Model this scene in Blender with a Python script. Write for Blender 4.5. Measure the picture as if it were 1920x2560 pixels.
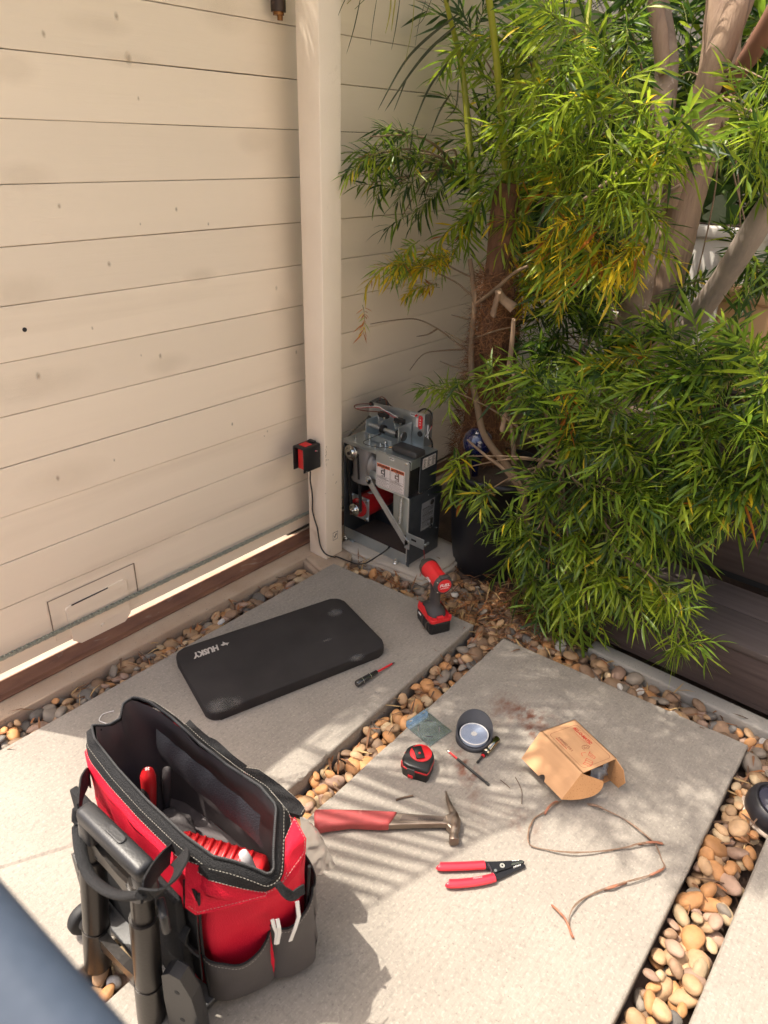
import bpy, bmesh, math, random
from mathutils import Vector, Matrix, noise
R_ = random.Random(7)
for o in list(bpy.data.objects): bpy.data.objects.remove(o)
S = bpy.context.scene
COL = S.collection
rad = math.radians

# ------------------------------------------------------------------ camera
# x runs along the gate, y across it (beyond the gate is +y), z up; slab tops are z = 0
PXF = 1740.0
CAM = Vector((0, 0, 1.5))
_d = Vector((-98, 3250, PXF)).normalized()
_g = Vector((1661, -863, PXF)); _g = (_g - _g.dot(_d) * _d).normalized()
AX, AZ = _g, -_d
AY = AZ.cross(AX)
def c2w(v): return Vector((AX.dot(v), AY.dot(v), AZ.dot(v)))
def ray(px, py): return c2w(Vector((px - 960, py - 1280, PXF)))
def G(px, py, z=0.0):
    v = ray(px, py); return CAM + v * ((z - CAM.z) / v.z)
def PY(px, py, y):
    v = ray(px, py); return CAM + v * (y / v.y)
def PX(px, py, x):
    v = ray(px, py); return CAM + v * (x / v.x)
def project(p):
    q = Vector(p) - CAM
    c = Vector((AX.x*q.x+AY.x*q.y+AZ.x*q.z, AX.y*q.x+AY.y*q.y+AZ.y*q.z, AX.z*q.x+AY.z*q.y+AZ.z*q.z))
    if c.z <= 0.02: return (-9999, -9999, c.z)
    return (960 + PXF * c.x / c.z, 1280 + PXF * c.y / c.z, c.z)

cam = bpy.data.cameras.new('camera')
cam.sensor_fit = 'VERTICAL'; cam.sensor_height = 36; cam.sensor_width = 27
cam.lens = PXF / 2560 * 36
cam.clip_start = 0.02; cam.clip_end = 400
cam.dof.use_dof = True; cam.dof.focus_distance = 1.9; cam.dof.aperture_fstop = 5.0
co = bpy.data.objects.new('camera', cam); COL.objects.link(co)
rt, up, bk = c2w(Vector((1, 0, 0))), c2w(Vector((0, -1, 0))), c2w(Vector((0, 0, -1)))
co.matrix_world = Matrix(((rt.x, up.x, bk.x, CAM.x), (rt.y, up.y, bk.y, CAM.y), (rt.z, up.z, bk.z, CAM.z), (0, 0, 0, 1)))
S.camera = co
S.render.resolution_x, S.render.resolution_y = 768, 1024

# ------------------------------------------------------------------ sky and sun
EL = rad(65.5)
SUN = Vector((-0.474 * math.cos(EL), 0.88 * math.cos(EL), math.sin(EL))).normalized()
w = bpy.data.worlds.new('World'); S.world = w; w.use_nodes = True
nt = w.node_tree; nt.nodes.clear()
sk = nt.nodes.new('ShaderNodeTexSky'); sk.sky_type = 'NISHITA'; sk.sun_disc = False
sk.sun_elevation = EL; sk.sun_rotation = math.atan2(SUN.x, SUN.y)
sk.dust_density = 8.0; sk.ozone_density = 0.0; sk.air_density = 1.0
bg = nt.nodes.new('ShaderNodeBackground'); bg.inputs[1].default_value = 0.15
wo = nt.nodes.new('ShaderNodeOutputWorld')
nt.links.new(sk.outputs[0], bg.inputs[0]); nt.links.new(bg.outputs[0], wo.inputs[0])
sl = bpy.data.lights.new('sun', 'SUN'); sl.energy = 3.4; sl.angle = rad(0.5); sl.color = (1.0, 0.925, 0.80)
so = bpy.data.objects.new('sun', sl); COL.objects.link(so)
so.rotation_mode = 'QUATERNION'; so.rotation_quaternion = SUN.to_track_quat('Z', 'Y'); so.location = SUN * 20
S.view_settings.view_transform = 'Standard'; S.view_settings.look = 'None'
S.view_settings.exposure = 1.15; S.view_settings.gamma = 1.0

# ------------------------------------------------------------------ helpers: materials
MATS = {}
def mat(name, col, rough=0.6, metal=0.0, col2=None, scale=8.0, mixc=0.5, detail=4.0, bump=0.0, bscale=60.0, speck=None, sscale=250.0, samt=0.08,
        stretch=None, trans=0.0, spec=0.5, rvar=0.0, worldco=False, coat=0.0, objrand=0.0, wear=None, wscale=6.0, wamt=0.6, alpha=1.0):
    if name in MATS: return MATS[name]
    m = bpy.data.materials.new(name); m.use_nodes = True; MATS[name] = m
    n, l = m.node_tree.nodes, m.node_tree.links
    b = n['Principled BSDF']
    b.inputs['Roughness'].default_value = rough; b.inputs['Metallic'].default_value = metal
    b.inputs['Specular IOR Level'].default_value = spec
    b.inputs['Coat Weight'].default_value = coat
    if alpha < 1: b.inputs['Alpha'].default_value = alpha
    if worldco:
        src = n.new('ShaderNodeNewGeometry').outputs['Position']
    else:
        src = n.new('ShaderNodeTexCoord').outputs['Object']
    if stretch:
        mp = n.new('ShaderNodeMapping'); mp.inputs['Scale'].default_value = stretch
        l.new(src, mp.inputs[0]); srcS = mp.outputs[0]
    else: srcS = src
    def nz(sc, dt, s=srcS, dist=0.0):
        t = n.new('ShaderNodeTexNoise'); t.inputs['Scale'].default_value = sc; t.inputs['Detail'].default_value = dt
        t.inputs['Distortion'].default_value = dist; l.new(s, t.inputs['Vector']); return t.outputs['Fac']
    def ramp(f, a, bb):
        r = n.new('ShaderNodeMapRange'); r.inputs[1].default_value = a; r.inputs[2].default_value = bb; r.clamp = True
        l.new(f, r.inputs[0]); return r.outputs[0]
    def mix(f, a, bb):
        x = n.new('ShaderNodeMix'); x.data_type = 'RGBA'
        if isinstance(f, float): x.inputs[0].default_value = f
        else: l.new(f, x.inputs[0])
        for i, v in ((6, a), (7, bb)):
            if isinstance(v, tuple): x.inputs[i].default_value = (*v, 1)
            else: l.new(v, x.inputs[i])
        return x.outputs[2]
    cur = tuple(col)
    if col2: cur = mix(ramp(nz(scale, detail), 0.5 - mixc / 2, 0.5 + mixc / 2), cur, tuple(col2))
    if wear: cur = mix(ramp(nz(wscale, 6, dist=0.6), wamt, wamt + 0.12), cur, tuple(wear))
    if speck: cur = mix(ramp(nz(sscale, 2, src), 0.5 + samt * 2, 0.5 + samt * 2 + 0.06), cur, tuple(speck))
    if objrand:
        oi = n.new('ShaderNodeObjectInfo'); hs = n.new('ShaderNodeHueSaturation')
        r = n.new('ShaderNodeMapRange'); r.inputs[3].default_value = 1 - objrand; r.inputs[4].default_value = 1 + objrand
        l.new(oi.outputs['Random'], r.inputs[0]); l.new(r.outputs[0], hs.inputs['Value'])
        if isinstance(cur, tuple): hs.inputs['Color'].default_value = (*cur, 1)
        else: l.new(cur, hs.inputs['Color'])
        cur = hs.outputs[0]
    if isinstance(cur, tuple): b.inputs['Base Color'].default_value = (*cur, 1)
    else: l.new(cur, b.inputs['Base Color'])
    if rvar:
        r = n.new('ShaderNodeMapRange'); r.inputs[3].default_value = max(0, rough - rvar); r.inputs[4].default_value = min(1, rough + rvar)
        l.new(nz(bscale * 0.3, 4), r.inputs[0]); l.new(r.outputs[0], b.inputs['Roughness'])
    if bump:
        bp = n.new('ShaderNodeBump'); bp.inputs['Strength'].default_value = bump; bp.inputs['Distance'].default_value = 0.004
        l.new(nz(bscale, 5), bp.inputs['Height']); l.new(bp.outputs[0], b.inputs['Normal'])
    if trans:
        tr = n.new('ShaderNodeBsdfTranslucent'); mx = n.new('ShaderNodeMixShader'); mx.inputs[0].default_value = trans
        if isinstance(cur, tuple): tr.inputs[0].default_value = (*cur, 1)
        else: l.new(cur, tr.inputs[0])
        l.new(b.outputs[0], mx.inputs[1]); l.new(tr.outputs[0], mx.inputs[2]); l.new(mx.outputs[0], n['Material Output'].inputs[0])
    return m

# ------------------------------------------------------------------ helpers: meshes
class MB:
    def __init__(self): self.v = []; self.f = []; self.s = []; self.m = []; self.T = Matrix(); self.mi = 0
    def add(self, vs, fs, smooth=False):
        k = len(self.v); T = self.T
        self.v += [tuple(T @ Vector(p)) for p in vs]
        self.f += [tuple(k + i for i in q) for q in fs]; self.s += [smooth] * len(fs); self.m += [self.mi] * len(fs)
        return self
    def bm(self, b, smooth=False):
        b.verts.index_update()
        self.add([v.co for v in b.verts], [[v.index for v in f.verts] for f in b.faces], smooth); b.free(); return self
    def box(self, c, s, bev=0.0, seg=1, rot=None, smooth=False):
        b = bmesh.new(); bmesh.ops.create_cube(b, size=1)
        for v in b.verts: v.co = Vector((v.co.x * s[0], v.co.y * s[1], v.co.z * s[2]))
        if bev: bmesh.ops.bevel(b, geom=b.edges[:], offset=min(bev, min(s) * 0.49), segments=seg, affect='EDGES', profile=0.5)
        M_ = Matrix.Translation(c) @ (rot.to_4x4() if rot else Matrix())
        bmesh.ops.transform(b, matrix=M_, verts=b.verts); return self.bm(b, smooth or (bev > 0 and seg > 1))
    def box2(self, a, b, bev=0.0, seg=1):
        a, b = Vector(a), Vector(b)
        return self.box((a + b) / 2, [abs(b[i] - a[i]) for i in range(3)], bev, seg)
    def cyl(self, p0, p1, r0, r1=None, n=16, cap=True, smooth=True):
        r1 = r0 if r1 is None else r1
        p0, p1 = Vector(p0), Vector(p1); d = (p1 - p0).normalized()
        a = d.orthogonal().normalized(); b = d.cross(a)
        vs = []
        for p, r in ((p0, r0), (p1, r1)):
            for i in range(n):
                t = 2 * math.pi * i / n; vs.append(p + (a * math.cos(t) + b * math.sin(t)) * r)
        self.add(vs, [(i, (i + 1) % n, n + (i + 1) % n, n + i) for i in range(n)], smooth)
        if cap:
            self.add(vs[:n], [tuple(reversed(range(n)))]); self.add(vs[n:], [tuple(range(n))])
        return self
    def tube(self, pts, r, n=6, cap=True, flat=1.0, upv=None):
        pts = [Vector(p) for p in pts]; k = len(pts); rs = r if isinstance(r, (list, tuple)) else [r] * k
        vs = []; pa = None
        for i, p in enumerate(pts):
            d = (pts[min(i + 1, k - 1)] - pts[max(i - 1, 0)]).normalized()
            if upv is not None: a = d.cross(Vector(upv)).normalized()
            elif pa is None: a = d.orthogonal().normalized()
            else: a = (pa - d * pa.dot(d)).normalized()
            pa = a; b = d.cross(a)
            for j in range(n):
                t = 2 * math.pi * j / n; vs.append(p + (a * math.cos(t) + b * math.sin(t) * flat) * rs[i])
        fs = [(i * n + j, i * n + (j + 1) % n, (i + 1) * n + (j + 1) % n, (i + 1) * n + j) for i in range(k - 1) for j in range(n)]
        self.add(vs, fs, True)
        if cap: self.add(vs[:n], [tuple(reversed(range(n)))]); self.add(vs[-n:], [tuple(range(n))])
        return self
    def lathe(self, prof, n=24, smooth=True, p0=(0, 0, 0), rot=None):
        vs = []; M_ = Matrix.Translation(p0) @ (rot.to_4x4() if rot else Matrix())
        for r, z in prof:
            for i in range(n):
                t = 2 * math.pi * i / n; vs.append(M_ @ Vector((r * math.cos(t), r * math.sin(t), z)))
        k = len(prof)
        self.add(vs, [(i * n + j, i * n + (j + 1) % n, (i + 1) * n + (j + 1) % n, (i + 1) * n + j) for i in range(k - 1) for j in range(n)], smooth)
        if prof[0][0] > 1e-6: self.add(vs[:n], [tuple(reversed(range(n)))])
        if prof[-1][0] > 1e-6: self.add(vs[-n:], [tuple(range(n))])
        return self
    def prism(self, poly, z0, z1, bev=0.0, seg=2, smooth=False):
        b = bmesh.new(); lo = [b.verts.new((p[0], p[1], z0)) for p in poly]; hi = [b.verts.new((p[0], p[1], z1)) for p in poly]
        k = len(poly); top = b.faces.new(hi); b.faces.new(list(reversed(lo)))
        for i in range(k): b.faces.new((lo[i], lo[(i + 1) % k], hi[(i + 1) % k], hi[i]))
        bmesh.ops.recalc_face_normals(b, faces=b.faces)
        if bev: bmesh.ops.bevel(b, geom=list(top.edges), offset=bev, segments=seg, affect='EDGES', profile=0.5)
        return self.bm(b, smooth)
    def sheet(self, grid, smooth=True, thick=0.0):
        nr, nc = len(grid), len(grid[0]); vs = [p for row in grid for p in row]
        fs = [(i * nc + j, i * nc + j + 1, (i + 1) * nc + j + 1, (i + 1) * nc + j) for i in range(nr - 1) for j in range(nc - 1)]
        return self.add(vs, fs, smooth)
    def build(self, name, material, parent=None, label=None, kind=None):
        me = bpy.data.meshes.new(name); me.from_pydata(self.v, [], self.f)
        me.polygons.foreach_set('use_smooth', self.s)
        mm = material if isinstance(material, (list, tuple)) else [material]
        for x in mm: me.materials.append(x)
        if len(mm) > 1: me.polygons.foreach_set('material_index', self.m)
        me.update()
        o = bpy.data.objects.new(name, me); COL.objects.link(o)
        if parent: o.parent = parent
        if label: o['label'] = label
        if kind: o['kind'] = kind
        return o
def tag(o, label, cat, group=None):
    o['label'] = label; o['category'] = cat
    if group: o['group'] = group
    return o
def thing(name, label, cat, M_=None, group=None):
    o = bpy.data.objects.new(name, None); COL.objects.link(o); o.empty_display_size = 0.05
    o.matrix_world = M_ or Matrix(); return tag(o, label, cat, group)
def struct(name, mb, m): return mb.build(name, m, None, None, 'structure')
def frame(o, xd, z=None):
    o = Vector(o); x = Vector(xd); x.z = 0; x.normalize(); zz = Vector((0, 0, 1)); y = zz.cross(x)
    return Matrix(((x.x, y.x, zz.x, o.x), (x.y, y.y, zz.y, o.y), (x.z, y.z, zz.z, o.z if z is None else z), (0, 0, 0, 1)))
def axes(o, x, y):
    x = Vector(x).normalized(); y = Vector(y); y = (y - x * y.dot(x)).normalized(); z = x.cross(y); o = Vector(o)
    return Matrix(((x.x, y.x, z.x, o.x), (x.y, y.y, z.y, o.y), (x.z, y.z, z.z, o.z), (0, 0, 0, 1)))
def rrect(w, h, r, n=5, cx=0, cy=0):
    out = []
    for sx, sy, a0 in ((1, 1, 0), (-1, 1, 90), (-1, -1, 180), (1, -1, 270)):
        for i in range(n + 1):
            a = rad(a0 + 90 * i / n); out.append((cx + sx * (w / 2 - r) + r * math.cos(a), cy + sy * (h / 2 - r) + r * math.sin(a)))
    return out
def spline(pts, n=8):
    pts = [Vector(p) for p in pts]; out = []
    for i in range(len(pts) - 1):
        p0, p1, p2, p3 = pts[max(i - 1, 0)], pts[i], pts[i + 1], pts[min(i + 2, len(pts) - 1)]
        for k in range(n):
            t = k / n
            out.append(0.5 * ((2 * p1) + (p2 - p0) * t + (2 * p0 - 5 * p1 + 4 * p2 - p3) * t * t + (3 * p1 - p0 - 3 * p2 + p3) * t ** 3))
    out.append(pts[-1]); return out
def lettering(body, size, m, parent, M_, shear=0.0, bold=0.0, sx=1.0, name='lettering', align='CENTER'):
    cu = bpy.data.curves.new('t', 'FONT'); cu.body = body; cu.size = size; cu.shear = shear; cu.offset = bold
    cu.align_x = align; cu.align_y = 'CENTER'; cu.resolution_u = 2; cu.extrude = 0.0002
    t = bpy.data.objects.new('t', cu); COL.objects.link(t)
    bpy.context.view_layer.update()
    me = bpy.data.meshes.new_from_object(t.evaluated_get(bpy.context.evaluated_depsgraph_get()))
    bpy.data.objects.remove(t); bpy.data.curves.remove(cu)
    me.materials.clear(); me.materials.append(m)
    me.transform(M_ @ Matrix.Diagonal((sx, 1, 1, 1)))
    o = bpy.data.objects.new(name, me); COL.objects.link(o); o.parent = parent
    return o
RX = lambda a: Matrix.Rotation(rad(a), 3, 'X')
RY = lambda a: Matrix.Rotation(rad(a), 3, 'Y')
RZ = lambda a: Matrix.Rotation(rad(a), 3, 'Z')
# ------------------------------------------------------------------ setting
def concrete(name, c1, c2, stains=(), broom=True, speck=(0.17, 0.15, 0.13)):
    m = mat(name, c1, rough=0.88, col2=c2, scale=5.0, mixc=0.55, detail=8, bump=0.35, bscale=260, speck=speck, sscale=190, samt=0.085, worldco=True, spec=0.25)
    n, l = m.node_tree.nodes, m.node_tree.links; b = n['Principled BSDF']
    src = n.new('ShaderNodeNewGeometry').outputs['Position']
    cur = b.inputs['Base Color'].links[0].from_socket
    def mixin(cur, fac, col, amt):
        x = n.new('ShaderNodeMix'); x.data_type = 'RGBA'; mu = n.new('ShaderNodeMath'); mu.operation = 'MULTIPLY'; mu.inputs[1].default_value = amt
        l.new(fac, mu.inputs[0]); l.new(mu.outputs[0], x.inputs[0]); l.new(cur, x.inputs[6]); x.inputs[7].default_value = (*col, 1); return x.outputs[2]
    def noi(sc, st=(1, 1, 1), a=0.5, bb=0.7, rot=0.0, dt=5):
        mp = n.new('ShaderNodeMapping'); mp.inputs['Scale'].default_value = st; mp.inputs['Rotation'].default_value = (0, 0, rot); l.new(src, mp.inputs[0])
        t = n.new('ShaderNodeTexNoise'); t.inputs['Scale'].default_value = sc; t.inputs['Detail'].default_value = dt; l.new(mp.outputs[0], t.inputs['Vector'])
        r = n.new('ShaderNodeMapRange'); r.inputs[1].default_value = a; r.inputs[2].default_value = bb; l.new(t.outputs[0], r.inputs[0]); return r.outputs[0]
    if broom:
        cur = mixin(cur, noi(22, (1, 12, 1), 0.42, 0.72), tuple(v * 0.66 for v in c1), 0.42)
        cur = mixin(cur, noi(95, (1, 1, 1), 0.50, 0.70, dt=4), tuple(v * 0.52 for v in c1), 0.42)
        cur = mixin(cur, noi(2.3, (1, 1, 1), 0.52, 0.70, dt=9), tuple(v * 0.60 for v in c1), 0.45)
        cur = mixin(cur, noi(140, (1, 1, 1), 0.56, 0.70, dt=2), tuple(min(1, v * 1.4) for v in c1), 0.38)
    for (cx, cy, sx, sy, ang, col, amt) in stains:
        mp = n.new('ShaderNodeMapping'); mp.vector_type = 'TEXTURE'
        mp.inputs['Location'].default_value = (cx, cy, 0); mp.inputs['Rotation'].default_value = (0, 0, rad(ang)); mp.inputs['Scale'].default_value = (sx, sy, 1)
        l.new(src, mp.inputs[0]); g = n.new('ShaderNodeTexGradient'); g.gradient_type = 'SPHERICAL'; l.new(mp.outputs[0], g.inputs[0])
        mu = n.new('ShaderNodeMath'); mu.operation = 'MULTIPLY'; l.new(g.outputs['Fac'], mu.inputs[0]); l.new(noi(26, (1, 1.8, 1), 0.42, 0.66, rad(ang), 9), mu.inputs[1])
        cur = mixin(cur, mu.outputs[0], col, amt)
    l.new(cur, b.inputs['Base Color']); return m
RUST = (0.15, 0.062, 0.040)
def st(px, py, sx, sy, ang, amt, col=RUST):
    p = G(px, py); return (p.x, p.y, sx, sy, ang, col, amt * 1.1)
m_conc = concrete('concrete', (0.298, 0.268, 0.232), (0.232, 0.208, 0.180),
    [st(1320, 1790, 0.13, 0.06, 100, 1.3), st(1335, 1830, 0.07, 0.03, 70, 1.6), st(1160, 1920, 0.10, 0.030, 55, 1.5), st(1180, 1935, 0.06, 0.03, 55, 0.9),
     st(1260, 1770, 0.10, 0.05, 20, 0.8), st(1310, 2060, 0.08, 0.05, 60, 0.6), st(1065, 1860, 0.06, 0.03, 10, 0.9), st(1180, 1985, 0.12, 0.03, 50, 0.4)])
m_foot = concrete('old_footing', (0.47, 0.38, 0.29), (0.30, 0.20, 0.13), [], False)
m_kerb = concrete('kerb_concrete', (0.36, 0.34, 0.30), (0.26, 0.24, 0.22), [], False)
m_drive = concrete('drive_concrete', (0.36, 0.30, 0.24), (0.26, 0.21, 0.165), [], False)
m_dirt = mat('dirt', (0.10, 0.065, 0.045), rough=0.95, col2=(0.05, 0.032, 0.024), scale=14, bump=1.0, bscale=90, worldco=True)

g = MB(); g.add([(-40, -40, -0.075), (40, -40, -0.075), (40, 40, -0.075), (-40, 40, -0.075)], [(0, 1, 2, 3)]); struct('ground', g, m_dirt)
g = MB(); g.box2((-12, 1.955, -0.074), (14, 14, -0.012)); struct('driveway', g, m_drive)

g = MB(); g.box2((1.72, 1.962, -0.011), (4.6, 2.25, 0.16), 0.01); struct('gap_light_block', g, m_kerb)  # added block beyond the gate, stops the bright gap right of the post
def slab(name, poly):
    b = bmesh.new(); lo = [b.verts.new((p[0], p[1], -0.07)) for p in poly]; hi = [b.verts.new((p[0], p[1], 0)) for p in poly]; k = len(poly)
    top = b.faces.new(hi)
    for i in range(k): b.faces.new((lo[i], lo[(i + 1) % k], hi[(i + 1) % k], hi[i]))
    bmesh.ops.recalc_face_normals(b, faces=b.faces)
    bmesh.ops.subdivide_edges(b, edges=list(top.edges), cuts=70)
    top = max(b.faces, key=lambda f: len(f.verts))
    for v in top.verts:
        q = v.co * 9; ch = max(0, noise.noise(v.co * 23 + Vector((4, 0, 0))) - 0.38) * 0.012
        v.co += Vector((noise.noise(q) * 0.0022, noise.noise(q + Vector((0, 0, 5))) * 0.0022, -ch))
    bmesh.ops.bevel(b, geom=list(top.edges), offset=0.007, segments=3, affect='EDGES', profile=0.5)
    return struct(name, MB().bm(b), m_conc)
slab('paving_slab', [(-1.2, 0.935), (0.818, 0.977), (1.737, 1.016), (1.69, 1.66), (-1.2, 1.665)])
slab('paving_slab', [(-1.2, 0.07), (0.863, 0.101), (1.801, 0.114), (1.742, 0.898), (0.822, 0.879), (-1.2, 0.845)])
slab('paving_slab', [(-1.2, -1.2), (1.72, -1.2), (1.70, -0.011), (-1.2, -0.011)])

# the patio goes on to the left and behind the camera, up to the added, unseen bounce wall
g = MB()
for (x0, y0, x1, y1) in ((-7.0, -1.22, -1.21, 1.66), (-7.0, -3.3, 4.5, -1.215), (1.73, -1.21, 4.5, -2.05)): g.box2((x0, y0, -0.07), (x1, y1, -0.001))
struct('patio', g, m_conc)
hw = MB().box2((-7, -3.5, -0.07), (4.6, -3.3, 3.4), 0.01).build('bounce_wall', mat('bounce_stucco', (0.80, 0.74, 0.64), rough=0.9, bump=0.2, bscale=60)); tag(hw, 'white stucco wall, unseen behind the camera, added to bounce light on the gate', 'wall')  # out of view, added so that its bounce lifts the gate

# footing under the gate rail, rough lump at the post, pad under the gate machine
g = MB(); g.box2((-1.5, 1.772, -0.074), (4.6, 1.954, -0.001), 0.006, 2); struct('rail_footing', g, m_foot)
def lump(poly, z0, z1, seed, amp=0.006):
    b = bmesh.new(); lo = [b.verts.new((p[0], p[1], z0)) for p in poly]; hi = [b.verts.new((p[0], p[1], z1)) for p in poly]; k = len(poly)
    tf = b.faces.new(hi)
    for i in range(k): b.faces.new((lo[i], lo[(i + 1) % k], hi[(i + 1) % k], hi[i]))
    bmesh.ops.recalc_face_normals(b, faces=b.faces)
    bmesh.ops.bevel(b, geom=list(tf.edges), offset=0.012, segments=2, affect='EDGES')
    bmesh.ops.triangulate(b, faces=b.faces)
    bmesh.ops.subdivide_edges(b, edges=b.edges[:], cuts=4, use_grid_fill=True)
    for v in b.verts: v.co += Vector((noise.noise(v.co * 14 + Vector((seed, 0, 0))), noise.noise(v.co * 14 + Vector((0, seed, 9))), 0.6 * noise.noise(v.co * 18 + Vector((seed, 3, 0))))) * amp
    return MB().bm(b, True)
struct('post_footing', lump([(1.60, 1.655), (1.70, 1.60), (1.80, 1.66), (1.83, 1.79), (1.64, 1.80)], -0.07, -0.003, 3), m_foot)
struct('machine_pad', lump([(1.79, 1.765), (1.785, 1.70), (1.835, 1.32), (2.0, 1.30), (2.16, 1.33), (2.17, 1.765)], -0.07, -0.005, 8, 0.004), concrete('pad_concrete', (0.50, 0.45, 0.38), (0.36, 0.31, 0.26), [], False))
# kerb in front of the bench
g = MB(); g.box2((1.905, -2.0, -0.074), (1.966, 0.662, -0.012), 0.008, 3); struct('kerb', g, m_kerb)
# garden soil bed behind, raised
g = MB(); g.box2((2.39, -2.2, -0.072), (4.6, 1.0, 0.42)); struct('planting_bed', g, m_dirt)

# rail: flat bar with an upturned angle, rusty
m_rust = mat('rusty_rail', (0.13, 0.06, 0.042), rough=0.7, metal=0.3, col2=(0.24, 0.12, 0.07), scale=30, bump=0.5, bscale=200, stretch=(0.3, 1, 1), wear=(0.30, 0.24, 0.20), wscale=40, wamt=0.62)
r_ = thing('gate_rail', 'rusty brown steel rail on the footing under the gate', 'rail')
g = MB(); g.box2((-1.5, 1.842, 0.0), (4.5, 1.93, 0.007), 0.002); g.build('base_bar', m_rust, r_)
g = MB(); P = [(1.862, 0.007), (1.866, 0.007), (1.888, 0.029), (1.910, 0.007), (1.914, 0.007), (1.888, 0.034)]
vs = [(x, y, z) for x in (-1.5, 4.5) for (y, z) in P]
g.add(vs, [(0, 5, 11, 6), (5, 4, 10, 11), (0, 1, 2, 3, 4, 5), (6, 11, 10, 9, 8, 7)]); g.build('angle', m_rust, r_)

# ------------------------------------------------------------------ the sliding gate
m_paint = mat('gate_paint', (0.81, 0.700, 0.570), rough=0.55, col2=(0.75, 0.645, 0.52), scale=3.0, mixc=0.8, detail=5, bump=0.22, bscale=42, stretch=(0.16, 1, 2.5), worldco=True, spec=0.35, wear=(0.71, 0.605, 0.485), wscale=2.6, wamt=0.60, objrand=0.035)
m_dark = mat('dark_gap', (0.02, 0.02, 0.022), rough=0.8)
gate = thing('sliding_gate', 'tall beige painted sliding gate of horizontal wooden boards', 'gate', Matrix.Translation((0.36, 1.895, 0.05)))
GX0, GX1, GY = 0.36, 4.35, 1.895
lines = [0.052] + [1.659 - 0.1395 * k for k in range(10, -4, -1)]
for i in range(len(lines) - 1):
    gp = [0.0013, 0.0022, 0.0012, 0.0017, 0.0026, 0.0012, 0.0019][i % 7]
    z0, z1 = lines[i] - 0.05, lines[i + 1] - 0.05
    g = MB(); off = R_.uniform(-0.0012, 0.0012)
    # slightly wavy lower and upper edges
    n = 24; b = bmesh.new(); rows = []
    for k in range(n + 1):
        x = (GX1 - GX0) * k / n
        wv = 0.0009 * noise.noise((x * 2.3, i * 7.1, 0)); wv2 = 0.0009 * noise.noise((x * 2.1, i * 7.1, 4))
        rows.append([b.verts.new(p) for p in ((x, off + 0.0015, z0 + gp / 2 + wv), (x, off, z0 + gp / 2 + 0.0015 + wv), (x, off, z1 - gp / 2 - 0.0015 + wv2), (x, off + 0.0015, z1 - gp / 2 + wv2), (x, off + 0.02, z1 - gp / 2 + wv2), (x, off + 0.02, z0 + gp / 2 + wv))])
    for k in range(n):
        for j in range(6): b.faces.new((rows[k][j], rows[k][(j + 1) % 6], rows[k + 1][(j + 1) % 6], rows[k + 1][j]))
    b.faces.new(rows[0]); b.faces.new(rows[-1]); bmesh.ops.recalc_face_normals(b, faces=b.faces)
    g.bm(b); g.build('board', m_paint, gate)
g = MB(); g.box2((0.002, 0.0225, 0.004), (GX1 - GX0 - 0.002, 0.045, 2.02)); g.build('backing_panel', m_dark, gate)
# knots, nail dots and a bolt hole in the boards
def softmat(nm, col, amt, top, noisy=True, sc=55):
    m = mat(nm, col, rough=0.8); n, l = m.node_tree.nodes, m.node_tree.links
    tc = n.new('ShaderNodeTexCoord'); g_ = n.new('ShaderNodeTexGradient'); g_.gradient_type = 'SPHERICAL'; uv = n.new('ShaderNodeAttribute'); uv.attribute_name = 'disc'
    l.new(uv.outputs['Vector'], g_.inputs[0]); t = n.new('ShaderNodeTexNoise'); t.inputs['Scale'].default_value = sc; t.inputs['Detail'].default_value = 6; l.new(tc.outputs['Object'], t.inputs['Vector'])
    mu = n.new('ShaderNodeMath'); mu.operation = 'MULTIPLY'; l.new(g_.outputs['Fac'], mu.inputs[0]); l.new(t.outputs['Fac'], mu.inputs[1]); m2 = n.new('ShaderNodeMath'); m2.operation = 'MULTIPLY'; m2.inputs[1].default_value = amt; l.new(mu.outputs[0], m2.inputs[0])
    cl = n.new('ShaderNodeMath'); cl.operation = 'MINIMUM'; cl.inputs[1].default_value = top; l.new(m2.outputs[0], cl.inputs[0]); l.new(cl.outputs[0], n['Principled BSDF'].inputs['Alpha']); return m
def softquad(name, c, u, v, m, parent):
    c, u, v = Vector(c), Vector(u), Vector(v); me = bpy.data.meshes.new(name); me.from_pydata([c - u - v, c + u - v, c + u + v, c - u + v], [], [(0, 1, 2, 3)])
    a = me.attributes.new('disc', 'FLOAT_VECTOR', 'POINT')
    for i, q in enumerate(((-1, -1, 0), (1, -1, 0), (1, 1, 0), (-1, 1, 0))): a.data[i].vector = q
    me.materials.append(m); o = bpy.data.objects.new(name, me); COL.objects.link(o); o.parent = parent; return o
m_knot = softmat('paint_knot', (0.46, 0.37, 0.275), 1.0, 0.45, sc=90); m_stain = softmat('paint_stain', (0.60, 0.50, 0.385), 0.26, 0.09, sc=9)
kn = [(108, 85, .006), (290, 40, .007), (320, 146, .012), (345, 246, .004), (147, 515, .005), (440, 523, .005), (520, 560, .004), (272, 660, .006), (350, 560, .003), (95, 940, .008), (400, 890, .006), (580, 1060, .005), (352, 888, .003), (144, 1195, .007), (285, 1150, .004), (668, 1078, .004), (660, 1090, .003), (740, 880, .006), (690, 720, .006), (230, 820, .004), (1000, 355, .004)]
for px, py, r in kn:
    p = PY(px, py, GY)
    softquad('knot', (p.x - 0.36, -0.0016, p.z - 0.05), (r * 1.0, 0, 0), (0, 0, r * 1.6), m_knot, gate)
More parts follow.
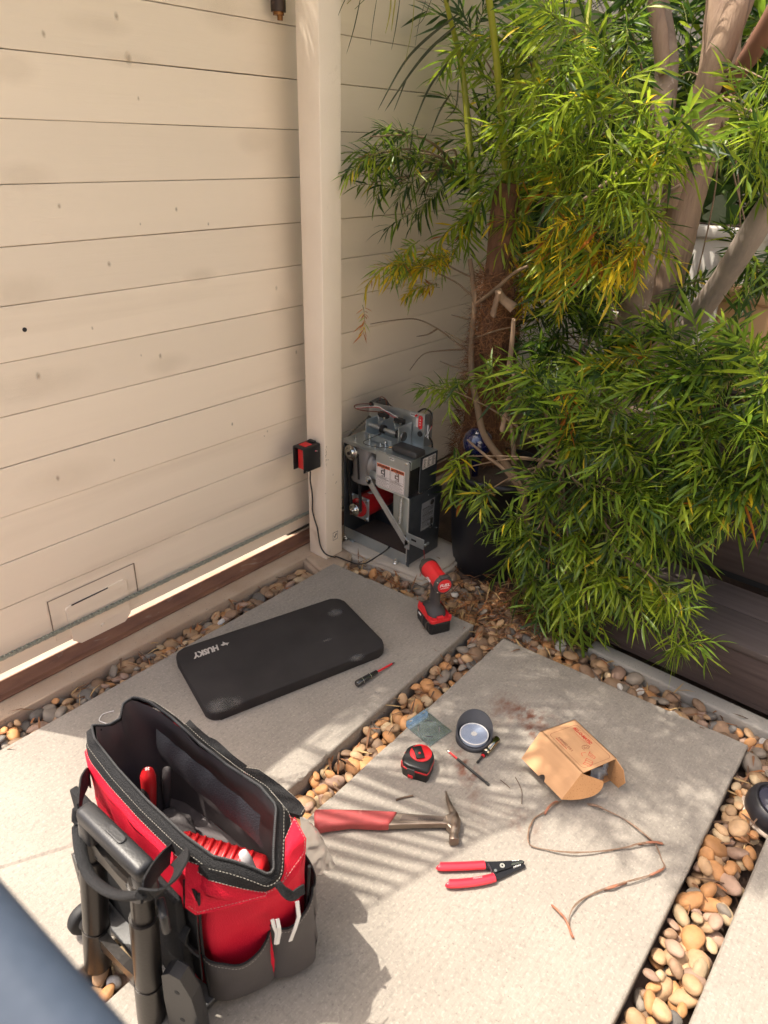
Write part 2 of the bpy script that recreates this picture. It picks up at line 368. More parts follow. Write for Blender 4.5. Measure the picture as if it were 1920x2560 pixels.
for (px, py, a_, b_) in ((40, 730, .07, .05), (100, 960, .10, .05), (160, 1195, .09, .06), (60, 440, .05, .04), (330, 150, .06, .02), (700, 760, .03, .05), (560, 30, .06, .06), (420, 910, .05, .04), (680, 1180, .06, .08), (240, 60, .06, .03), (640, 350, .05, .05), (500, 690, .04, .03), (30, 170, .04, .04), (300, 1400, .20, .03), (620, 1260, .16, .03), (900, 860, .04, .06), (960, 1010, .10, .08)):
    p = PY(px, py, GY); softquad('stain', (p.x - 0.36, -0.0015, p.z - 0.05), (a_ * 1.8, 0, 0), (0, 0, b_), m_stain, gate)
p = PY(61, 824, GY); g = MB(); g.cyl((p.x - .36, -0.002, p.z - .05), (p.x - .36, 0.001, p.z - .05), 0.006, n=12); g.build('bolt_hole', m_dark, gate)
# wheel carriage plate let into the bottom board
def z3(x, y, yy=GY - 0.003): q = PY(x / 1.843, 1250 + y / 1.843, yy); return (q.x - 0.36, q.z - 0.05)
def plate(poly, y0, th, bev=0.0015):
    g = MB(); g.T = Matrix.Translation((0, y0, 0)) @ Matrix.Rotation(rad(90), 4, 'X'); g.prism(poly, 0, th, bev, 2); return g
o_ = [z3(*p) for p in ((260, 650), (640, 470), (612, 293), (220, 468))]
wp = plate(o_, -0.0012, 0.0035).build('wheel_plate', m_paint, gate)
i_ = [z3(*p) for p in ((335, 645), (372, 655), (570, 560), (598, 515), (580, 368), (562, 362), (305, 490), (297, 505))]
plate(i_, -0.0047, 0.006, 0.002).build('carriage_plate', m_paint, wp)
bx = z3(470, 570); g = MB(); g.cyl((bx[0], -0.0100, bx[1]), (bx[0], -0.0165, bx[1]), 0.0085, 0.007, n=16); g.build('axle_bolt', m_paint, wp)
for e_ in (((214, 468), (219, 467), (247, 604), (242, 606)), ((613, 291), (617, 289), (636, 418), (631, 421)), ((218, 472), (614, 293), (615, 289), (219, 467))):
    plate([z3(*p) for p in e_], -0.0048, 0.0004, 0).build('plate_seam', mat('seam_dark', (0.22, 0.17, 0.13), rough=0.8), wp)  # thin dark strips drawn along the seam where plate meets board
sl_ = plate([z3(*p) for p in ((322, 478), (490, 398), (492, 403), (324, 484))], -0.0107, 0.0006, 0).build('slot', m_dark, wp)
g = MB(); g.lathe([(0.012, -0.012), (0.045, -0.012), (0.045, -0.008), (0.036, 0), (0.045, 0.008), (0.045, 0.012), (0.012, 0.012)], 28, p0=(bx[0], 0.014, 0.029), rot=RX(90))
g.build('wheel', mat('greasy_wheel', (0.05, 0.042, 0.035), rough=0.45, metal=0.6, bump=0.3, bscale=150), wp)

# drive chain along the gate foot
m_chain = mat('chain_steel', (0.52, 0.55, 0.48), rough=0.38, metal=0.6, col2=(0.30, 0.32, 0.28), scale=120)
ch = thing('drive_chain', 'thin grey roller chain strung along the foot of the beige gate', 'chain', Matrix.Translation((0.40, 1.868, 0.125)))
g = MB(); x = 0.05; k = 0
while x < 1.56:
    wd = 0.0055 if k % 2 else 0.0038
    for s in (-1, 1):
        g.add([(x + dx, s * wd + dy, dz) for dy in (-0.0007, 0.0007) for dx, dz in ((-0.0088, -0.003), (-0.0088, 0.003), (-0.003, 0.0056), (0, 0.0042), (0.003, 0.0056), (0.0088, 0.003), (0.0088, -0.003), (0.003, -0.0056), (0, -0.0042), (-0.003, -0.0056))],
              [tuple(range(10)), tuple(range(19, 9, -1))] + [(i, (i + 1) % 10, 10 + (i + 1) % 10, 10 + i) for i in range(10)])
    g.cyl((x + 0.0063, -0.0065, 0), (x + 0.0063, 0.0065, 0), 0.0036, n=7)
    x += 0.0127; k += 1
g.build('links', m_chain, ch)
g = MB(); g.cyl((-0.04, 0, 0), (0.05, 0, 0), 0.0045, n=8); g.box((0.03, 0, 0), (0.03, 0.012, 0.012), 0.001); g.build('tension_rod', m_chain, ch)

# ------------------------------------------------------------------ gate post with guide roller, photo eye and its cable
m_post = mat('post_paint', (0.82, 0.715, 0.59), rough=0.6, col2=(0.73, 0.625, 0.505), scale=6, mixc=0.7, detail=6, bump=0.25, bscale=160, worldco=True, wear=(0.56, 0.45, 0.35), wscale=9, wamt=0.68)
po = thing('gate_post', 'square beige painted gate post standing in front of the gate', 'post', Matrix.Translation((1.735, 1.7475, 0)))
g = MB(); g.box2((-0.046, -0.0475, -0.004), (0.046, 0.0475, 2.7), 0.003, 2); g.build('shaft', m_post, po)
m_ink = mat('black_ink', (0.03, 0.03, 0.03), rough=0.6)
def zP(x, y): return (730 + x / 7.135, 1090 + y / 7.135)
pc = PY(*zP(775, 1780), 1.699); cx, cz = pc.x - 1.735, pc.z
g = MB(); o2 = 0.0135; i2 = 0.0125
for (a, b) in (((-o2, -o2), (o2, -i2)), ((-o2, i2), (o2, o2)), ((-o2, -o2), (-i2, o2)), ((i2, -o2), (o2, o2))):
    g.box2((cx + a[0], -0.0483, cz + a[1] * 1.3), (cx + b[0], -0.0475, cz + b[1] * 1.3))
g.box((cx, -0.048, cz), (0.003, 0.0008, 0.02), rot=RY(25)); g.box((cx + 0.004, -0.048, cz + 0.003), (0.002, 0.0008, 0.012), rot=RY(40)); g.box((cx - 0.004, -0.048, cz - 0.004), (0.002, 0.0008, 0.01), rot=RY(-20))
g.build('stamp_mark', m_ink, po)
m_scr = mat('scratch', (0.12, 0.09, 0.07), rough=0.7)
for (x, y, l, a) in ((790, 830, 0.011, 45), (735, 690, 0.006, 80), (600, 1025, 0.004, 0)):
    q = PY(*zP(x, y), 1.699); g = MB(); g.box((q.x - 1.735, -0.0478, q.z), (l, 0.0006, 0.0012), rot=RY(-a)); g.build('scratch', m_scr, po)
g = MB()
for i in range(60):   # scuffs behind the photo eye
    q = PY(*zP(R_.gauss(603, 18), R_.uniform(180, 560)), 1.699)
    if q.x < 1.693: continue
    g.box((q.x - 1.735, -0.0477, q.z), (R_.uniform(.0008, .0025), 0.0005, R_.uniform(.0008, .003)), rot=RY(R_.uniform(-60, 60)))
g.build('scuff_marks', m_scr, po)

m_blk = mat('black_plastic', (0.010, 0.010, 0.011), rough=0.42, bump=0.05, bscale=300)
m_red = mat('red_plastic', (0.62, 0.018, 0.020), rough=0.35)
m_zinc = mat('zinc_steel', (0.52, 0.56, 0.57), rough=0.32, metal=0.82, col2=(0.38, 0.43, 0.45), scale=9, mixc=0.5, rvar=0.10, bscale=40)
m_bright = mat('bright_steel', (0.75, 0.74, 0.70), rough=0.18, metal=1.0)
gr = thing('guide_roller', 'dark brown roller bracket at the top between gate and post', 'roller bracket', Matrix.Translation((1.68, 1.85, 1.85)))
g = MB(); q = [PY(717, 0, 1.84), PY(748, 0, 1.84), PY(748, 38, 1.84), PY(722, 36, 1.84)]
m_brz = mat('dark_bronze', (0.05, 0.032, 0.025), rough=0.5, metal=0.5)
zb = q[2].z - 1.85; g.cyl((-0.005, 0, zb + 0.0), (-0.005, 0, 0.25), 0.022, n=20); g.build('roller', m_brz, gr)
g = MB(); g.cyl((-0.005, 0, zb - 0.008), (-0.005, 0, zb), 0.016, n=16); g.cyl((0.0, 0, zb - 0.02), (0.0, 0, zb - 0.006), 0.009, n=6); g.build('nut', mat('bronze_nut', (0.20, 0.09, 0.03), rough=0.4, metal=0.8), gr)
g = MB(); g.box2((-0.03, -0.055, 0.2), (0.05, 0.03, 0.21)); g.build('bracket', m_brz, gr)

pe = thing('photo_eye', 'black and red photo eye box fixed to the side of the gate post', 'sensor', Matrix.Translation((1.688, 1.745, 0.452)))
g = MB(); g.box2((-0.062, -0.0235, -0.041), (-0.001, 0.0235, 0.043), 0.004, 2); g.build('housing', m_blk, pe)
g = MB(); g.box2((-0.092, -0.029, -0.047), (-0.006, -0.0245, 0.046), 0.003, 2); g.box2((-0.092, 0.0245, -0.047), (-0.03, 0.029, 0.046), 0.002, 2)
g.box2((-0.092, -0.0285, 0.0445), (-0.006, 0.0285, 0.049), 0.002, 2); g.build('hood', m_blk, pe)
g = MB(); g.box2((-0.078, -0.018, -0.043), (-0.0625, 0.018, 0.036), 0.004, 2); g.build('lens', m_red, pe)
g = MB(); g.box2((-0.070, -0.016, 0.0492), (-0.035, 0.020, 0.0502), 0.0004); g.build('red_patch', m_red, pe)
g = MB(); g.box2((-0.024, -0.012, 0.0492), (-0.010, 0.020, 0.056), 0.002); g.build('clip', m_blk, pe)
for (x, z) in ((-0.026, 0.026), (-0.080, -0.041)):
    g = MB(); g.cyl((x, -0.029, z), (x, -0.0315, z), 0.0032, n=10); g.build('screw', m_bright, pe)
g = MB(); g.cyl((-0.031, -0.029, 0.027), (-0.031, -0.0305, 0.027), 0.0025, n=10); g.build('indicator', mat('pink_led', (0.75, 0.12, 0.18), rough=0.3), pe)
# cable from the photo eye down the post and across the pad
m_cab = mat('black_cable', (0.012, 0.010, 0.010), rough=0.45)
cpts = [PX(*zP(330, 640), 1.636), PX(*zP(325, 800), 1.66), PX(*zP(355, 980), 1.672), PX(*zP(365, 1150), 1.68), PX(*zP(365, 1320), 1.68), PX(*zP(400, 1480), 1.68), PX(*zP(450, 1640), 1.68), PX(*zP(475, 1800), 1.68), PX(*zP(505, 1950), 1.680), PX(*zP(560, 2062), 1.680)]
cpts += [PY(*zP(640, 2128), 1.688), PY(*zP(760, 2160), 1.680)]
def zA(x, y): return (700 + x / 3.318, 950 + y / 3.318)
cpts += [G(*zA(470, 1465), 0.008), G(*zA(560, 1500), 0.006), G(*zA(640, 1525), 0.008), G(*zA(720, 1515), 0.010), G(*zA(810, 1460), 0.012), PX(*zA(870, 1420), 1.855), PX(*zA(912, 1384), 1.883)]
g = MB(); g.tube(spline(cpts, 6), 0.0030, 7); tag(g.build('sensor_cable', m_cab), 'thin black cable hanging from the photo eye to the gate machine', 'cable')

# ------------------------------------------------------------------ low wooden bench on the right
m_wood = mat('weathered_ipe', (0.050, 0.034, 0.032), rough=0.62, col2=(0.090, 0.066, 0.060), scale=9, mixc=0.6, detail=8, bump=0.35, bscale=45, stretch=(6, 0.35, 6), spec=0.3, worldco=True)
m_wood2 = mat('skylit_seat_wood', (0.105, 0.085, 0.078), rough=0.62, col2=(0.066, 0.050, 0.046), scale=9, mixc=0.6, detail=8, bump=0.35, bscale=45, stretch=(6, 0.35, 6), spec=0.3, worldco=True)  # lighter copy of the plank wood, skylight on the seat put into its colour
be = thing('wooden_bench', 'low dark weathered plank bench with kerb in front, right side', 'bench', Matrix.Translation((1.965, 0.656, -0.012)))
def pl(n_, a, b, m_): MB().box2(a, b, 0.002, 2).build(n_, m_, be)
pl('plank', (0.012, -2.3, 0.002), (0.034, -0.004, 0.026), m_wood)
pl('plank', (0.000, -2.3, 0.029), (0.024, -0.002, 0.187), m_wood)
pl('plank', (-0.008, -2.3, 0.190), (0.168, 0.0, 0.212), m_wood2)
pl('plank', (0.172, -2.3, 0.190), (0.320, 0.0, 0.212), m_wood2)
for k in range(4): pl('plank', (0.372, -2.3, 0.225 + 0.153 * k), (0.396, 0.0, 0.225 + 0.153 * k + 0.149), m_wood)
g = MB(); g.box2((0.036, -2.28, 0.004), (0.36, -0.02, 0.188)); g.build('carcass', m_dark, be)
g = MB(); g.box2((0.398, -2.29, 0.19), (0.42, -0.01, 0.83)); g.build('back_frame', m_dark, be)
g = MB(); g.box2((0.03, -0.019, 0.01), (0.40, -0.004, 0.188)); g.build('end_panel', m_wood, be)
# garden wall far behind the plants
m_gw = mat('garden_wall_paint', (0.16, 0.145, 0.125), rough=0.8, bump=0.2, bscale=80)
gwl = MB().box2((4.62, -4.5, -0.074), (4.75, 4.0, 3.3), 0.004).build('garden_wall', m_gw); tag(gwl, 'plain grey brown garden wall behind the trees', 'wall')
# ------------------------------------------------------------------ kneeling mat
def avg(*v):
    s = Vector((0, 0, 0))
    for x in v: s += x
    return s / len(v)
m_foam = mat('black_foam', (0.018, 0.016, 0.016), rough=0.85, col2=(0.030, 0.027, 0.027), scale=9, bump=0.25, bscale=500, wear=(0.10, 0.095, 0.09), wscale=4.2, wamt=0.70, spec=0.3)
mL, mT, mR, mB_ = G(433, 1628, .036), G(842, 1492, .036), G(976, 1612, .036), G(521, 1789, .036)
c = avg(mL, mT, mR, mB_); xd = (mT - mL + mR - mB_); ln = xd.length / 2; yd = (mL - mB_ + mT - mR); wd = yd.length / 2
mt = thing('kneeling_mat', 'thick black foam kneeling mat lying on the concrete slab', 'kneeling mat', frame(c, xd, 0.0006))
def softslab(poly, h, bev=0.006):
    b = bmesh.new(); lo = [b.verts.new((p[0], p[1], 0)) for p in poly]; hi = [b.verts.new((p[0], p[1], h)) for p in poly]; k = len(poly)
    t = b.faces.new(hi); bo = b.faces.new(list(reversed(lo)))
    for i in range(k): b.faces.new((lo[i], lo[(i + 1) % k], hi[(i + 1) % k], hi[i]))
    bmesh.ops.bevel(b, geom=list(t.edges) + list(bo.edges), offset=bev, segments=3, affect='EDGES', profile=0.5)
    return MB().bm(b, True)
softslab(rrect(ln, wd, 0.035, 6), 0.036).build('pad', m_foam, mt)
m_silver = mat('silver_print', (0.42, 0.39, 0.36), rough=0.5)
def loc(o, p): return o.matrix_world.inverted() @ Vector(p)
def zM(x, y): return (430 + x / 2.9105, 1480 + y / 2.9105)
a_, b_ = loc(mt, G(*zM(345, 395), .036)), loc(mt, G(*zM(155, 462), .036))
tx = (b_ - a_); mid = (a_ + b_) / 2
lettering('HUSKY', 0.036, m_silver, mt, axes((mid.x, mid.y - 0.002, 0.0362), (-1, -0.03, 0), (0, -1, 0)), shear=0.25, bold=0.0018, sx=0.72)
dg = [(0, 0), (10, 7), (24, 5), (34, 12), (36, 5), (48, 2), (30, -3), (20, -14), (16, -4)]
p0 = loc(mt, G(*zM(352, 388), .036)); g = MB(); g.add([(p0.x + x * 0.00062, p0.y - y * 0.0010 - 0.001, 0.0365) for x, y in dg], [tuple(range(len(dg)))]); g.build('dog_emblem', m_silver, mt)
m_dust = softmat('chalk_dust', (0.15, 0.145, 0.14), 1.5, 0.5)
for (x, y, r, s) in ((345, 825, 0.036, 1.2), (1190, 150, 0.026, 1.3), (1345, 478, 0.020, 1.5), (1130, 350, 0.008, 2.4), (430, 810, 0.03, 1.3)):
    p = loc(mt, G(*zM(x, y), .036)); softquad('dust_patch', (p.x, p.y, 0.0363), (r * s, 0, 0), (0, r, 0), m_dust, mt)

# ------------------------------------------------------------------ impact driver
def zB(x, y): return (1020 + x / 8.295, 1370 + y / 8.295)
A, B, C_ = G(*zB(450, 1815)), G(*zB(885, 1700)), G(*zB(190, 1460))
fd = (C_ - A).normalized(); o = A + (B - A) / 2 + fd * 0.055
m_grip = mat('grey_rubber', (0.045, 0.040, 0.040), rough=0.6, bump=0.1, bscale=250)
m_redp = mat('tool_red', (0.58, 0.016, 0.022), rough=0.38, bump=0.05, bscale=400)
m_white = mat('white_print', (0.75, 0.74, 0.72), rough=0.5)
dr = thing('impact_driver', 'red and black cordless impact driver standing on its battery', 'impact driver', frame(o, fd, 0.0005))
w2 = 0.039
g = MB(); g.prism(rrect(0.114, 0.078, 0.010, 3), 0, 0.046, 0.004); bt = g.build('battery', m_blk, dr)
g = MB(); g.box((0.0, w2 + 0.0005, 0.025), (0.10, 0.003, 0.030), 0.001); g.box((-0.0575, 0, 0.027), (0.003, 0.058, 0.026), 0.001); g.build('battery_panel', m_blk, bt)
g = MB(); g.box((0.028, w2 + 0.0025, 0.034), (0.020, 0.001, 0.007)); g.build('battery_label', m_white, bt)
g = MB(); g.prism(rrect(0.118, 0.082, 0.012, 3), 0.046, 0.058, 0.003); g.box((-0.056, 0.006, 0.064), (0.010, 0.024, 0.016), 0.002); g.box((-0.055, -0.032, 0.062), (0.010, 0.012, 0.012), 0.002); g.build('red_foot', m_redp, dr)
for s in (1, -1):
    g = MB(); g.add([(-0.03, s * 0.0405, 0.055), (0.05, s * 0.0405, 0.055), (0.05, s * 0.036, 0.075), (0.01, s * 0.034, 0.074), (-0.03, s * 0.039, 0.062)], [(0, 1, 2, 3, 4)]); g.build('red_shoulder', m_redp, dr)
g = MB()
def loft(mb, rings, n=20, e=1.0, cap=True):
    vs = []
    for (cx_, cy_, z, rx, ry) in rings:
        for i in range(n):
            t = 2 * math.pi * i / n; cs, sn = math.cos(t), math.sin(t)
            vs.append((cx_ + rx * math.copysign(abs(cs) ** e, cs), cy_ + ry * math.copysign(abs(sn) ** e, sn), z))
    k = len(rings); mb.add(vs, [(i * n + j, i * n + (j + 1) % n, (i + 1) * n + (j + 1) % n, (i + 1) * n + j) for i in range(k - 1) for j in range(n)], True)
    if cap: mb.add(vs[:n], [tuple(reversed(range(n)))]); mb.add(vs[-n:], [tuple(range(n))])
loft(g, [(0.004, 0, 0.057, 0.052, 0.036), (0.004, 0, 0.068, 0.048, 0.034), (0.003, 0, 0.076, 0.034, 0.026), (0.001, 0, 0.084, 0.024, 0.018), (0, 0, 0.10, 0.0205, 0.0158), (0.001, 0, 0.13, 0.021, 0.0158), (0.002, 0, 0.155, 0.022, 0.016), (0.004, 0, 0.175, 0.026, 0.018)], e=0.8)
g.build('handle', m_grip, dr)
zb = 0.196
def xl(mb, prof, n=28, cx_=0, z=zb, sq=1.0):   # body of revolution along local x
    vs = []
    for (x, r, up_) in prof:
        for i in range(n):
            t = 2 * math.pi * i / n; vs.append((x, r * math.cos(t), z + up_ + r * math.sin(t) * sq))
    k = len(prof); mb.add(vs, [(i * n + j, (i + 1) * n + j, (i + 1) * n + (j + 1) % n, i * n + (j + 1) % n) for i in range(k - 1) for j in range(n)], True)
    mb.add(vs[:n], [tuple(range(n))]); mb.add(vs[-n:], [tuple(reversed(range(n)))])
g = MB(); xl(g, [(-0.046, 0.030, 0), (-0.036, 0.0315, 0), (-0.015, 0.029, 0), (0.01, 0.0285, 0), (0.03, 0.031, 0), (0.050, 0.0325, 0), (0.058, 0.032, 0)]); g.box((0.008, 0, zb - 0.026), (0.05, 0.030, 0.022), 0.006, 2); g.build('body', m_redp, dr)
g = MB(); xl(g, [(0.055, 0.0335, 0), (0.062, 0.034, 0), (0.078, 0.030, 0), (0.090, 0.020, 0), (0.094, 0.011, 0), (0.108, 0.010, 0)]); g.build('gear_nose', mat('nose_grey', (0.10, 0.095, 0.085), rough=0.35, metal=0.6), dr)
g = MB(); xl(g, [(-0.058, 0.030, 0), (-0.054, 0.0335, 0), (-0.043, 0.0345, 0), (-0.040, 0.032, 0)]); g.box((-0.050, 0, zb + 0.031), (0.018, 0.034, 0.010), 0.004, 2); cp = g.build('rear_cap', m_grip, dr)
g = MB(); xl(g, [(-0.0595, 0.0245, 0), (-0.0575, 0.025, 0)]); g.build('cap_badge', m_redp, cp)
Mf = axes((-0.0598, 0.0, zb + 0.003), (0, -1, 0), (0, 0, 1))
lettering('FUEL', 0.0155, m_white, dr, Mf, shear=0.2, bold=0.0003, sx=1.12)
lettering('BRUSHLESS', 0.0052, m_white, dr, axes((-0.0598, 0.0, zb - 0.008), (0, -1, 0), (0, 0, 1)), shear=0.2, sx=1.2)
for (y, z) in ((0.026, 0.018), (-0.027, 0.018), (0.024, -0.020), (-0.024, -0.020)):
    g = MB(); g.cyl((-0.0585, y, zb + z), (-0.0560, y, zb + z), 0.0028, n=8); g.build('screw', m_bright, cp)
g = MB(); g.box((0.030, 0, 0.160), (0.016, 0.016, 0.026), 0.005, 2); g.build('trigger', m_redp, dr)
lettering('Milwaukee', 0.015, m_white, dr, axes((0.014, 0.0287, zb - 0.002), (-1, 0, -0.05), (0, -0.08, 1)), shear=0.25, bold=0.0003, sx=0.78)
g = MB(); g.box((0.012, 0.0277, zb - 0.012), (0.036, 0.001, 0.0016), 0.0003, rot=RY(2)); g.build('underline', m_white, dr)
g = MB(); g.tube(spline([(-0.005, 0.043, 0.052), (-0.005, 0.047, 0.040), (-0.006, 0.048, 0.015), (-0.022, 0.048, 0.008), (-0.036, 0.048, 0.015), (-0.036, 0.047, 0.040), (-0.050, 0.043, 0.052)], 5), 0.0017, 6); g.build('belt_hook', mat('hook_steel', (0.25, 0.21, 0.18), rough=0.4, metal=0.9), dr)

# ------------------------------------------------------------------ screwdriver beside the mat
p1, p2 = G(*zM(1342, 672), .011), G(*zM(1618, 515), .004)
sd = thing('screwdriver', 'small screwdriver with black handle and red shaft beside the mat', 'screwdriver', frame(p1, p2 - p1, 0.0112))
L_ = (p2 - p1).length
g = MB(); xl(g, [(0, 0.0085, 0), (0.003, 0.0108, 0), (0.012, 0.0112, 0), (0.045, 0.0098, 0), (0.058, 0.0082, 0), (0.085, 0.0072, 0), (0.088, 0.004, 0)], 14, z=0); g.build('handle', mat('smoky_plastic', (0.02, 0.02, 0.021), rough=0.18, coat=0.6), sd)
for x in (0.023, 0.054): g = MB(); xl(g, [(x, 0.0112, 0), (x + 0.002, 0.0111, 0)], 14, z=0); g.build('silver_ring', m_bright, sd)
g = MB(); g.cyl((0.086, 0, -0.001), (L_ - 0.012, 0, -0.005), 0.0033, n=8); g.build('shaft', m_redp, sd)
g = MB(); g.cyl((L_ - 0.012, 0, -0.005), (L_, 0, -0.006), 0.0026, 0.0012, n=8); g.build('tip', m_blk, sd)

# ------------------------------------------------------------------ bracket, reflector, socket, bit, tape measure
def zC(x, y): return (1000 + x / 5.53, 1740 + y / 5.53)
bl, br, bb, bt_ = G(*zC(75, 410), .004), G(*zC(725, 490), .003), G(*zC(402, 690), .002), G(*zC(392, 225), .004)
c = avg(bl, br, bb, bt_); M_ = frame(c, (br - bt_ + bb - bl), 0.0015)
bk_ = thing('angle_bracket', 'galvanised angle bracket with slotted holes on the concrete slab', 'bracket', M_)
sx_, sy_ = (br - bt_ + bb - bl).length / 4, (bt_ - bb + bl - br).length / 4
sx_ = ((br - bt_).length + (bb - bl).length) / 4; sy_ = ((bl - bt_).length + (bb - br).length) / 4
b = bmesh.new()
def slotted(w, h, slots, thick, n=40):
    """plate as a grid with the slot cells left out"""
    b = bmesh.new(); vs = [[[b.verts.new((-w + 2 * w * i / n, -h + 2 * h * j / n, z)) for j in range(n + 1)] for i in range(n + 1)] for z in (0, thick)]
    keep = [[True] * n for _ in range(n)]
    for i in range(n):
        for j in range(n):
            x, y = -w + 2 * w * (i + .5) / n, -h + 2 * h * (j + .5) / n
            keep[i][j] = not any(s(x, y) for s in slots)
    for i in range(n):
        for j in range(n):
            if not keep[i][j]: continue
            b.faces.new((vs[1][i][j], vs[1][i + 1][j], vs[1][i + 1][j + 1], vs[1][i][j + 1])); b.faces.new((vs[0][i][j + 1], vs[0][i + 1][j + 1], vs[0][i + 1][j], vs[0][i][j]))
            for (di, dj, q) in ((-1, 0, ((0, 0), (0, 1))), (1, 0, ((1, 1), (1, 0))), (0, -1, ((1, 0), (0, 0))), (0, 1, ((0, 1), (1, 1)))):
                a, c_ = i + di, j + dj
                if not (0 <= a < n and 0 <= c_ < n) or not keep[a][c_]:
                    (u, v), (s, t) = q; b.faces.new((vs[0][i + u][j + v], vs[1][i + u][j + v], vs[1][i + s][j + t], vs[0][i + s][j + t]))
    bmesh.ops.delete(b, geom=[v for v in b.verts if not v.link_faces], context='VERTS')
    return b
def arc(a0, rr=0.031, half=22):
    def f(x, y):
        r = math.hypot(x, y); t = (math.degrees(math.atan2(y, x)) - a0 + 180) % 360 - 180
        return abs(r - rr) < 0.0019 and abs(t) < half
    return f
m_galv = mat('galvanised', (0.60, 0.69, 0.73), rough=0.24, metal=0.9, col2=(0.42, 0.52, 0.57), scale=60, mixc=0.4, speck=(0.7, 0.75, 0.76), sscale=240, samt=0.11)
g = MB(); g.bm(slotted(sx_, sy_, [arc(a) for a in (45, 135, 225, 315)] + [lambda x, y: x * x + y * y < 0.0019 ** 2], 0.002, 56)); g.build('plate', m_galv, bk_)
b2 = slotted(sy_, 0.0095, [lambda x, y: abs(abs(x) - 0.026) < 0.006 and abs(y) < 0.0026], 0.002, 40)
g = MB(); g.T = Matrix.Translation((-sx_ - 0.0008, 0, 0.0115)) @ Matrix(((0, 0, 1, 0), (1, 0, 0, 0), (0, 1, 0, 0), (0, 0, 0, 1))); g.bm(b2); g.build('upstand', m_galv, bk_)

rc = G(*zC(1015, 600)); rr_ = 0.0515
cu_ = thing('reflector_cup', 'round dark grey hooded cup with a clear ribbed reflector inside', 'reflector', frame(rc, rc - CAM, 0.0005))
n = 48; vs = []
def rimz(a): return 0.0405 + 0.0265 * math.cos(a)      # tall at the back
for (r, f_) in ((0.049, 0.0), (0.0515, 0.1), (0.0515, 1.0), (0.0485, 1.0), (0.0470, 0.12), (0.0, 0.12)):
    for i in range(n):
        a = 2 * math.pi * i / n; z = rimz(a) * f_ if f_ >= 0.9 else (0.012 if f_ == 0.12 else f_ * 0.02)
        vs.append((r * math.cos(a), r * math.sin(a), z))
g = MB(); g.add(vs, [(k * n + j, k * n + (j + 1) % n, (k + 1) * n + (j + 1) % n, (k + 1) * n + j) for k in range(5) for j in range(n)], True); g.add(vs[:n], [tuple(reversed(range(n)))])
g.build('hood', mat('slate_plastic', (0.035, 0.037, 0.046), rough=0.5), cu_)
m_ref = mat('reflector_grid', (0.42, 0.50, 0.66), rough=0.22, col2=(0.62, 0.68, 0.80), scale=30, coat=0.5, metal=0.3)
g = MB(); g.cyl((0, 0, 0.0125), (0, 0, 0.0205), 0.0415, 0.0410, n=48); rf = g.build('reflector', m_ref, cu_)
g = MB()
for i in range(-14, 15):
    y = i * 0.0028; hw = math.sqrt(max(0, 0.0385 ** 2 - y * y))
    if hw > 0.004:
        g.add([(x_, y + dy, z_) for x_ in (-hw, hw) for dy, z_ in ((-0.0011, 0.0206), (0, 0.0218), (0.0011, 0.0206))], [(0, 3, 4, 1), (1, 4, 5, 2)])
g.build('ribs', m_ref, rf)
g = MB(); g.lathe([(0.0385, 0.0206), (0.0385, 0.0224), (0.0412, 0.0224), (0.0412, 0.0206)], 48); g.build('white_rim', m_white, rf)
g = MB(); star = [((0.010 if k % 2 else 0.0072) * math.cos(k * math.pi / 8), (0.010 if k % 2 else 0.0072) * math.sin(k * math.pi / 8)) for k in range(16)]
g.prism(star, 0.0206, 0.0225, 0.0006, 1); g.cyl((0, 0, 0.0225), (0, 0, 0.0235), 0.003, n=12); g.build('centre_boss', mat('grey_boss', (0.55, 0.53, 0.50), rough=0.4), rf)

p1, p2 = G(*zC(1065, 925), .004), G(*zC(1345, 590), .0125)
so_ = thing('socket_adapter', 'shiny chrome socket on a short black hex shank by the reflector', 'socket', axes((p1.x, p1.y, 0.0050), (p2.x - p1.x, p2.y - p1.y, 0.0060), (-(p2.y - p1.y), p2.x - p1.x, 0)))
L_ = (p2 - p1).length
m_chrome = mat('black_chrome', (0.42, 0.38, 0.30), rough=0.10, metal=1.0)
g = MB(); xl(g, [(L_ * .40, 0.0085, 0), (L_ * .42, 0.0112, 0), (L_ * .49, 0.0112, 0), (L_ * .495, 0.0106, 0), (L_ * .51, 0.0112, 0), (L_ * .53, 0.0106, 0), (L_ * .54, 0.0112, 0), (L_ * .98, 0.0116, 0), (L_, 0.0106, 0)], 28, z=0.0); g.build('socket', m_chrome, so_)
g = MB(); xl(g, [(0, 0.0030, 0), (0.002, 0.0036, 0), (L_ * .08, 0.0036, 0), (L_ * .09, 0.0028, 0), (L_ * .12, 0.0028, 0), (L_ * .13, 0.0036, 0), (L_ * .27, 0.0036, 0)], 6, z=0); g.build('hex_shank', m_blk, so_)
g = MB(); g.cyl((L_ * .25, 0, 0), (L_ * .31, 0, 0), 0.0048, n=12); g.build('red_ring', m_redp, so_)
g = MB(); g.cyl((L_ * .31, 0, 0), (L_ * .41, 0, 0), 0.0072, n=12); g.build('collar', m_blk, so_)

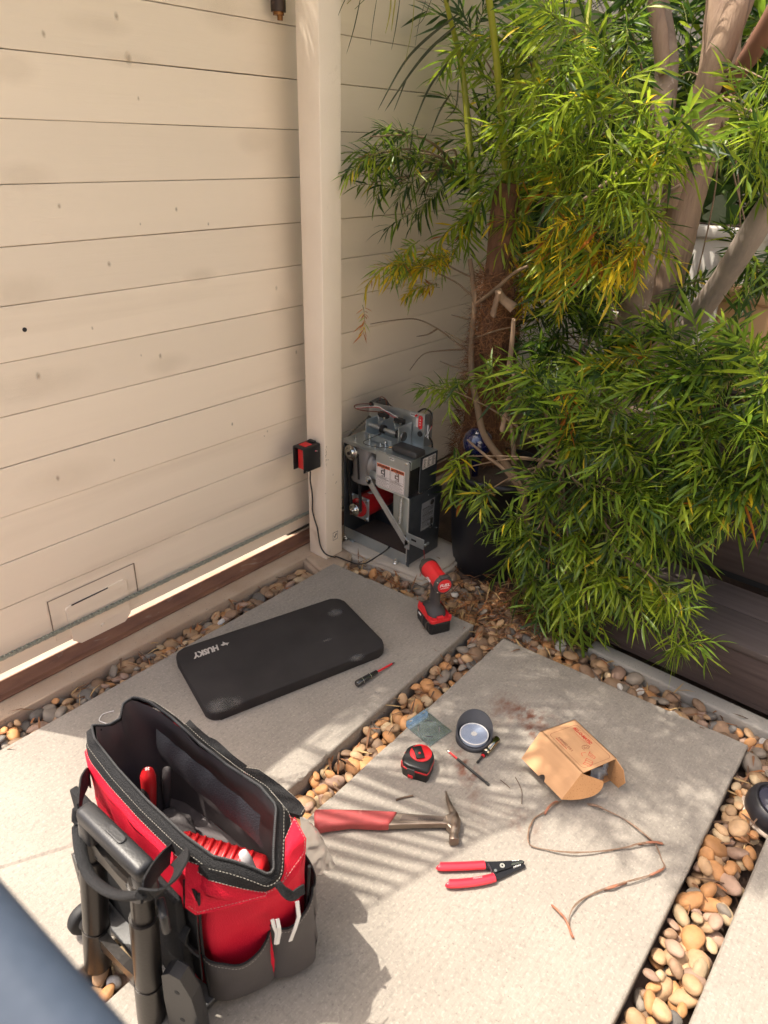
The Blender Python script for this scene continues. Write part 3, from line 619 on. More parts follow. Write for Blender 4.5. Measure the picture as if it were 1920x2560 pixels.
p1, p2 = G(*zC(640, 745), .003), G(*zC(1228, 1228), .004)
bt2 = thing('long_driver_bit', 'long thin black driver bit with a red collar on the slab', 'driver bit', frame(p1, p2 - p1, 0.0042)); L_ = (p2 - p1).length
g = MB(); xl(g, [(0, 0.0016, -0.001), (0.004, 0.0034, 0), (0.010, 0.0036, 0), (0.013, 0.0027, 0)], 8, z=0); g.build('tip', m_bright, bt2)
g = MB(); xl(g, [(0.012, 0.0030, 0), (0.020, 0.0026, 0), (L_ * .27, 0.0030, 0)], 10, z=0); g.build('red_collar', m_redp, bt2)
g = MB(); xl(g, [(L_ * .27, 0.0035, 0), (L_ * .88, 0.0035, 0), (L_ * .89, 0.0028, 0), (L_ * .92, 0.0028, 0), (L_ * .93, 0.0038, 0), (L_, 0.0038, 0)], 8, z=0); g.build('shank', m_blk, bt2)

tc = G(1046, 1917); md = G(1027, 1957) - tc
tp = thing('tape_measure', 'black and red tape measure lying on its side above the hammer', 'tape measure', frame(tc, md, 0.0005))
def dshape(r, n=14):   # x towards the mouth
    pts = [(r * 1.05, r * 0.92), (r * 0.75, r)]
    pts += [(r * math.cos(rad(a)), r * math.sin(rad(a))) for a in range(100, 261, 12)]
    pts += [(r * 0.6, -r * 0.98), (r * 1.0, -r * 0.75), (r * 1.12, -r * 0.35)]
    return pts
g = MB(); g.prism(list(reversed(dshape(0.0405)))[::-1], 0, 0.044, 0.006, 3, True); g.build('case', m_blk, tp)
g = MB(); g.prism(dshape(0.0412), 0.026, 0.0315, 0.0004, 1, True); g.build('red_band', m_redp, tp)
g = MB(); g.prism([(0.030 * math.cos(rad(a)) - 0.008, 0.030 * math.sin(rad(a)) + 0.002) for a in range(0, 360, 15)], 0.040, 0.0475, 0.003, 3, True); g.build('red_cheek', m_redp, tp)
g = MB(); g.box((-0.002, -0.002, 0.0510), (0.040, 0.024, 0.004), 0.0015, 2, rot=RZ(35)); g.box((-0.016, -0.013, 0.0485), (0.010, 0.024, 0.006), 0.0015, 2, rot=RZ(35)); cl = g.build('belt_clip', m_blk, tp)
g = MB(); g.cyl((0.002, 0.001, 0.053), (0.002, 0.001, 0.0548), 0.0032, n=14); g.build('clip_rivet', m_redp, cl)
g = MB(); g.box((0.016, -0.0398, 0.017), (0.022, 0.004, 0.024), 0.0015, 2); g.box((-0.012, -0.0395, 0.017), (0.016, 0.004, 0.026), 0.0015, 2, rot=RZ(-20)); g.build('red_grip', m_redp, tp)
g = MB(); g.box((0.044, -0.006, 0.020), (0.008, 0.022, 0.030), 0.002, 2); g.build('mouth_guard', m_grip, tp)
g = MB(); g.box((0.0475, -0.006, 0.010), (0.006, 0.014, 0.009), 0.001); g.build('mouth', m_redp, tp)

# ------------------------------------------------------------------ hammer
def z4(x, y): return (720 + x / 2.765, 1700 + y / 2.765)
hb, hh = G(*z4(185, 965), .018), G(*z4(1140, 975), .018)
hm = thing('hammer', 'claw hammer with worn red rubber grip and brownish steel head', 'hammer', frame(hb, hh - hb, 0.0005))
def hl(x, y, z=.018): q = loc(hm, G(*z4(x, y), z)); return (q.x, q.y)
m_hg = mat('worn_red_grip', (0.36, 0.055, 0.055), rough=0.7, col2=(0.26, 0.045, 0.045), scale=30, bump=0.2, bscale=200, wear=(0.45, 0.15, 0.13), wscale=30, wamt=0.66)
m_hs = mat('hammer_steel', (0.30, 0.245, 0.20), rough=0.42, metal=0.85, col2=(0.20, 0.15, 0.12), scale=30, mixc=0.6, bump=0.15, bscale=120, wear=(0.16, 0.09, 0.06), wscale=24, wamt=0.6)
gp_ = [hl(*p) for p in ((192, 912), (180, 930), (182, 995), (215, 1045), (260, 1035), (430, 1012), (640, 1022), (692, 1020), (725, 975), (752, 927), (500, 915), (300, 910))]
g = MB(); g.T = Matrix.Translation((0, 0, 0.002)); b = bmesh.new()
lo = [b.verts.new((x, y, 0)) for x, y in gp_]; hi = [b.verts.new((x, y, 0.030)) for x, y in gp_]; k = len(gp_)
t_ = b.faces.new(hi); u_ = b.faces.new(list(reversed(lo)))
for i in range(k): b.faces.new((lo[i], lo[(i + 1) % k], hi[(i + 1) % k], hi[i]))
bmesh.ops.recalc_face_normals(b, faces=b.faces); bmesh.ops.bevel(b, geom=list(t_.edges) + list(u_.edges), offset=0.009, segments=4, affect='EDGES', profile=0.5)
g.bm(b, True); gq = g.build('grip', m_hg, hm)
sh_ = [hl(*p) for p in ((690, 1015), (750, 930), (900, 940), (1090, 955), (1120, 965), (1110, 1010), (1060, 1005), (900, 1008), (740, 1014))]
g = MB(); g.prism(sh_, 0.009, 0.025, 0.003, 2); hs = g.build('shank', m_hs, hm)
ins = [hl(*p) for p in ((770, 985), (790, 950), (1080, 965), (1070, 988))]
g = MB(); g.prism(ins, 0.0252, 0.0256, 0); g.build('shank_web', mat('dark_web', (0.13, 0.10, 0.085), rough=0.5, metal=0.7), hs)
px_ = hl(955, 977); lettering('Milwaukee', 0.011, m_blk, hm, axes((px_[0], px_[1], 0.0257), (1, 0, 0), (0, 1, 0)), shear=0.25, sx=0.9)
# head: tapered sections from claw tip to striking face
hd = [((1092, 775), 0.004, 0.010, 0.010), ((1103, 830), 0.009, 0.014, 0.012), ((1125, 885), 0.014, 0.017, 0.014), ((1148, 940), 0.021, 0.022, 0.016), ((1158, 985), 0.026, 0.028, 0.017), ((1152, 1030), 0.026, 0.028, 0.017), ((1146, 1065), 0.020, 0.024, 0.017), ((1146, 1085), 0.023, 0.026, 0.0165), ((1147, 1115), 0.0255, 0.0285, 0.0165), ((1148, 1122), 0.0235, 0.0265, 0.0165)]
pts = []
for (p, w_, h_, zc) in hd:
    x, y = hl(p[0], p[1], zc); pts.append((Vector((x, y, zc)), w_ / 2, h_ / 2))
g = MB(); vs = []; n = 10
for i, (p, a, h_) in enumerate(pts):
    d = (pts[min(i + 1, len(pts) - 1)][0] - pts[max(i - 1, 0)][0]); d.z = 0; d.normalize(); s = Vector((-d.y, d.x, 0))
    for j in range(n):
        t = 2 * math.pi * (j + .5) / n; cs, sn = math.cos(t), math.sin(t)
        vs.append(p + s * a * math.copysign(abs(cs) ** .6, cs) + Vector((0, 0, 1)) * h_ * math.copysign(abs(sn) ** .6, sn))
kk = len(pts); g.add(vs, [(i * n + j, i * n + (j + 1) % n, (i + 1) * n + (j + 1) % n, (i + 1) * n + j) for i in range(kk - 1) for j in range(n)], True); g.add(vs[:n], [tuple(reversed(range(n)))]); g.add(vs[-n:], [tuple(range(n))])
hd_ = g.build('head', m_hs, hm)
sk_ = [hl(*p) for p in ((1085, 950), (1150, 920), (1165, 1000), (1125, 1045), (1095, 1015))]; g = MB(); g.prism(sk_, 0.006, 0.0275, 0.004, 2); g.build('cheek', m_hs, hd_)

# ------------------------------------------------------------------ wire strippers
def zS(x, y): return (1070 + x / 6.381, 2100 + y / 6.381)
s0, s1 = G(*zS(175, 430), .008), G(*zS(1540, 380), .008)
ws = thing('wire_stripper', 'wire stripper pliers with bright red handles and black jaws', 'wire stripper', frame(s0, s1 - s0, 0.0005))
def wl(x, y, z=.010): q = loc(ws, G(*zS(x, y), z)); return (q.x, q.y)
m_dip = mat('red_dip', (0.66, 0.022, 0.040), rough=0.30, coat=0.4)
def handle(line, w0, nm):
    pts = spline([Vector((*wl(x, y), 0.010)) for x, y in line], 6); n_ = len(pts)
    rs = [w0 * (0.62 if i == 0 else 0.86 if i == 1 else 0.97 if i == 2 else 1) for i in range(n_)]
    g = MB(); g.tube(pts, rs, 12, flat=0.72, upv=(0, 0, 1)); return g.build(nm, m_dip, ws)
handle([(178, 420), (210, 428), (400, 425), (650, 415), (905, 400)], 0.0107, 'handle')
h2 = handle([(318, 690), (350, 700), (520, 695), (750, 670), (930, 635), (1060, 600)], 0.0107, 'handle')
m_jaw = mat('black_oxide', (0.022, 0.022, 0.026), rough=0.35, metal=0.6)
g = MB(); g.prism([wl(*p) for p in ((890, 460), (905, 350), (1085, 350), (1430, 330), (1500, 330), (1538, 355), (1530, 375), (1360, 430), (1250, 470), (1080, 520), (1000, 470))][::-1], 0.0085, 0.0125, 0.0008, 1); j1 = g.build('jaw', m_jaw, ws)
g = MB(); g.prism([wl(*p) for p in ((975, 575), (1060, 480), (1220, 400), (1260, 405), (1350, 400), (1535, 375), (1562, 415), (1370, 505), (1200, 590), (1100, 632), (1060, 610))][::-1], 0.0045, 0.0084, 0.0008, 1); g.build('jaw', m_jaw, ws)
c_ = wl(1182, 425); g = MB(); g.cyl((c_[0], c_[1], 0.0125), (c_[0], c_[1], 0.0142), 0.0058, n=18); pv = g.build('pivot_rivet', mat('rivet_steel', (0.62, 0.60, 0.54), rough=0.35, metal=0.8), ws)
g = MB(); g.cyl((c_[0], c_[1], 0.0142), (c_[0], c_[1], 0.0146), 0.0022, n=12); g.build('pivot_dimple', m_jaw, pv)
c_ = wl(1075, 505); g = MB(); g.cyl((c_[0], c_[1], 0.0105), (c_[0], c_[1], 0.0145), 0.0036, n=14); g.build('stop_pin', m_bright, ws)
for i, (x, y) in enumerate([(1345 + 24 * k, 345 - 2 * k) for k in range(5)] + [(1372 + 24 * k, 440 - 8 * k) for k in range(5)]):
    q = wl(x, y); g = MB(); g.cyl((q[0], q[1], 0.0086 if i > 4 else 0.0125), (q[0], q[1], 0.0131), 0.0011, n=8); g.build('gauge_hole', m_white, ws)
g = MB()
for k in range(9):
    q = wl(1340 + 20 * k, 400 - 4 * k); g.box((q[0], q[1], 0.0128), (0.0012, 0.0062, 0.0014), rot=RZ(-25))
g.build('serrations', m_bright, ws)
pts = [Vector((*wl(955 + (70 * k / 40), 395 + 150 * k / 40), 0.0135)) + Vector((0.0022 * math.cos(k * 1.4), 0, 0.0022 * math.sin(k * 1.4))) for k in range(41)]
g = MB(); g.tube(pts, 0.0007, 5); g.build('return_spring', mat('spring_dark', (0.16, 0.13, 0.16), rough=0.3, metal=0.9), ws)
q = wl(785, 638); lettering('Milwaukee', 0.0065, mat('faint_print', (0.75, 0.35, 0.36), rough=0.5), ws, axes((q[0], q[1], 0.0181), (1, 0.16, 0), (-0.16, 1, 0)), shear=0.25, sx=0.8)

# ------------------------------------------------------------------ cardboard box
def zX(x, y): return (1300 + x / 5.53, 1780 + y / 5.53)
H_ = 0.085
A, B, C_, D = [G(*zX(*p), H_) for p in ((280, 270), (760, 100), (1335, 640), (850, 850))]
E_, F_ = G(*zX(575, 1210), 0.036), G(*zX(20, 640), 0.040)
c = avg(A, B, C_, D); bx_ = thing('cardboard_box', 'small open brown cardboard box with red print, grey plastic inside', 'box', frame(c, D - A, 0.0005))
Bi = bx_.matrix_world.inverted()
a, b, c_, d, e, f_ = [Bi @ v for v in (A, B, C_, D, E_, F_)]
m_card = mat('brown_cardboard', (0.50, 0.285, 0.145), rough=0.85, col2=(0.45, 0.25, 0.125), scale=12, bump=0.08, bscale=300, stretch=(1, 6, 1))
m_card2 = mat('cardboard_inner', (0.46, 0.24, 0.105), rough=0.9, speck=(0.36, 0.17, 0.07), sscale=300, samt=0.05, bump=0.1, bscale=300)
def board(mb, pts, th=0.0022):
    pts = [Vector(p) for p in pts]; nrm = (pts[1] - pts[0]).cross(pts[2] - pts[0]).normalized() * th; k = len(pts)
    mb.add(pts + [p - nrm for p in pts], [tuple(range(k)), tuple(range(2 * k - 1, k - 1, -1))] + [(i, k + i, k + (i + 1) % k, (i + 1) % k) for i in range(k)])
def dn(v, z=0.0008): return Vector((v.x, v.y, z))
g = MB(); board(g, [a, d, c_, b]); top = g.build('top_panel', m_card, bx_)
# flared lid panel with a thumb notch on its free edge
def lerp(u, v, t): return u + (v - u) * t
nt_ = []
for k in range(9):
    t = 0.44 + 0.14 * k / 8; s = math.sin(math.pi * k / 8) ** 0.6 * 0.012
    nt_.append(lerp(f_, e, t) + (lerp(a, d, t) - lerp(f_, e, t)).normalized() * s)
g = MB(); board(g, [a, f_] + nt_ + [e, d]); g.build('lid_panel', m_card, bx_)
# semicircular ear hinged on the lid panel
u = (e - d); out = (Bi @ G(*zX(1130, 1075), 0.040)) - lerp(d, e, 0.35)
ear = [d + u * t + out * (max(0, 1 - abs((t - 0.36) / 0.64) ** 2.2)) ** 0.75 * 0.98 for t in [k / 18 for k in range(19)]]
ear[0] = d.copy(); g = MB(); board(g, [d] + [e] + ear[::-1][1:-1]); g.build('ear_flap', m_card2, bx_)
g = MB(); board(g, [b, c_, dn(c_), dn(b)]); g.build('back_panel', m_card, bx_)
g = MB(); board(g, [a, b, dn(b), dn(a)]); g.build('end_panel', m_card, bx_)
ins_ = (b - a).normalized() * 0.004
g = MB(); board(g, [d + ins_, a + ins_, dn(a) + ins_, dn(d) + ins_]); g.build('front_panel', m_card2, bx_)
g = MB(); board(g, [dn(a, .003), dn(b, .003), dn(c_, .003), dn(d, .003)]); g.build('bottom_panel', m_card2, bx_)
ld = (d - a).normalized()
ef = [c_, c_ + ld * 0.030 - Vector((0, 0, 0.012)), c_ + ld * 0.045 - Vector((0, 0, 0.045)), c_ + ld * 0.030 - Vector((0, 0, 0.078)), dn(c_, .004)]
g = MB(); board(g, [v - ins_ * 0.5 for v in ef]); g.build('inner_ear', m_card2, bx_)
m_gp = mat('grey_film', (0.13, 0.14, 0.16), rough=0.35, coat=0.3)
g = MB(); nn = 18; grid = []
cc = lerp(d, c_, 0.62); wv = (c_ - d) * 0.30
for i in range(nn + 1):
    row = []
    for j in range(nn + 1):
        s, t = i / nn * 2 - 1, j / nn
        q = cc + wv * s - Vector((0, 0, 0.010 + 0.070 * t)) + ld * (-0.010 + 0.016 * math.sin(t * 3.1) * (1 - s * s))
        row.append(q + Vector((noise.noise(q * 60), noise.noise(q * 55 + Vector((5, 0, 0))), noise.noise(q * 60 + Vector((0, 7, 0))))) * 0.010)
    grid.append(row)
g.sheet(grid); g.build('film_liner', m_gp, bx_)
m_rink = mat('red_ink', (0.50, 0.045, 0.025), rough=0.7); m_bink = mat('brown_ink', (0.20, 0.055, 0.03), rough=0.7)
uu, vv = (d - a).normalized(), (b - a).normalized(); Lu, Lv = (d - a).length, (b - a).length
def tf(s, t, dz=0.0003): q = a + uu * Lu * s + vv * Lv * t; return Vector((q.x, q.y, q.z + dz))
g = MB(); rr2 = rrect(Lu * 0.82, Lv * 0.80, 0.010, 6)
cen = tf(0.52, 0.52); ring = [Vector((cen.x, cen.y, cen.z)) + uu * x + vv * y for x, y in rr2]; ring2 = [Vector((cen.x, cen.y, cen.z)) + uu * x * 0.988 + vv * y * 0.983 for x, y in rr2]
k = len(ring); g.add(ring + ring2, [(i, (i + 1) % k, k + (i + 1) % k, k + i) for i in range(k)]); g.build('printed_border', m_bink, top).parent = bx_
lettering('ALL-O-MATIC', 0.0135, m_rink, bx_, axes(tf(0.36, 0.79), uu, vv), bold=0.0005, sx=0.80)
for (r1, r2) in ((0.033, 0.0155),):
    g = MB(); c0 = tf(0.36, 0.79, 0.00025); n = 36
    o1 = [c0 + uu * (r1 * math.cos(t * 2 * math.pi / n)) + vv * (0.0115 * math.sin(t * 2 * math.pi / n)) for t in range(n)]; o2_ = [c0 + uu * (r1 * .975 * math.cos(t * 2 * math.pi / n)) + vv * (0.0108 * math.sin(t * 2 * math.pi / n)) for t in range(n)]
    g.add(o1 + o2_, [(i, (i + 1) % n, n + (i + 1) % n, n + i) for i in range(n)]); g.build('printed_oval', m_rink, bx_)
lettering('INFRARED EYE 2', 0.0088, m_bink, bx_, axes(tf(0.40, 0.26), uu, vv), sx=0.85)
lettering('PHOTO EYE REFLECTOR', 0.0045, m_rink, bx_, axes(tf(0.36, 0.19), uu, vv), sx=0.85)
def sketch(lines, w_=0.0005):
    g = MB()
    for ln_ in lines:
        for i in range(len(ln_) - 1):
            p_, q_ = tf(*ln_[i]), tf(*ln_[i + 1]); dd = (q_ - p_).normalized().cross(Vector((0, 0, 1))) * w_
            g.add([p_ - dd, p_ + dd, q_ + dd, q_ - dd], [(0, 1, 2, 3)])
    return g
circ = [(0.60 + 0.06 * math.cos(t), 0.60 + 0.085 * math.sin(t)) for t in [k * .35 for k in range(19)]]
sketch([circ[6:16], [(0.555, 0.68), (0.60, 0.72), (0.63, 0.62), (0.60, 0.55), (0.555, 0.60), (0.555, 0.68)], [(0.58, 0.70), (0.60, 0.62), (0.59, 0.56)]]).build('printed_sketch', m_bink, bx_)
sketch([[(0.68, 0.50), (0.66, 0.40), (0.72, 0.36)], [(0.70, 0.58), (0.82, 0.60), (0.84, 0.54), (0.74, 0.50), (0.70, 0.58)], [(0.74, 0.54), (0.80, 0.57)], [(0.78, 0.40), (0.88, 0.46), (0.93, 0.36), (0.84, 0.28), (0.78, 0.40)], [(0.80, 0.34), (0.90, 0.42)], [(0.84, 0.28), (0.85, 0.22), (0.94, 0.30), (0.93, 0.36)], [(0.68, 0.62), (0.72, 0.56)]], 0.0006).build('printed_sketch', m_rink, bx_)

# ------------------------------------------------------------------ stripped wire and twigs
def z5(x, y): return (1250 + x / 2.476, 1700 + y / 2.476)
m_wire = mat('brown_wire', (0.14, 0.085, 0.055), rough=0.6, col2=(0.24, 0.15, 0.10), scale=120)
m_sleeve = mat('copper_sleeve', (0.34, 0.13, 0.07), rough=0.5, col2=(0.22, 0.085, 0.05), scale=80)
wi = thing('stripped_wire', 'loop of stripped brown twin wire on the slab below the box', 'wire', Matrix.Translation(G(*z5(600, 1000), 0)))
Wi = wi.matrix_world.inverted()
def wp_(line, z=0.004): return [Wi @ G(*z5(x, y), z + (0.004 * math.sin(i * 1.7) + 0.004 if 0 < i < len(line) - 1 else 0)) for i, (x, y) in enumerate(line)]
l1 = [(380, 752), (315, 775), (280, 815), (215, 855), (185, 910), (172, 990), (200, 1030), (290, 1052), (420, 1066), (560, 1066), (690, 1052), (790, 1035), (850, 1015), (950, 1003), (1015, 1018)]
l2 = [(540, 765), (620, 790), (700, 825), (780, 870), (850, 920), (920, 975), (960, 1015), (985, 1070), (1005, 1120), (1018, 1155), (990, 1185), (920, 1212), (780, 1250), (640, 1295), (560, 1330), (490, 1370), (450, 1415), (430, 1470), (428, 1510)]
l3 = [(318, 1392), (360, 1430), (400, 1475), (425, 1525), (440, 1570), (455, 1598)]
for ln_ in (l1, l2):
    pts = spline(wp_(ln_), 5)
    g = MB(); g.tube([p + Vector((0.0009, 0.0009, 0)) for p in pts], 0.0011, 5); g.build('strand', m_wire, wi)
    g = MB(); g.tube([p - Vector((0.0009, 0.0009, -0.0006)) + Vector((noise.noise(p * 30), noise.noise(p * 30 + Vector((3, 1, 0))), 0)) * 0.003 for p in pts], 0.0011, 5); g.build('strand', m_wire, wi)
for ln_, r in ((l3, 0.0028), ([(640, 1297), (700, 1280), (785, 1250)], 0.0030), ([(920, 1213), (970, 1190), (1010, 1168), (1018, 1150)], 0.0028), ([(172, 990), (180, 920), (200, 880)], 0.0026), ([(275, 832), (300, 790), (335, 760), (360, 756)], 0.0036), ([(850, 1016), (950, 1003), (1010, 1014)], 0.0030), ([(780, 868), (860, 925), (950, 1005)], 0.0026), ([(550, 768), (600, 778), (640, 795)], 0.0026)):
    pts = spline(wp_(ln_, 0.0035), 5); g = MB(); g.tube(pts, [r * (0.5 if i in (0, len(pts) - 1) else R_.uniform(.85, 1.1)) for i in range(len(pts))], 6, flat=0.7); g.build('sleeve', m_sleeve if r > 0.0027 else m_wire, wi)
m_twig = mat('dry_twig', (0.10, 0.065, 0.045), rough=0.9)
for i, (ln_, r, zf, lb) in enumerate((([(748, 830), (800, 812), (866, 800)], 0.0026, z4, 'short dark twig on the slab just above the hammer'), ([(1468, 690), (1500, 715), (1533, 745)], 0.0010, z4, 'short thin pale twig on the slab right of the driver bit'), ([(1572, 672), (1598, 720), (1617, 775), (1615, 855)], 0.0011, z4, 'long thin curved brown twig left of the cardboard box'))):
    g = MB(); g.tube(spline([G(*zf(x, y), 0.0035) for x, y in ln_], 5), r, 5)
    if i == 0: g.tube([G(*zf(850, 808), .003), G(*zf(862, 794), .004)], 0.0012, 5)
    tag(g.build('twig', m_twig), lb, 'twig')
g = MB(); g.tube(spline([G(285, 1777, .002), G(258, 1785, .003), (G(248, 1800, .003)), G(258, 1806, .002), G(277, 1812, .002)], 6), 0.0012, 5); tag(g.build('wire_offcut', m_white), 'thin white curved wire offcut on the slab behind the bag', 'wire')

# ------------------------------------------------------------------ round ground lamp at the right edge
lc = G(1938, 2030, -0.02); lp = thing('ground_lamp', 'round black lamp with a gridded lens, cut by right edge', 'lamp', Matrix.Translation((lc.x, lc.y, -0.035)) @ Matrix.Rotation(rad(8), 4, 'X'))
m_lamp = mat('lamp_black', (0.022, 0.021, 0.025), rough=0.35, bump=0.05, bscale=60)
g = MB(); g.lathe([(0.055, -0.02), (0.075, 0.0), (0.078, 0.02), (0.074, 0.04), (0.066, 0.052), (0.060, 0.055), (0.060, 0.05), (0.0, 0.05)], 40); g.build('body', m_lamp, lp)
g = MB(); g.lathe([(0.056, 0.0505), (0.050, 0.060), (0.032, 0.067), (0.0001, 0.070)], 36); le = g.build('lens', mat('lens_glass', (0.05, 0.05, 0.075), rough=0.15, coat=0.5), lp)
g = MB()
for k in range(-9, 10):
    for ax in (0, 1):
        o_ = k * 0.0055; hw = math.sqrt(max(0, 0.054 ** 2 - o_ * o_)); P = []
        for t in range(9):
            s = -hw + 2 * hw * t / 8; r = math.hypot(s, o_); z = 0.0712 - 0.0195 * (r / 0.056) ** 2.2
            P.append((s, o_, z) if ax == 0 else (o_, s, z))
        g.tube(P, 0.0005, 4)
g.build('lens_grid', mat('grid_line', (0.16, 0.15, 0.19), rough=0.4), le)
g = MB(); g.lathe([(0.074, -0.012), (0.081, -0.006), (0.081, 0.0), (0.076, 0.004)], 40); g.build('pale_rim', mat('pale_rim', (0.55, 0.45, 0.36), rough=0.5), lp)
# ------------------------------------------------------------------ gate machine (cover off)
# local: origin at its foot, x into the machine (away from the open side), y to the gate, z up
OX, OY = 1.875, 1.61
op = thing('gate_operator', 'uncovered zinc gate opener machine with red motor beside the post', 'gate machine', Matrix.Translation((OX, OY, -0.004)))
def fx(x, y, X=1.88): q = PX(*zA(x, y), X); return (q.y - OY, q.z + 0.004)      # zoomed pixel -> y,z on a plane x = X
def P_(mb, n_, m_, par=None): return mb.build(n_, m_, par or op)
m_zd = mat('zinc_dark', (0.12, 0.135, 0.155), rough=0.36, metal=0.7, col2=(0.075, 0.086, 0.10), scale=7, mixc=0.5, rvar=0.08, bscale=30)
m_cast = mat('cast_aluminium', (0.27, 0.25, 0.23), rough=0.55, metal=0.6, bump=0.3, bscale=180)
m_blkr = mat('black_rubber', (0.012, 0.012, 0.013), rough=0.65)
m_motor = mat('motor_red', (0.42, 0.012, 0.016), rough=0.32, coat=0.3)
yL, yR, D_ = 0.170, -0.178, 0.205
# main frame: bottom flange, side cheeks, back, top lip
g = MB(); g.box2((0.0, yR + 0.004, 0.0), (0.004, yL - 0.004, 0.050), 0.001); g.box2((0.004, yR + 0.004, 0.0), (0.05, yL - 0.004, 0.004)); P_(g, 'front_flange', m_zinc)
g = MB(); g.box2((0.0, yL - 0.004, 0.0), (D_, yL, 0.285), 0.0015, 2); P_(g, 'side_cheek', m_zd)
g = MB(); g.box2((0.002, yR, 0.0), (D_, yR + 0.004, 0.300), 0.0015, 2); sc = P_(g, 'side_cheek', m_zd)
g = MB(); g.box2((D_ - 0.004, yR + 0.005, 0.005), (D_, yL - 0.005, 0.29)); P_(g, 'rear_plate', m_zd)
g = MB(); g.box2((0.004, yR + 0.005, 0.0045), (D_ - 0.005, yL - 0.005, 0.007)); P_(g, 'floor_plate', mat('dusty_floor', (0.10, 0.07, 0.055), rough=0.9, bump=0.4, bscale=120))
g = MB(); g.tube(spline([(-0.003, yR + 0.003, 0.02), (-0.003, yR + 0.003, 0.15), (-0.003, yR + 0.004, 0.285), (-0.003, yR + 0.012, 0.300), (-0.003, yR + 0.04, 0.3025), (-0.003, -0.02, 0.3025)], 6), 0.0032, 6); P_(g, 'edge_trim', mat('edge_steel', (0.62, 0.63, 0.60), rough=0.4, metal=0.7))
# bolts holding the frame to the pad
for (x, y, z) in ((-0.012, yL - 0.02, 0.0), (-0.018, yR + 0.045, 0.0)):
    g = MB(); g.cyl((x, y, 0.002), (x, y, 0.005), 0.0115, n=18); g.cyl((x, y, 0.005), (x, y, 0.013), 0.0085, n=6, smooth=False); g.cyl((x, y, 0.013), (x, y, 0.024), 0.0050, n=10); P_(g, 'anchor_bolt', m_bright)
g = MB(); yy, zz = fx(605, 1345); g.cyl((-0.003, yy, zz), (-0.010, yy, zz), 0.0165, n=24); g.cyl((-0.010, yy, zz), (-0.016, yy, zz), 0.008, n=6, smooth=False); P_(g, 'roller_washer', m_zinc)
g = MB(); g.box2((-0.004, yy - 0.02, 0.0), (0.0, yy + 0.006, zz + 0.014), 0.001); P_(g, 'roller_tab', m_zd)
g = MB(); yy, zz = fx(912, 1384); g.cyl((-0.004, yy, zz), (0.004, yy, zz), 0.0042, n=12); P_(g, 'grommet', m_blkr)
# top deck over the gear box
g = MB(); g.box2((-0.002, -0.012, 0.447), (0.12, yL, 0.451), 0.001); g.box2((-0.006, -0.012, 0.436), (-0.002, yL, 0.451), 0.001); td = P_(g, 'top_deck', m_zinc)
g = MB(); g.box2((0.0, yL - 0.004, 0.285), (0.12, yL, 0.447), 0.001); P_(g, 'upper_cheek', m_zd)
g = MB(); g.box2((0.12, yR + 0.01, 0.29), (0.124, yL, 0.447), 0.001); P_(g, 'upper_back', m_zd)
for (y, x) in ((0.125, 0.02), (0.01, 0.01), (0.02, 0.05), (0.14, 0.09), (0.06, 0.03)):
    g = MB(); g.cyl((x, y, 0.451), (x, y, 0.462), 0.0035, n=8); P_(g, 'deck_screw', m_bright, td)
# gear box casting
g = MB(); loft(g, [(0.06, 0.095, 0.275, 0.055, 0.060), (0.06, 0.095, 0.285, 0.058, 0.066), (0.06, 0.095, 0.295, 0.050, 0.058), (0.06, 0.095, 0.33, 0.050, 0.056), (0.06, 0.095, 0.42, 0.050, 0.056), (0.06, 0.095, 0.438, 0.042, 0.048)], 24, 0.75); P_(g, 'gear_box', m_cast)
g = MB(); g.T = Matrix.Translation((0.05, 0.045, 0.365)) @ Matrix.Rotation(rad(90), 4, 'X'); g.lathe([(0.052, 0), (0.058, 0.004), (0.058, 0.014), (0.046, 0.020), (0.040, 0.030), (0.036, 0.045), (0.0, 0.045)], 28); P_(g, 'gear_box_neck', m_cast)
y1, z1 = fx(590, 600, OX + 0.003); y2, z2_ = fx(618, 1075, OX + 0.003)
for (y, z, r, nm) in ((y1, z1, 0.033, 'upper_pulley'), (y2, z2_, 0.027, 'lower_pulley')):
    g = MB(); g.T = Matrix.Translation((0.022, y, z)) @ Matrix.Rotation(rad(-90), 4, 'Y')
    g.lathe([(r * .96, 0), (r, 0.002), (r, 0.006), (r * .78, 0.012), (r, 0.018), (r, 0.022), (r * .93, 0.024), (r * .55, 0.024), (r * .55, 0.030), (r * .45, 0.032), (r * .30, 0.032)], 36); pu = P_(g, nm, mat('pulley_steel', (0.55, 0.56, 0.53), rough=0.22, metal=1.0))
    g = MB(); g.T = Matrix.Translation((-0.0102, y, z)) @ Matrix.Rotation(rad(-90), 4, 'Y'); g.lathe([(r * .22, 0), (r * .22, 0.004), (0, 0.004)], 14); P_(g, 'shaft_end', m_blk if nm[0] == 'u' else m_bright, pu)
for s, xx in ((1, 0.012), (-1, 0.012)):
    a = (0.012, y1 + s * 0.027, z1); b = (0.012, y2 + s * 0.021, z2_); dx = 0.005
    g = MB(); g.add([(xx + e * dx, p[1] + s * w_, p[2]) for p in (a, b) for e in (-1, 1) for w_ in (0, 0.009)], [(0, 1, 3, 2), (4, 6, 7, 5), (0, 4, 5, 1), (2, 3, 7, 6), (0, 2, 6, 4), (1, 5, 7, 3)]); P_(g, 'drive_belt', m_blkr)
g = MB(); g.box2((0.02, y1 - 0.05, z1 - 0.06), (0.03, y1 - 0.015, z1 - 0.03), 0.004); P_(g, 'tensioner', m_blkr)
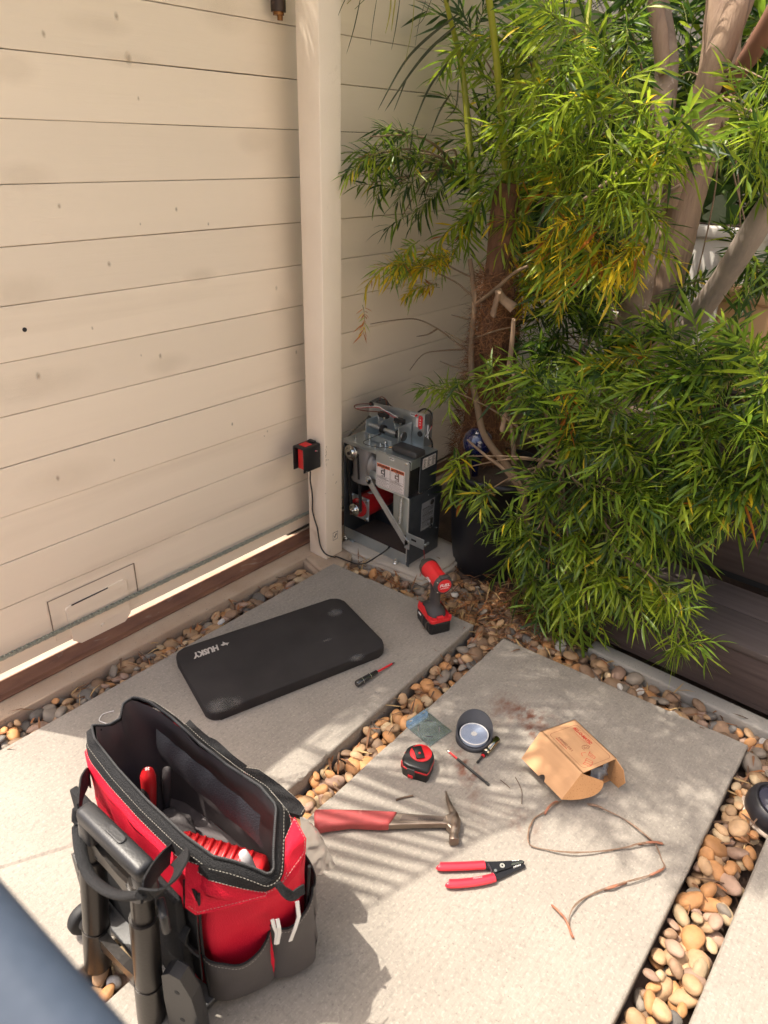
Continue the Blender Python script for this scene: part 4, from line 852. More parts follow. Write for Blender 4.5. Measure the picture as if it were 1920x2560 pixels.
# motor with square flange, axis along x
yf0, zf0 = fx(740, 1165, OX + 0.03); yf1, zf1 = fx(585, 930, OX + 0.03); yc, zc = (yf0 + yf1) / 2, (zf0 + zf1) / 2 - 0.003
g = MB(); g.box((0.030, yc, zc), (0.005, 0.104, 0.104), 0.002); fl = P_(g, 'motor_flange', m_zinc)
for a_ in (-1, 1):
    for b_ in (-1, 1): g = MB(); g.cyl((0.027, yc + a_ * 0.042, zc + b_ * 0.042), (0.018, yc + a_ * 0.042, zc + b_ * 0.042), 0.006, n=6, smooth=False); P_(g, 'flange_bolt', m_bright, fl)
g = MB(); g.cyl((0.033, yc, zc), (0.190, yc, zc), 0.050, n=36); P_(g, 'motor', m_motor)
g = MB(); g.cyl((0.0265, yc, zc), (0.022, yc, zc), 0.041, n=32); P_(g, 'motor_boss', m_motor)
g = MB(); g.box((0.09, yc - 0.010, zc + 0.0505), (0.03, 0.03, 0.004), rot=RX(-12)); P_(g, 'motor_label', mat('grey_label', (0.45, 0.42, 0.40), rough=0.5))
# release arm, diagonal flat bar
ya, za = fx(735, 830, 1.865); yb, zb_ = fx(1055, 1365, 1.865)
da = Vector((0, yb - ya, zb_ - za)); Ld = da.length; da.normalize(); nrm = Vector((0, -da.z, da.y))
def bar(p, q, w0, w1, x0, x1):
    vs = [];
    for xx in (x0, x1): vs += [(xx, *(Vector((p[0], p[1])) + Vector((nrm.y, nrm.z)) * w0)), (xx, *(Vector((p[0], p[1])) - Vector((nrm.y, nrm.z)) * w0)), (xx, *(Vector((q[0], q[1])) - Vector((nrm.y, nrm.z)) * w1)), (xx, *(Vector((q[0], q[1])) + Vector((nrm.y, nrm.z)) * w1))]
    return MB().add(vs, [(0, 1, 2, 3), (7, 6, 5, 4), (0, 4, 5, 1), (1, 5, 6, 2), (2, 6, 7, 3), (3, 7, 4, 0)])
m_arm = mat('bare_steel_bar', (0.50, 0.50, 0.47), rough=0.42, metal=0.6, col2=(0.38, 0.38, 0.37), scale=20)
g = bar((ya, za), (yb, zb_), 0.0125, 0.0125, -0.014, -0.009); g.cyl((-0.014, ya, za), (-0.009, ya, za), 0.0165, n=24); g.box2((-0.014, yb - 0.012, zb_ - 0.018), (-0.009, yb + 0.010, zb_ + 0.02)); ra = P_(g, 'release_arm', m_arm)
g = MB(); g.cyl((-0.020, ya, za), (-0.014, ya, za), 0.007, n=6, smooth=False); P_(g, 'pivot_bolt', m_bright, ra)
g = MB(); a0 = fx(745, 740); a1 = fx(810, 830); g.box2((0.0, a1[0], a1[1]), (0.004, a0[0], a0[1]), 0.001); P_(g, 'pivot_tab', m_zinc)
g = MB(); yq, zq = fx(1160, 1360, 1.86); g.box2((-0.010, -0.262, zq - 0.024), (-0.006, yR + 0.004, zq + 0.020), 0.001); g.box2((-0.010, -0.270, zq - 0.006), (0.016, -0.262, zq + 0.004), 0.002); lv = P_(g, 'release_lever', m_zinc)
g = MB(); g.box2((-0.0105, -0.225, zq - 0.005), (-0.0095, -0.200, zq + 0.004), 0.002); P_(g, 'lever_slot', m_dark, lv)
g = MB(); g.add([(-0.002, yR + 0.001, 0.0), (-0.002, yR - 0.012, 0.0), (-0.002, yR - 0.004, 0.06), (-0.002, yR + 0.001, 0.07)], [(0, 1, 2, 3)]); g.box2((-0.004, yR - 0.002, 0.004), (0.0, yR + 0.002, 0.10)); P_(g, 'lever_fin', m_zd)
# baffle with spring
g = MB(); b0 = fx(908, 945); b1 = fx(1060, 990); b2 = fx(1055, 1300); b3 = fx(905, 1240)
g.add([(0.03, *b0), (0.006, *b1), (0.006, *b2), (0.03, *b3)], [(0, 1, 2, 3)]); g.add([(0.055, b0[0] + 0.002, b0[1]), (0.03, *b0), (0.03, *b3), (0.055, b3[0] + 0.002, b3[1])], [(0, 1, 2, 3)])
P_(g, 'baffle', mat('pale_zinc', (0.55, 0.58, 0.53), rough=0.45, metal=0.6))
s0, s1 = fx(1018, 975), fx(1000, 1185); pts = []
for k in range(181):
    t = k / 180; pts.append((0.0 + 0.0062 * math.cos(k * 0.9), s0[0] + (s1[0] - s0[0]) * t + 0.0062 * math.sin(k * 0.9), s0[1] + (s1[1] - s0[1]) * t))
g = MB(); g.tube(pts, 0.0011, 4); P_(g, 'spring', m_bright)
# electronics cover with warning labels
c0, c2 = fx(815, 590), fx(1085, 960)
yA, yB, zT, zB_ = c0[0], -0.172, 0.452, 0.305
g = MB(); g.T = Matrix.Translation((-0.006, 0, 0)) @ Matrix(((0, 0, 1, 0), (1, 0, 0, 0), (0, 1, 0, 0), (0, 0, 0, 1)))
wv_ = yA - yB; hv = zT - zB_; g.prism(rrect(wv_, hv, 0.008, 3, (yA + yB) / 2, (zT + zB_) / 2), 0, 0.003, 0.0008, 1); g.T = Matrix()
cv = P_(g, 'front_cover', m_zinc)
g = MB(); g.box2((-0.003, yB - 0.003, 0.452), (0.16, yA, 0.456), 0.001); P_(g, 'cover_top', m_zinc)
g = MB(); g.box2((0.0, yB + 0.006, 0.31), (0.115, yB + 0.022, 0.445), 0.002); g.box2((0.0, yB, 0.31), (0.05, yB + 0.004, 0.44), 0.002); P_(g, 'relay_box', m_blk)
g = MB(); g.box2((0.055, yB - 0.004, 0.302), (0.165, yB, 0.452), 0.002); cs_ = P_(g, 'cover_side', m_zd)
g = MB(); g.box2((0.0, yB - 0.003, 0.418), (0.165, yB + 0.001, 0.452), 0.001); P_(g, 'cover_lip', m_zinc)
m_wl = mat('white_label', (0.66, 0.60, 0.57), rough=0.5); m_or = mat('orange_label', (0.72, 0.13, 0.02), rough=0.5)
lx = -0.0066
def quad(y0, z0, y1, z1, m_, nm, par, x=lx): return P_(MB().box2((x - 0.0002, y0, z0), (x, y1, z1)), nm, m_, par)
ly0, ly1, lz0, lz1 = yA - 0.003, yB + 0.020, zB_ + 0.006, zT - 0.044
wl_ = quad(ly0, lz0, ly1, lz1, m_wl, 'warning_label', cv)
mid = (ly0 + ly1) / 2; hh_ = lz1 - lz0
for i, (ya_, yb_, tx) in enumerate(((ly0 - 0.003, mid + 0.002, 'WARNING'), (mid - 0.002, ly1 + 0.003, 'ATTENTION'))):
    quad(ya_, lz1 - 0.017, yb_, lz1 - 0.003, m_or, 'orange_band', wl_, lx - 0.0003)
    cy_ = (ya_ + yb_) / 2
    lettering(tx, 0.0125, m_ink, op, axes((lx - 0.0010, cy_ - 0.005, lz1 - 0.010), (0, -1, 0), (0, 0, 1)), bold=0.0005, sx=0.86 if i == 0 else 0.72)
    tri = MB(); ty = ya_ - 0.0075; tri.add([(lx - 0.001, ty + 0.0055, lz1 - 0.0148), (lx - 0.001, ty - 0.0055, lz1 - 0.0148), (lx - 0.001, ty, lz1 - 0.0050)], [(0, 1, 2)]); P_(tri, 'warning_triangle', m_ink)
    fr = MB()
    for (p, q) in (((ya_, lz1 - 0.003), (ya_ - 0.0008, lz0 + 0.003)), ((yb_ + 0.0008, lz1 - 0.003), (yb_, lz0 + 0.003)), ((ya_, lz0 + 0.0038), (yb_, lz0 + 0.003)), ((ya_, lz0 + hh_ * .46), (yb_, lz0 + hh_ * .46 - 0.0006))): fr.box2((lx - 0.0006, p[0], p[1]), (lx - 0.0004, q[0], q[1]))
    for k in range(9):   # small print
        z = lz0 + hh_ * 0.42 - k * 0.0045; w_ = (ya_ - yb_) * (0.90 if k % 3 else 0.72)
        if z > lz0 + 0.006: fr.box2((lx - 0.0006, ya_ - 0.002, z), (lx - 0.0004, ya_ - 0.002 - w_, z - (0.0018 if k < 2 else 0.0009)))
    pz = lz0 + hh_ * 0.64; fr.box2((lx - 0.0006, cy_ - 0.004, pz - 0.017), (lx - 0.0004, cy_ - 0.0085, pz + 0.017))
    fr.box2((lx - 0.0006, cy_ + 0.012, pz - 0.008), (lx - 0.0004, cy_ - 0.003, pz - 0.004)); fr.box2((lx - 0.0006, cy_ + 0.012, pz + 0.004), (lx - 0.0004, cy_ - 0.003, pz + 0.008)); fr.box2((lx - 0.0006, cy_ + 0.012, pz - 0.008), (lx - 0.0004, cy_ + 0.007, pz + 0.008))
    for (s, a_) in ((1, 35), (-1, -35)): fr.box((lx - 0.0005, cy_ + 0.004, pz + s * 0.013), (0.0002, 0.020, 0.0016), rot=RX(a_)); fr.box((lx - 0.0005, cy_ + 0.002, pz + s * 0.017), (0.0002, 0.014, 0.0014), rot=RX(a_))
    P_(fr, 'label_print', m_ink if i == 0 else mat('brown_print', (0.12, 0.07, 0.05), rough=0.6), wl_)
quad(yA - 0.066, zT - 0.016, yA - 0.089, zT - 0.006, m_white, 'code_label', cv)
lettering('KTP 99', 0.0085, m_ink, op, axes((lx - 0.0007, yA - 0.0775, zT - 0.011), (0, -1, 0), (0, 0, 1)), bold=0.0003, sx=0.72)
g = MB(); g.cyl((-0.006, yB + 0.014, zT - 0.010), (-0.010, yB + 0.014, zT - 0.010), 0.0042, n=10); P_(g, 'cover_screw', m_bright, cv)
# rounded black receiver on the cover top, with its whip antenna
g = MB(); g.box((0.050, (yA + yB) / 2 - 0.030, 0.470), (0.062, 0.120, 0.026), 0.009, 3); rx_ = P_(g, 'receiver', mat('receiver_grey', (0.030, 0.029, 0.030), rough=0.5), None)
g = MB(); yr = (yA + yB) / 2 + 0.032; g.cyl((0.030, yr, 0.470), (0.022, yr + 0.012, 0.468), 0.0045, n=10); P_(g, 'antenna_plug', mat('brass', (0.35, 0.24, 0.12), rough=0.35, metal=0.9), rx_)
apts = [(0.022, yr + 0.012, 0.468), (0.005, yr + 0.035, 0.466), (-0.004, yA + 0.03, 0.462), (-0.004, yA + 0.065, 0.462), (0.006, yA + 0.075, 0.466), (0.02, yA + 0.055, 0.48), (0.035, yA + 0.028, 0.497)]
g = MB(); g.tube(spline(apts, 6), 0.0014, 6); g.cyl(apts[-1], Vector(apts[-1]) + Vector((0.006, -0.010, 0.006)), 0.0034, n=8); P_(g, 'antenna', m_cab)
# side labels
ylab = yR - 0.0004
def zside(x, y): q = PY(*zA(x, y), OY + yR); return (q.x - OX, q.z + 0.004)
l0, l1_ = zside(1178, 1010), zside(1272, 1150); g = MB(); lx0, lx1, lzt, lzb = l0[0], l1_[0], 0.252, 0.128
g.box2((lx0, ylab - 0.0006, lzb), (lx1, ylab, lzt)); sl2 = P_(g, 'rating_plate', mat('rating_grey', (0.26, 0.27, 0.29), rough=0.5, metal=0.3), sc)
g = MB(); n_ = 15
for k in range(n_):
    z = lzt - 0.026 - k * (lzt - lzb - 0.034) / n_; g.box2((lx0 + 0.005, ylab - 0.0011, z), (lx0 + 0.005 + (lx1 - lx0 - 0.01) * (0.95 if k % 4 else 0.6), ylab - 0.0007, z - (0.0026 if k % 5 == 0 else 0.0014)))
g.box2((lx1 - 0.022, ylab - 0.0011, lzb + 0.008), (lx1 - 0.005, ylab - 0.0007, lzb + 0.034)); g.lathe([(0.0001, 0), (0.012, 0), (0.012, 0.0004), (0.0001, 0.0004)], 20, p0=((lx1 - 0.018), ylab - 0.0007, lzt - 0.015), rot=RX(90)); P_(g, 'plate_print', m_ink, sl2)
l0, l1_ = zside(1192, 660), zside(1285, 610); g = MB(); g.box2((0.070, yB - 0.0046, 0.400), (0.150, yB - 0.0040, 0.444)); s3 = P_(g, 'spec_label', m_wl, cs_)
g = MB()
for k in range(8):
    for j in range(3): g.box2((0.073 + j * 0.026, yB - 0.0051, 0.440 - k * 0.0048), (0.073 + j * 0.026 + R_.uniform(.012, .023), yB - 0.0047, 0.438 - k * 0.0048))
P_(g, 'label_print', m_ink, s3)
for (x, z) in ((0.03, 0.24), (0.03, 0.16), (0.18, 0.25), (0.19, 0.10), (0.03, 0.09), (0.12, 0.275)):
    g = MB(); g.cyl((x, yR, z), (x, yR - 0.002, z), 0.0032, n=10); P_(g, 'rivet', m_bright, sc)
g = MB(); xs, zs = zside(1225, 1195); g.cyl((xs, yR, zs), (xs - 0.002, yR - 0.014, zs), 0.0035, n=8); g.cyl((xs - 0.002, yR - 0.012, zs), (xs - 0.003, yR - 0.018, zs), 0.0075, n=6, smooth=False); P_(g, 'ground_screw', m_bright, sc)
for (x, z) in ((0.06, 0.295), (0.14, 0.298)):
    g = MB(); g.cyl((x, yB - 0.004, z + 0.012), (x - 0.002, yB - 0.012, z + 0.012), 0.004, n=8); P_(g, 'cover_bolt', m_bright, cs_)
# limit switch tray: shaft, cams, switches, end plates
yl0, yl1 = 0.105, -0.062      # left and right ends of the tray
g = MB(); g.box2((0.055, yl1, 0.452), (0.135, yl0, 0.455)); g.box2((0.055, yl1 + 0.03, 0.452), (0.058, yl0 - 0.005, 0.480), 0.001); P_(g, 'switch_tray', m_zinc)
g = MB(); g.box2((0.054, yl1 - 0.003, 0.452), (0.135, yl1, 0.545), 0.001); P_(g, 'tray_end', m_zinc)
g = MB(); g.box2((0.060, yl0, 0.452), (0.135, yl0 + 0.003, 0.53), 0.001); P_(g, 'tray_end', m_zinc)
g = MB(); g.cyl((0.085, yl0 + 0.01, 0.503), (0.085, yl1 - 0.006, 0.500), 0.0085, n=18); sh2 = P_(g, 'limit_shaft', mat('threaded_shaft', (0.50, 0.49, 0.46), rough=0.3, metal=1.0, bump=0.6, bscale=20, stretch=(1, 60, 1)))
for y in (0.045, -0.035): g = MB(); g.cyl((0.085, y, 0.503), (0.085, y - 0.016, 0.503), 0.0165, n=24); P_(g, 'limit_nut', m_blk, sh2)
g = MB(); g.T = Matrix.Translation((0.085, yl1 - 0.003, 0.500)) @ Matrix.Rotation(rad(90), 4, 'X'); g.lathe([(0.019, 0), (0.019, 0.004), (0.016, 0.006), (0.012, 0.004), (0.009, 0.006), (0.0001, 0.007)], 24); P_(g, 'shaft_bearing', mat('bearing', (0.16, 0.155, 0.15), rough=0.3, metal=0.9))
for (y, z, w_) in ((0.060, 0.548, 0.046), (-0.022, 0.545, 0.044)):
    g = MB(); g.box((0.112, y, z), (0.022, w_, 0.020), 0.002); sw = P_(g, 'limit_switch', m_blk)
    for s in (-1, 1): g = MB(); g.cyl((0.100, y + s * w_ * .36, z - 0.004), (0.096, y + s * w_ * .36, z - 0.004), 0.004, n=8); P_(g, 'switch_screw', m_bright, sw)
    g = MB(); g.tube(spline([(0.10, y + w_ * .3, z - 0.010), (0.092, y + w_ * .1, z - 0.026), (0.098, y - w_ * .2, z - 0.018), (0.10, y - w_ * .35, z - 0.010)], 5), 0.0010, 5); P_(g, 'switch_lever', m_bright, sw)
for y in (0.075, -0.008): g = MB(); g.cyl((0.048, y, 0.452), (0.048, y, 0.478), 0.0042, n=8); g.cyl((0.048, y, 0.466), (0.048, y, 0.472), 0.007, n=6, smooth=False); P_(g, 'stud', m_bright)
# rear control panel with reset label and button strip
g = MB(); XB = 0.140; yb0, yb1, zbt, zbb = 0.128, -0.118, 0.602, 0.452
ptop0 = PX(*zA(740, 180), OX + XB); ptop1 = PX(*zA(1205, 285), OX + XB)
yb0, yb1 = ptop0.y - OY, ptop1.y - OY; zt0, zt1 = ptop0.z + .004, ptop1.z + .004
g.add([(XB, yb0, 0.452), (XB, yb1, 0.452), (XB, yb1, zt1), (XB, yb0, zt0), (XB + 0.003, yb0, 0.452), (XB + 0.003, yb1, 0.452), (XB + 0.003, yb1, zt1), (XB + 0.003, yb0, zt0)], [(0, 3, 2, 1), (4, 5, 6, 7), (3, 7, 6, 2), (0, 4, 7, 3), (1, 2, 6, 5), (0, 1, 5, 4)]); g.box2((XB + 0.003, yb1, 0.452), (XB + 0.05, yb1 + 0.003, zt1 - 0.004)); cpn = P_(g, 'control_panel', m_zinc)
g = MB(); g.add([(XB, yb0, zt0), (XB + 0.06, yb0, zt0 + 0.005), (XB + 0.06, yb0 - 0.05, zt0), (XB, yb0 - 0.04, zt0)], [(0, 3, 2, 1)]); g.box2((XB + 0.003, yb0 - 0.055, zt0 - 0.03), (XB + 0.06, yb0 - 0.002, zt0 - 0.004), 0.002); P_(g, 'panel_box', m_zd)
def pb(x, y): q = PX(*zA(x, y), OX + XB); return (q.y - OY, q.z + 0.004)
e0, e1 = pb(1152, 300), pb(1180, 405); g = MB(); g.T = Matrix.Translation((XB - 0.0015, 0, 0)) @ Matrix(((0, 0, 1, 0), (1, 0, 0, 0), (0, 1, 0, 0), (0, 0, 0, 1)))
bw = abs(e0[0] - e1[0]); bh = e0[1] - e1[1] + 0.008; by, bz = (e0[0] + e1[0]) / 2, (e0[1] + e1[1]) / 2; g.prism(rrect(bw, bh, bw * .48, 6, by, bz), 0, 0.0015, 0); g.T = Matrix(); bs = P_(g, 'button_strip', m_redp, cpn)
for k in range(5): g = MB(); z = bz + bh * (0.38 - 0.19 * k); g.box((XB - 0.0025, by, z), (0.002, 0.0042, 0.004), 0.0006); P_(g, 'button', m_white if k % 4 else m_bright, bs)
g = MB(); g.box2((XB - 0.001, by + bw * .6, bz - bh * .42), (XB - 0.0004, by + bw * .6 + 0.009, bz + bh * .26)); P_(g, 'button_label', m_wl, cpn)
r0 = pb(1103, 287); g = MB(); g.box2((XB - 0.001, r0[0] + 0.012, r0[1] - 0.0055), (XB - 0.0004, r0[0] - 0.012, r0[1] + 0.0055)); P_(g, 'reset_label', m_white, cpn)
lettering('RESET', 0.0095, m_ink, op, axes((XB - 0.0013, r0[0], r0[1]), (0, -1, 0), (0, 0, 1)), bold=0.0003, sx=0.78)
r1 = pb(1135, 293); g = MB(); g.cyl((XB, *r1), (XB - 0.008, *r1), 0.0042, n=10); P_(g, 'reset_knob', m_redp, cpn)
for (x, y, r) in ((1163, 447, 0.0115), (760, 200, 0.0115)): q = pb(x, y); g = MB(); g.cyl((XB, *q), (XB - 0.003, *q), r, n=20); P_(g, 'grommet', m_blkr, cpn)
# wiring
m_rw = mat('red_wire', (0.40, 0.03, 0.03), rough=0.45); m_ww = mat('white_wire', (0.70, 0.68, 0.66), rough=0.5); m_bw = mat('brown_lead', (0.16, 0.05, 0.03), rough=0.5)
q = pb(760, 200)
for (pts, r, mm) in (([(XB - 0.002, *q), (XB - 0.03, q[0] + 0.02, q[1] + 0.004), (XB - 0.05, q[0] + 0.045, q[1] - 0.004), (XB - 0.05, q[0] + 0.04, q[1] - 0.016), (XB - 0.045, q[0], q[1] - 0.016), (0.11, 0.06, 0.560)], 0.0022, m_bw),
                     ([(XB - 0.05, q[0] + 0.04, q[1] - 0.016), (0.10, 0.09, 0.575), (0.10, 0.045, 0.572), (0.10, 0.01, 0.560), (0.11, -0.01, 0.552)], 0.0014, m_rw),
                     ([(XB - 0.05, q[0] + 0.042, q[1] - 0.013), (0.102, 0.09, 0.579), (0.10, 0.05, 0.575), (0.11, 0.02, 0.565), (0.11, -0.015, 0.556)], 0.0013, m_ww),
                     ([(XB + 0.03, yb0 - 0.03, zt0), (XB + 0.03, yb0 - 0.035, zt0 + 0.022), (XB + 0.03, yb0 - 0.06, zt0 + 0.018), (XB + 0.02, yb0 - 0.075, zt0 - 0.006)], 0.0020, m_bw),
                     ([(XB + 0.02, yb0 - 0.02, zt0), (XB + 0.04, yb0 - 0.05, zt0 + 0.012), (XB + 0.03, yb0 - 0.08, zt0 + 0.002), (XB + 0.02, yb0 - 0.13, zt0 - 0.008)], 0.0022, m_cab),
                     ([(XB + 0.02, yb1 + 0.05, zt1 - 0.01), (XB + 0.02, yb1 + 0.02, zt1 + 0.012), (XB + 0.02, yb1 - 0.012, zt1 + 0.004), (XB + 0.015, yb1 - 0.022, zt1 - 0.03), (XB + 0.02, yb1 - 0.018, zt1 - 0.05)], 0.0034, m_cab),
                     ([(XB + 0.02, yb1 - 0.018, zt1 - 0.05), (XB + 0.01, yb1 - 0.014, zt1 - 0.07), (XB + 0.008, yb1 - 0.010, zt1 - 0.095)], 0.0012, m_ww), ([(XB + 0.02, yb1 - 0.004, zt1 - 0.045), (XB + 0.01, yb1 - 0.010, zt1 - 0.07), (XB + 0.008, yb1 - 0.016, zt1 - 0.10)], 0.0012, m_ww), ([(XB + 0.02, yb1, zt1 - 0.05), (XB + 0.01, yb1 - 0.006, zt1 - 0.08), (XB + 0.008, yb1 - 0.001, zt1 - 0.092)], 0.0012, m_ww),
                     ([(XB + 0.02, yb1 - 0.022, zt1 - 0.042), (XB + 0.01, yb1 - 0.020, zt1 - 0.06)], 0.0013, m_rw),
                     ([(XB + 0.02, yb1 + 0.01, 0.50), (XB + 0.04, yb1 - 0.01, 0.47), (XB + 0.03, yb1 - 0.02, 0.42)], 0.004, m_cab),
                     ([(0.08, yR - 0.02, 0.05), (0.04, yR - 0.055, 0.035), (0.0, yR - 0.075, 0.02), (-0.03, yR - 0.09, 0.006)], 0.0017, m_rw)):
    g = MB(); g.tube(spline(pts, 5), r, 6); P_(g, 'wire', mm)
# side chain between machine sprockets, toward the gate
g = MB(); k = 0
loop = spline([(0.03, yL + 0.018, 0.30), (0.02, yL + 0.020, 0.36), (0.03, yL + 0.018, 0.42), (0.06, yL + 0.006, 0.46), (0.08, yl0 + 0.014, 0.525), (0.095, yl0 + 0.012, 0.53), (0.11, yl0 + 0.012, 0.50), (0.11, yl0 + 0.03, 0.44)], 14)
for i in range(0, len(loop) - 1):
    p, q = Vector(loop[i]), Vector(loop[i + 1]); d = (q - p)
    rt_ = d.to_track_quat('X', 'Y').to_matrix(); g.box((p + q) / 2, (d.length * 1.15, 0.004 if k % 2 else 0.007, 0.008), 0.001, rot=rt_); k += 1
P_(g, 'roller_chain', mat('oily_chain', (0.16, 0.145, 0.12), rough=0.35, metal=0.9))
# ------------------------------------------------------------------ rolling tool bag
def z2(x, y): return (150 + x / 2.212, 1750 + y / 2.212)
BO = Vector((0.47, 0.86, 0.0005))
bag = thing('rolling_tool_bag', 'open red and black rolling tool bag with telescopic handle', 'tool bag', Matrix.Translation(BO))
m_nyl = mat('red_nylon', (0.70, 0.007, 0.035), rough=0.66, col2=(0.56, 0.006, 0.028), scale=14, mixc=0.8, detail=8, bump=0.6, bscale=500, spec=0.3, wear=(0.74, 0.06, 0.09), wscale=11, wamt=0.66)
m_web = mat('black_webbing', (0.008, 0.008, 0.009), rough=0.75, bump=0.9, bscale=420, col2=(0.020, 0.020, 0.022), scale=300, spec=0.3)
m_lin = mat('grey_lining', (0.095, 0.080, 0.084), rough=0.5, bump=0.3, bscale=30, col2=(0.075, 0.062, 0.066), scale=12)
m_pock = mat('pocket_grey', (0.065, 0.058, 0.060), rough=0.65, bump=0.2, bscale=400)
m_tubeb = mat('handle_tube', (0.030, 0.026, 0.024), rough=0.30, metal=0.5, bump=0.06, bscale=200)
m_hp = mat('handle_plastic', (0.020, 0.020, 0.022), rough=0.42, bump=0.15, bscale=300)
m_thread = mat('white_thread', (0.36, 0.34, 0.30), rough=0.85)
def bp(x, y, z):                                   # zoomed pixel at height z -> bag local
    q = G(*z2(x, y), z); return Vector((q.x - BO.x, q.y - BO.y, z))
def resample(poly, n, closed=True):
    P = [Vector(p) for p in poly]; P = P + [P[0]] if closed else P
    L = [0]
    for i in range(len(P) - 1): L.append(L[-1] + (P[i + 1] - P[i]).length)
    out = []; j = 0
    for k in range(n if closed else n + 1):
        s = L[-1] * k / n
        while j < len(L) - 2 and L[j + 1] < s: j += 1
        out.append(P[j].lerp(P[j + 1], (s - L[j]) / max(1e-9, L[j + 1] - L[j])))
    return out
def smooth_loop(c, it=2):
    for _ in range(it):
        o = []
        for i in range(len(c)):
            a, b = c[i], c[(i + 1) % len(c)]; o += [a.lerp(b, .25), a.lerp(b, .75)]
        c = o
    return c
NB = 96
# corners in order: near end left, V tip, near end right, far right, far left   (world x,y,z)
top_c = [(0.398, 0.715, 0.400), (0.432, 0.655, 0.398), (0.470, 0.600, 0.362), (0.528, 0.660, 0.396), (0.574, 0.705, 0.410), (0.562, 0.88, 0.398), (0.556, 1.060, 0.425), (0.520, 1.120, 0.445), (0.455, 1.095, 0.405), (0.404, 1.125, 0.425), (0.396, 0.95, 0.395)]
sho_c = [(0.380, 0.705, 0.350), (0.425, 0.655, 0.315), (0.475, 0.625, 0.300), (0.548, 0.612, 0.330), (0.598, 0.70, 0.350), (0.590, 0.95, 0.350), (0.574, 1.095, 0.360), (0.530, 1.125, 0.360), (0.455, 1.130, 0.360), (0.386, 1.115, 0.360), (0.378, 0.95, 0.350)]
mid_c = [(0.376, 0.715, 0.200), (0.43, 0.672, 0.19), (0.48, 0.645, 0.19), (0.548, 0.622, 0.200), (0.594, 0.70, 0.200), (0.588, 0.95, 0.200), (0.572, 1.090, 0.200), (0.520, 1.105, 0.200), (0.455, 1.110, 0.200), (0.384, 1.110, 0.200), (0.372, 0.95, 0.200)]
bot_c = [(x, y, 0.025) for (x, y, z) in mid_c]
def mk(c): return [Vector(p) - BO for p in c]
def loop_(c, it=2):
    L = smooth_loop(mk(c), it); return resample(L, NB)
lt, ls, lm, lb_ = loop_(top_c, 1), loop_(sho_c, 1), loop_(mid_c, 1), loop_(bot_c, 1)
def rings(mb, Ls, wob=0.0, seed=0):
    n = NB; vs = []
    for k, L in enumerate(Ls):
        for p in L:
            q = Vector(p)
            if wob: q += Vector((noise.noise(q * 16 + Vector((seed, 0, 0))), noise.noise(q * 16 + Vector((0, seed, 3))), 0)) * wob
            vs.append(q)
    mb.add(vs, [(i * n + j, i * n + (j + 1) % n, (i + 1) * n + (j + 1) % n, (i + 1) * n + j) for i in range(len(Ls) - 1) for j in range(n)], True)
def between(A_, B_, k): return [[a.lerp(b, (i) / k) for a, b in zip(A_, B_)] for i in range(k + 1)]
g = MB(); rings(g, between(lb_, lm, 6) + between(lm, ls, 6)[1:], 0.007, 2); shell = g.build('shell', m_nyl, bag)
g = MB(); n0 = len(lb_); g.add(lb_, [tuple(reversed(range(NB)))]); g.build('base_fabric', m_web, bag)
# shoulder band, then webbing collar, then zip coil around the mouth
col0 = [p.lerp(q, 0.52) for p, q in zip(ls, lt)]
g = MB(); up_ = between(ls, col0, 4); up_[1] = [p + (p - Vector((0.01, 0, 0.3))).normalized() * Vector((1, 1, 0)).length * 0.003 for p in up_[1]]; rings(g, up_, 0.004, 2); g.build('shoulder', m_nyl, bag)
cen = Vector((0.012, 0.02, 0))
lip = [p + (Vector((cen.x, p.y * 0.92, p.z)) - p).normalized() * 0.010 + Vector((0, 0, 0.006)) for p in lt]
g = MB(); rings(g, [[p + Vector((0, 0, 0.0005)) + (p - Vector((cen.x, p.y, p.z))).normalized() * 0.0025 for p in col0]] + [[p.lerp(q, t) + (p - Vector((cen.x, p.y, p.z))).normalized() * 0.0025 for p, q in zip(col0, lt)] for t in (0.33, 0.66, 1.0)] + [lip]); g.build('webbing_collar', m_web, bag)
pts = [p + Vector((0, 0, 0.003)) for p in lip]; pts.append(pts[0])
g = MB(); g.tube(resample(pts, 200, False), 0.0030, 6, cap=False); zc_ = g.build('zip_tape', m_web, bag)
g = MB()
for i, p in enumerate(resample(pts, 330, True)):
    g.box(p + Vector((0, 0, 0.0028)), (0.0034, 0.0034, 0.0024), 0.0006)
g.build('zip_teeth', mat('zip_grey', (0.05, 0.05, 0.052), rough=0.35), zc_)
# stitching
def stitch(line, step=0.0062, ln=0.0036, r=0.00042, par=None, lift=0.001):
    P = resample(line, max(2, int(sum((line[i + 1] - line[i]).length for i in range(len(line) - 1)) / step)), False); g = MB()
    for i in range(len(P) - 1):
        d = (P[i + 1] - P[i]); 
        if d.length > 1e-5: g.tube([P[i], P[i] + d.normalized() * ln], r, 4, cap=False)
    return g.build('stitching', m_thread, par or bag)
def outw(L, d): return [p + (p - Vector((cen.x, p.y * .9, p.z))).normalized() * d for p in L]
stitch(outw([p.lerp(q, 0.10) for p, q in zip(col0, lt)], 0.0042))
stitch(outw([p.lerp(q, 0.88) for p, q in zip(col0, lt)], 0.0044))
# lining: inside walls and floor
lin0 = [p + (Vector((cen.x, p.y * 0.94, p.z)) - p).normalized() * 0.004 for p in lip]
lin1 = [Vector((cen.x + (p.x - cen.x) * 0.90, p.y * 0.95, 0.30)) for p in ls]; lin2 = [Vector((cen.x + (p.x - cen.x) * 0.88, p.y * 0.94, 0.13)) for p in lm]
g = MB(); rings(g, between(lin0, lin1, 4) + between(lin1, lin2, 4)[1:], 0.006, 9); g.add(lin2, [tuple(range(NB))]); g.build('lining', m_lin, bag)
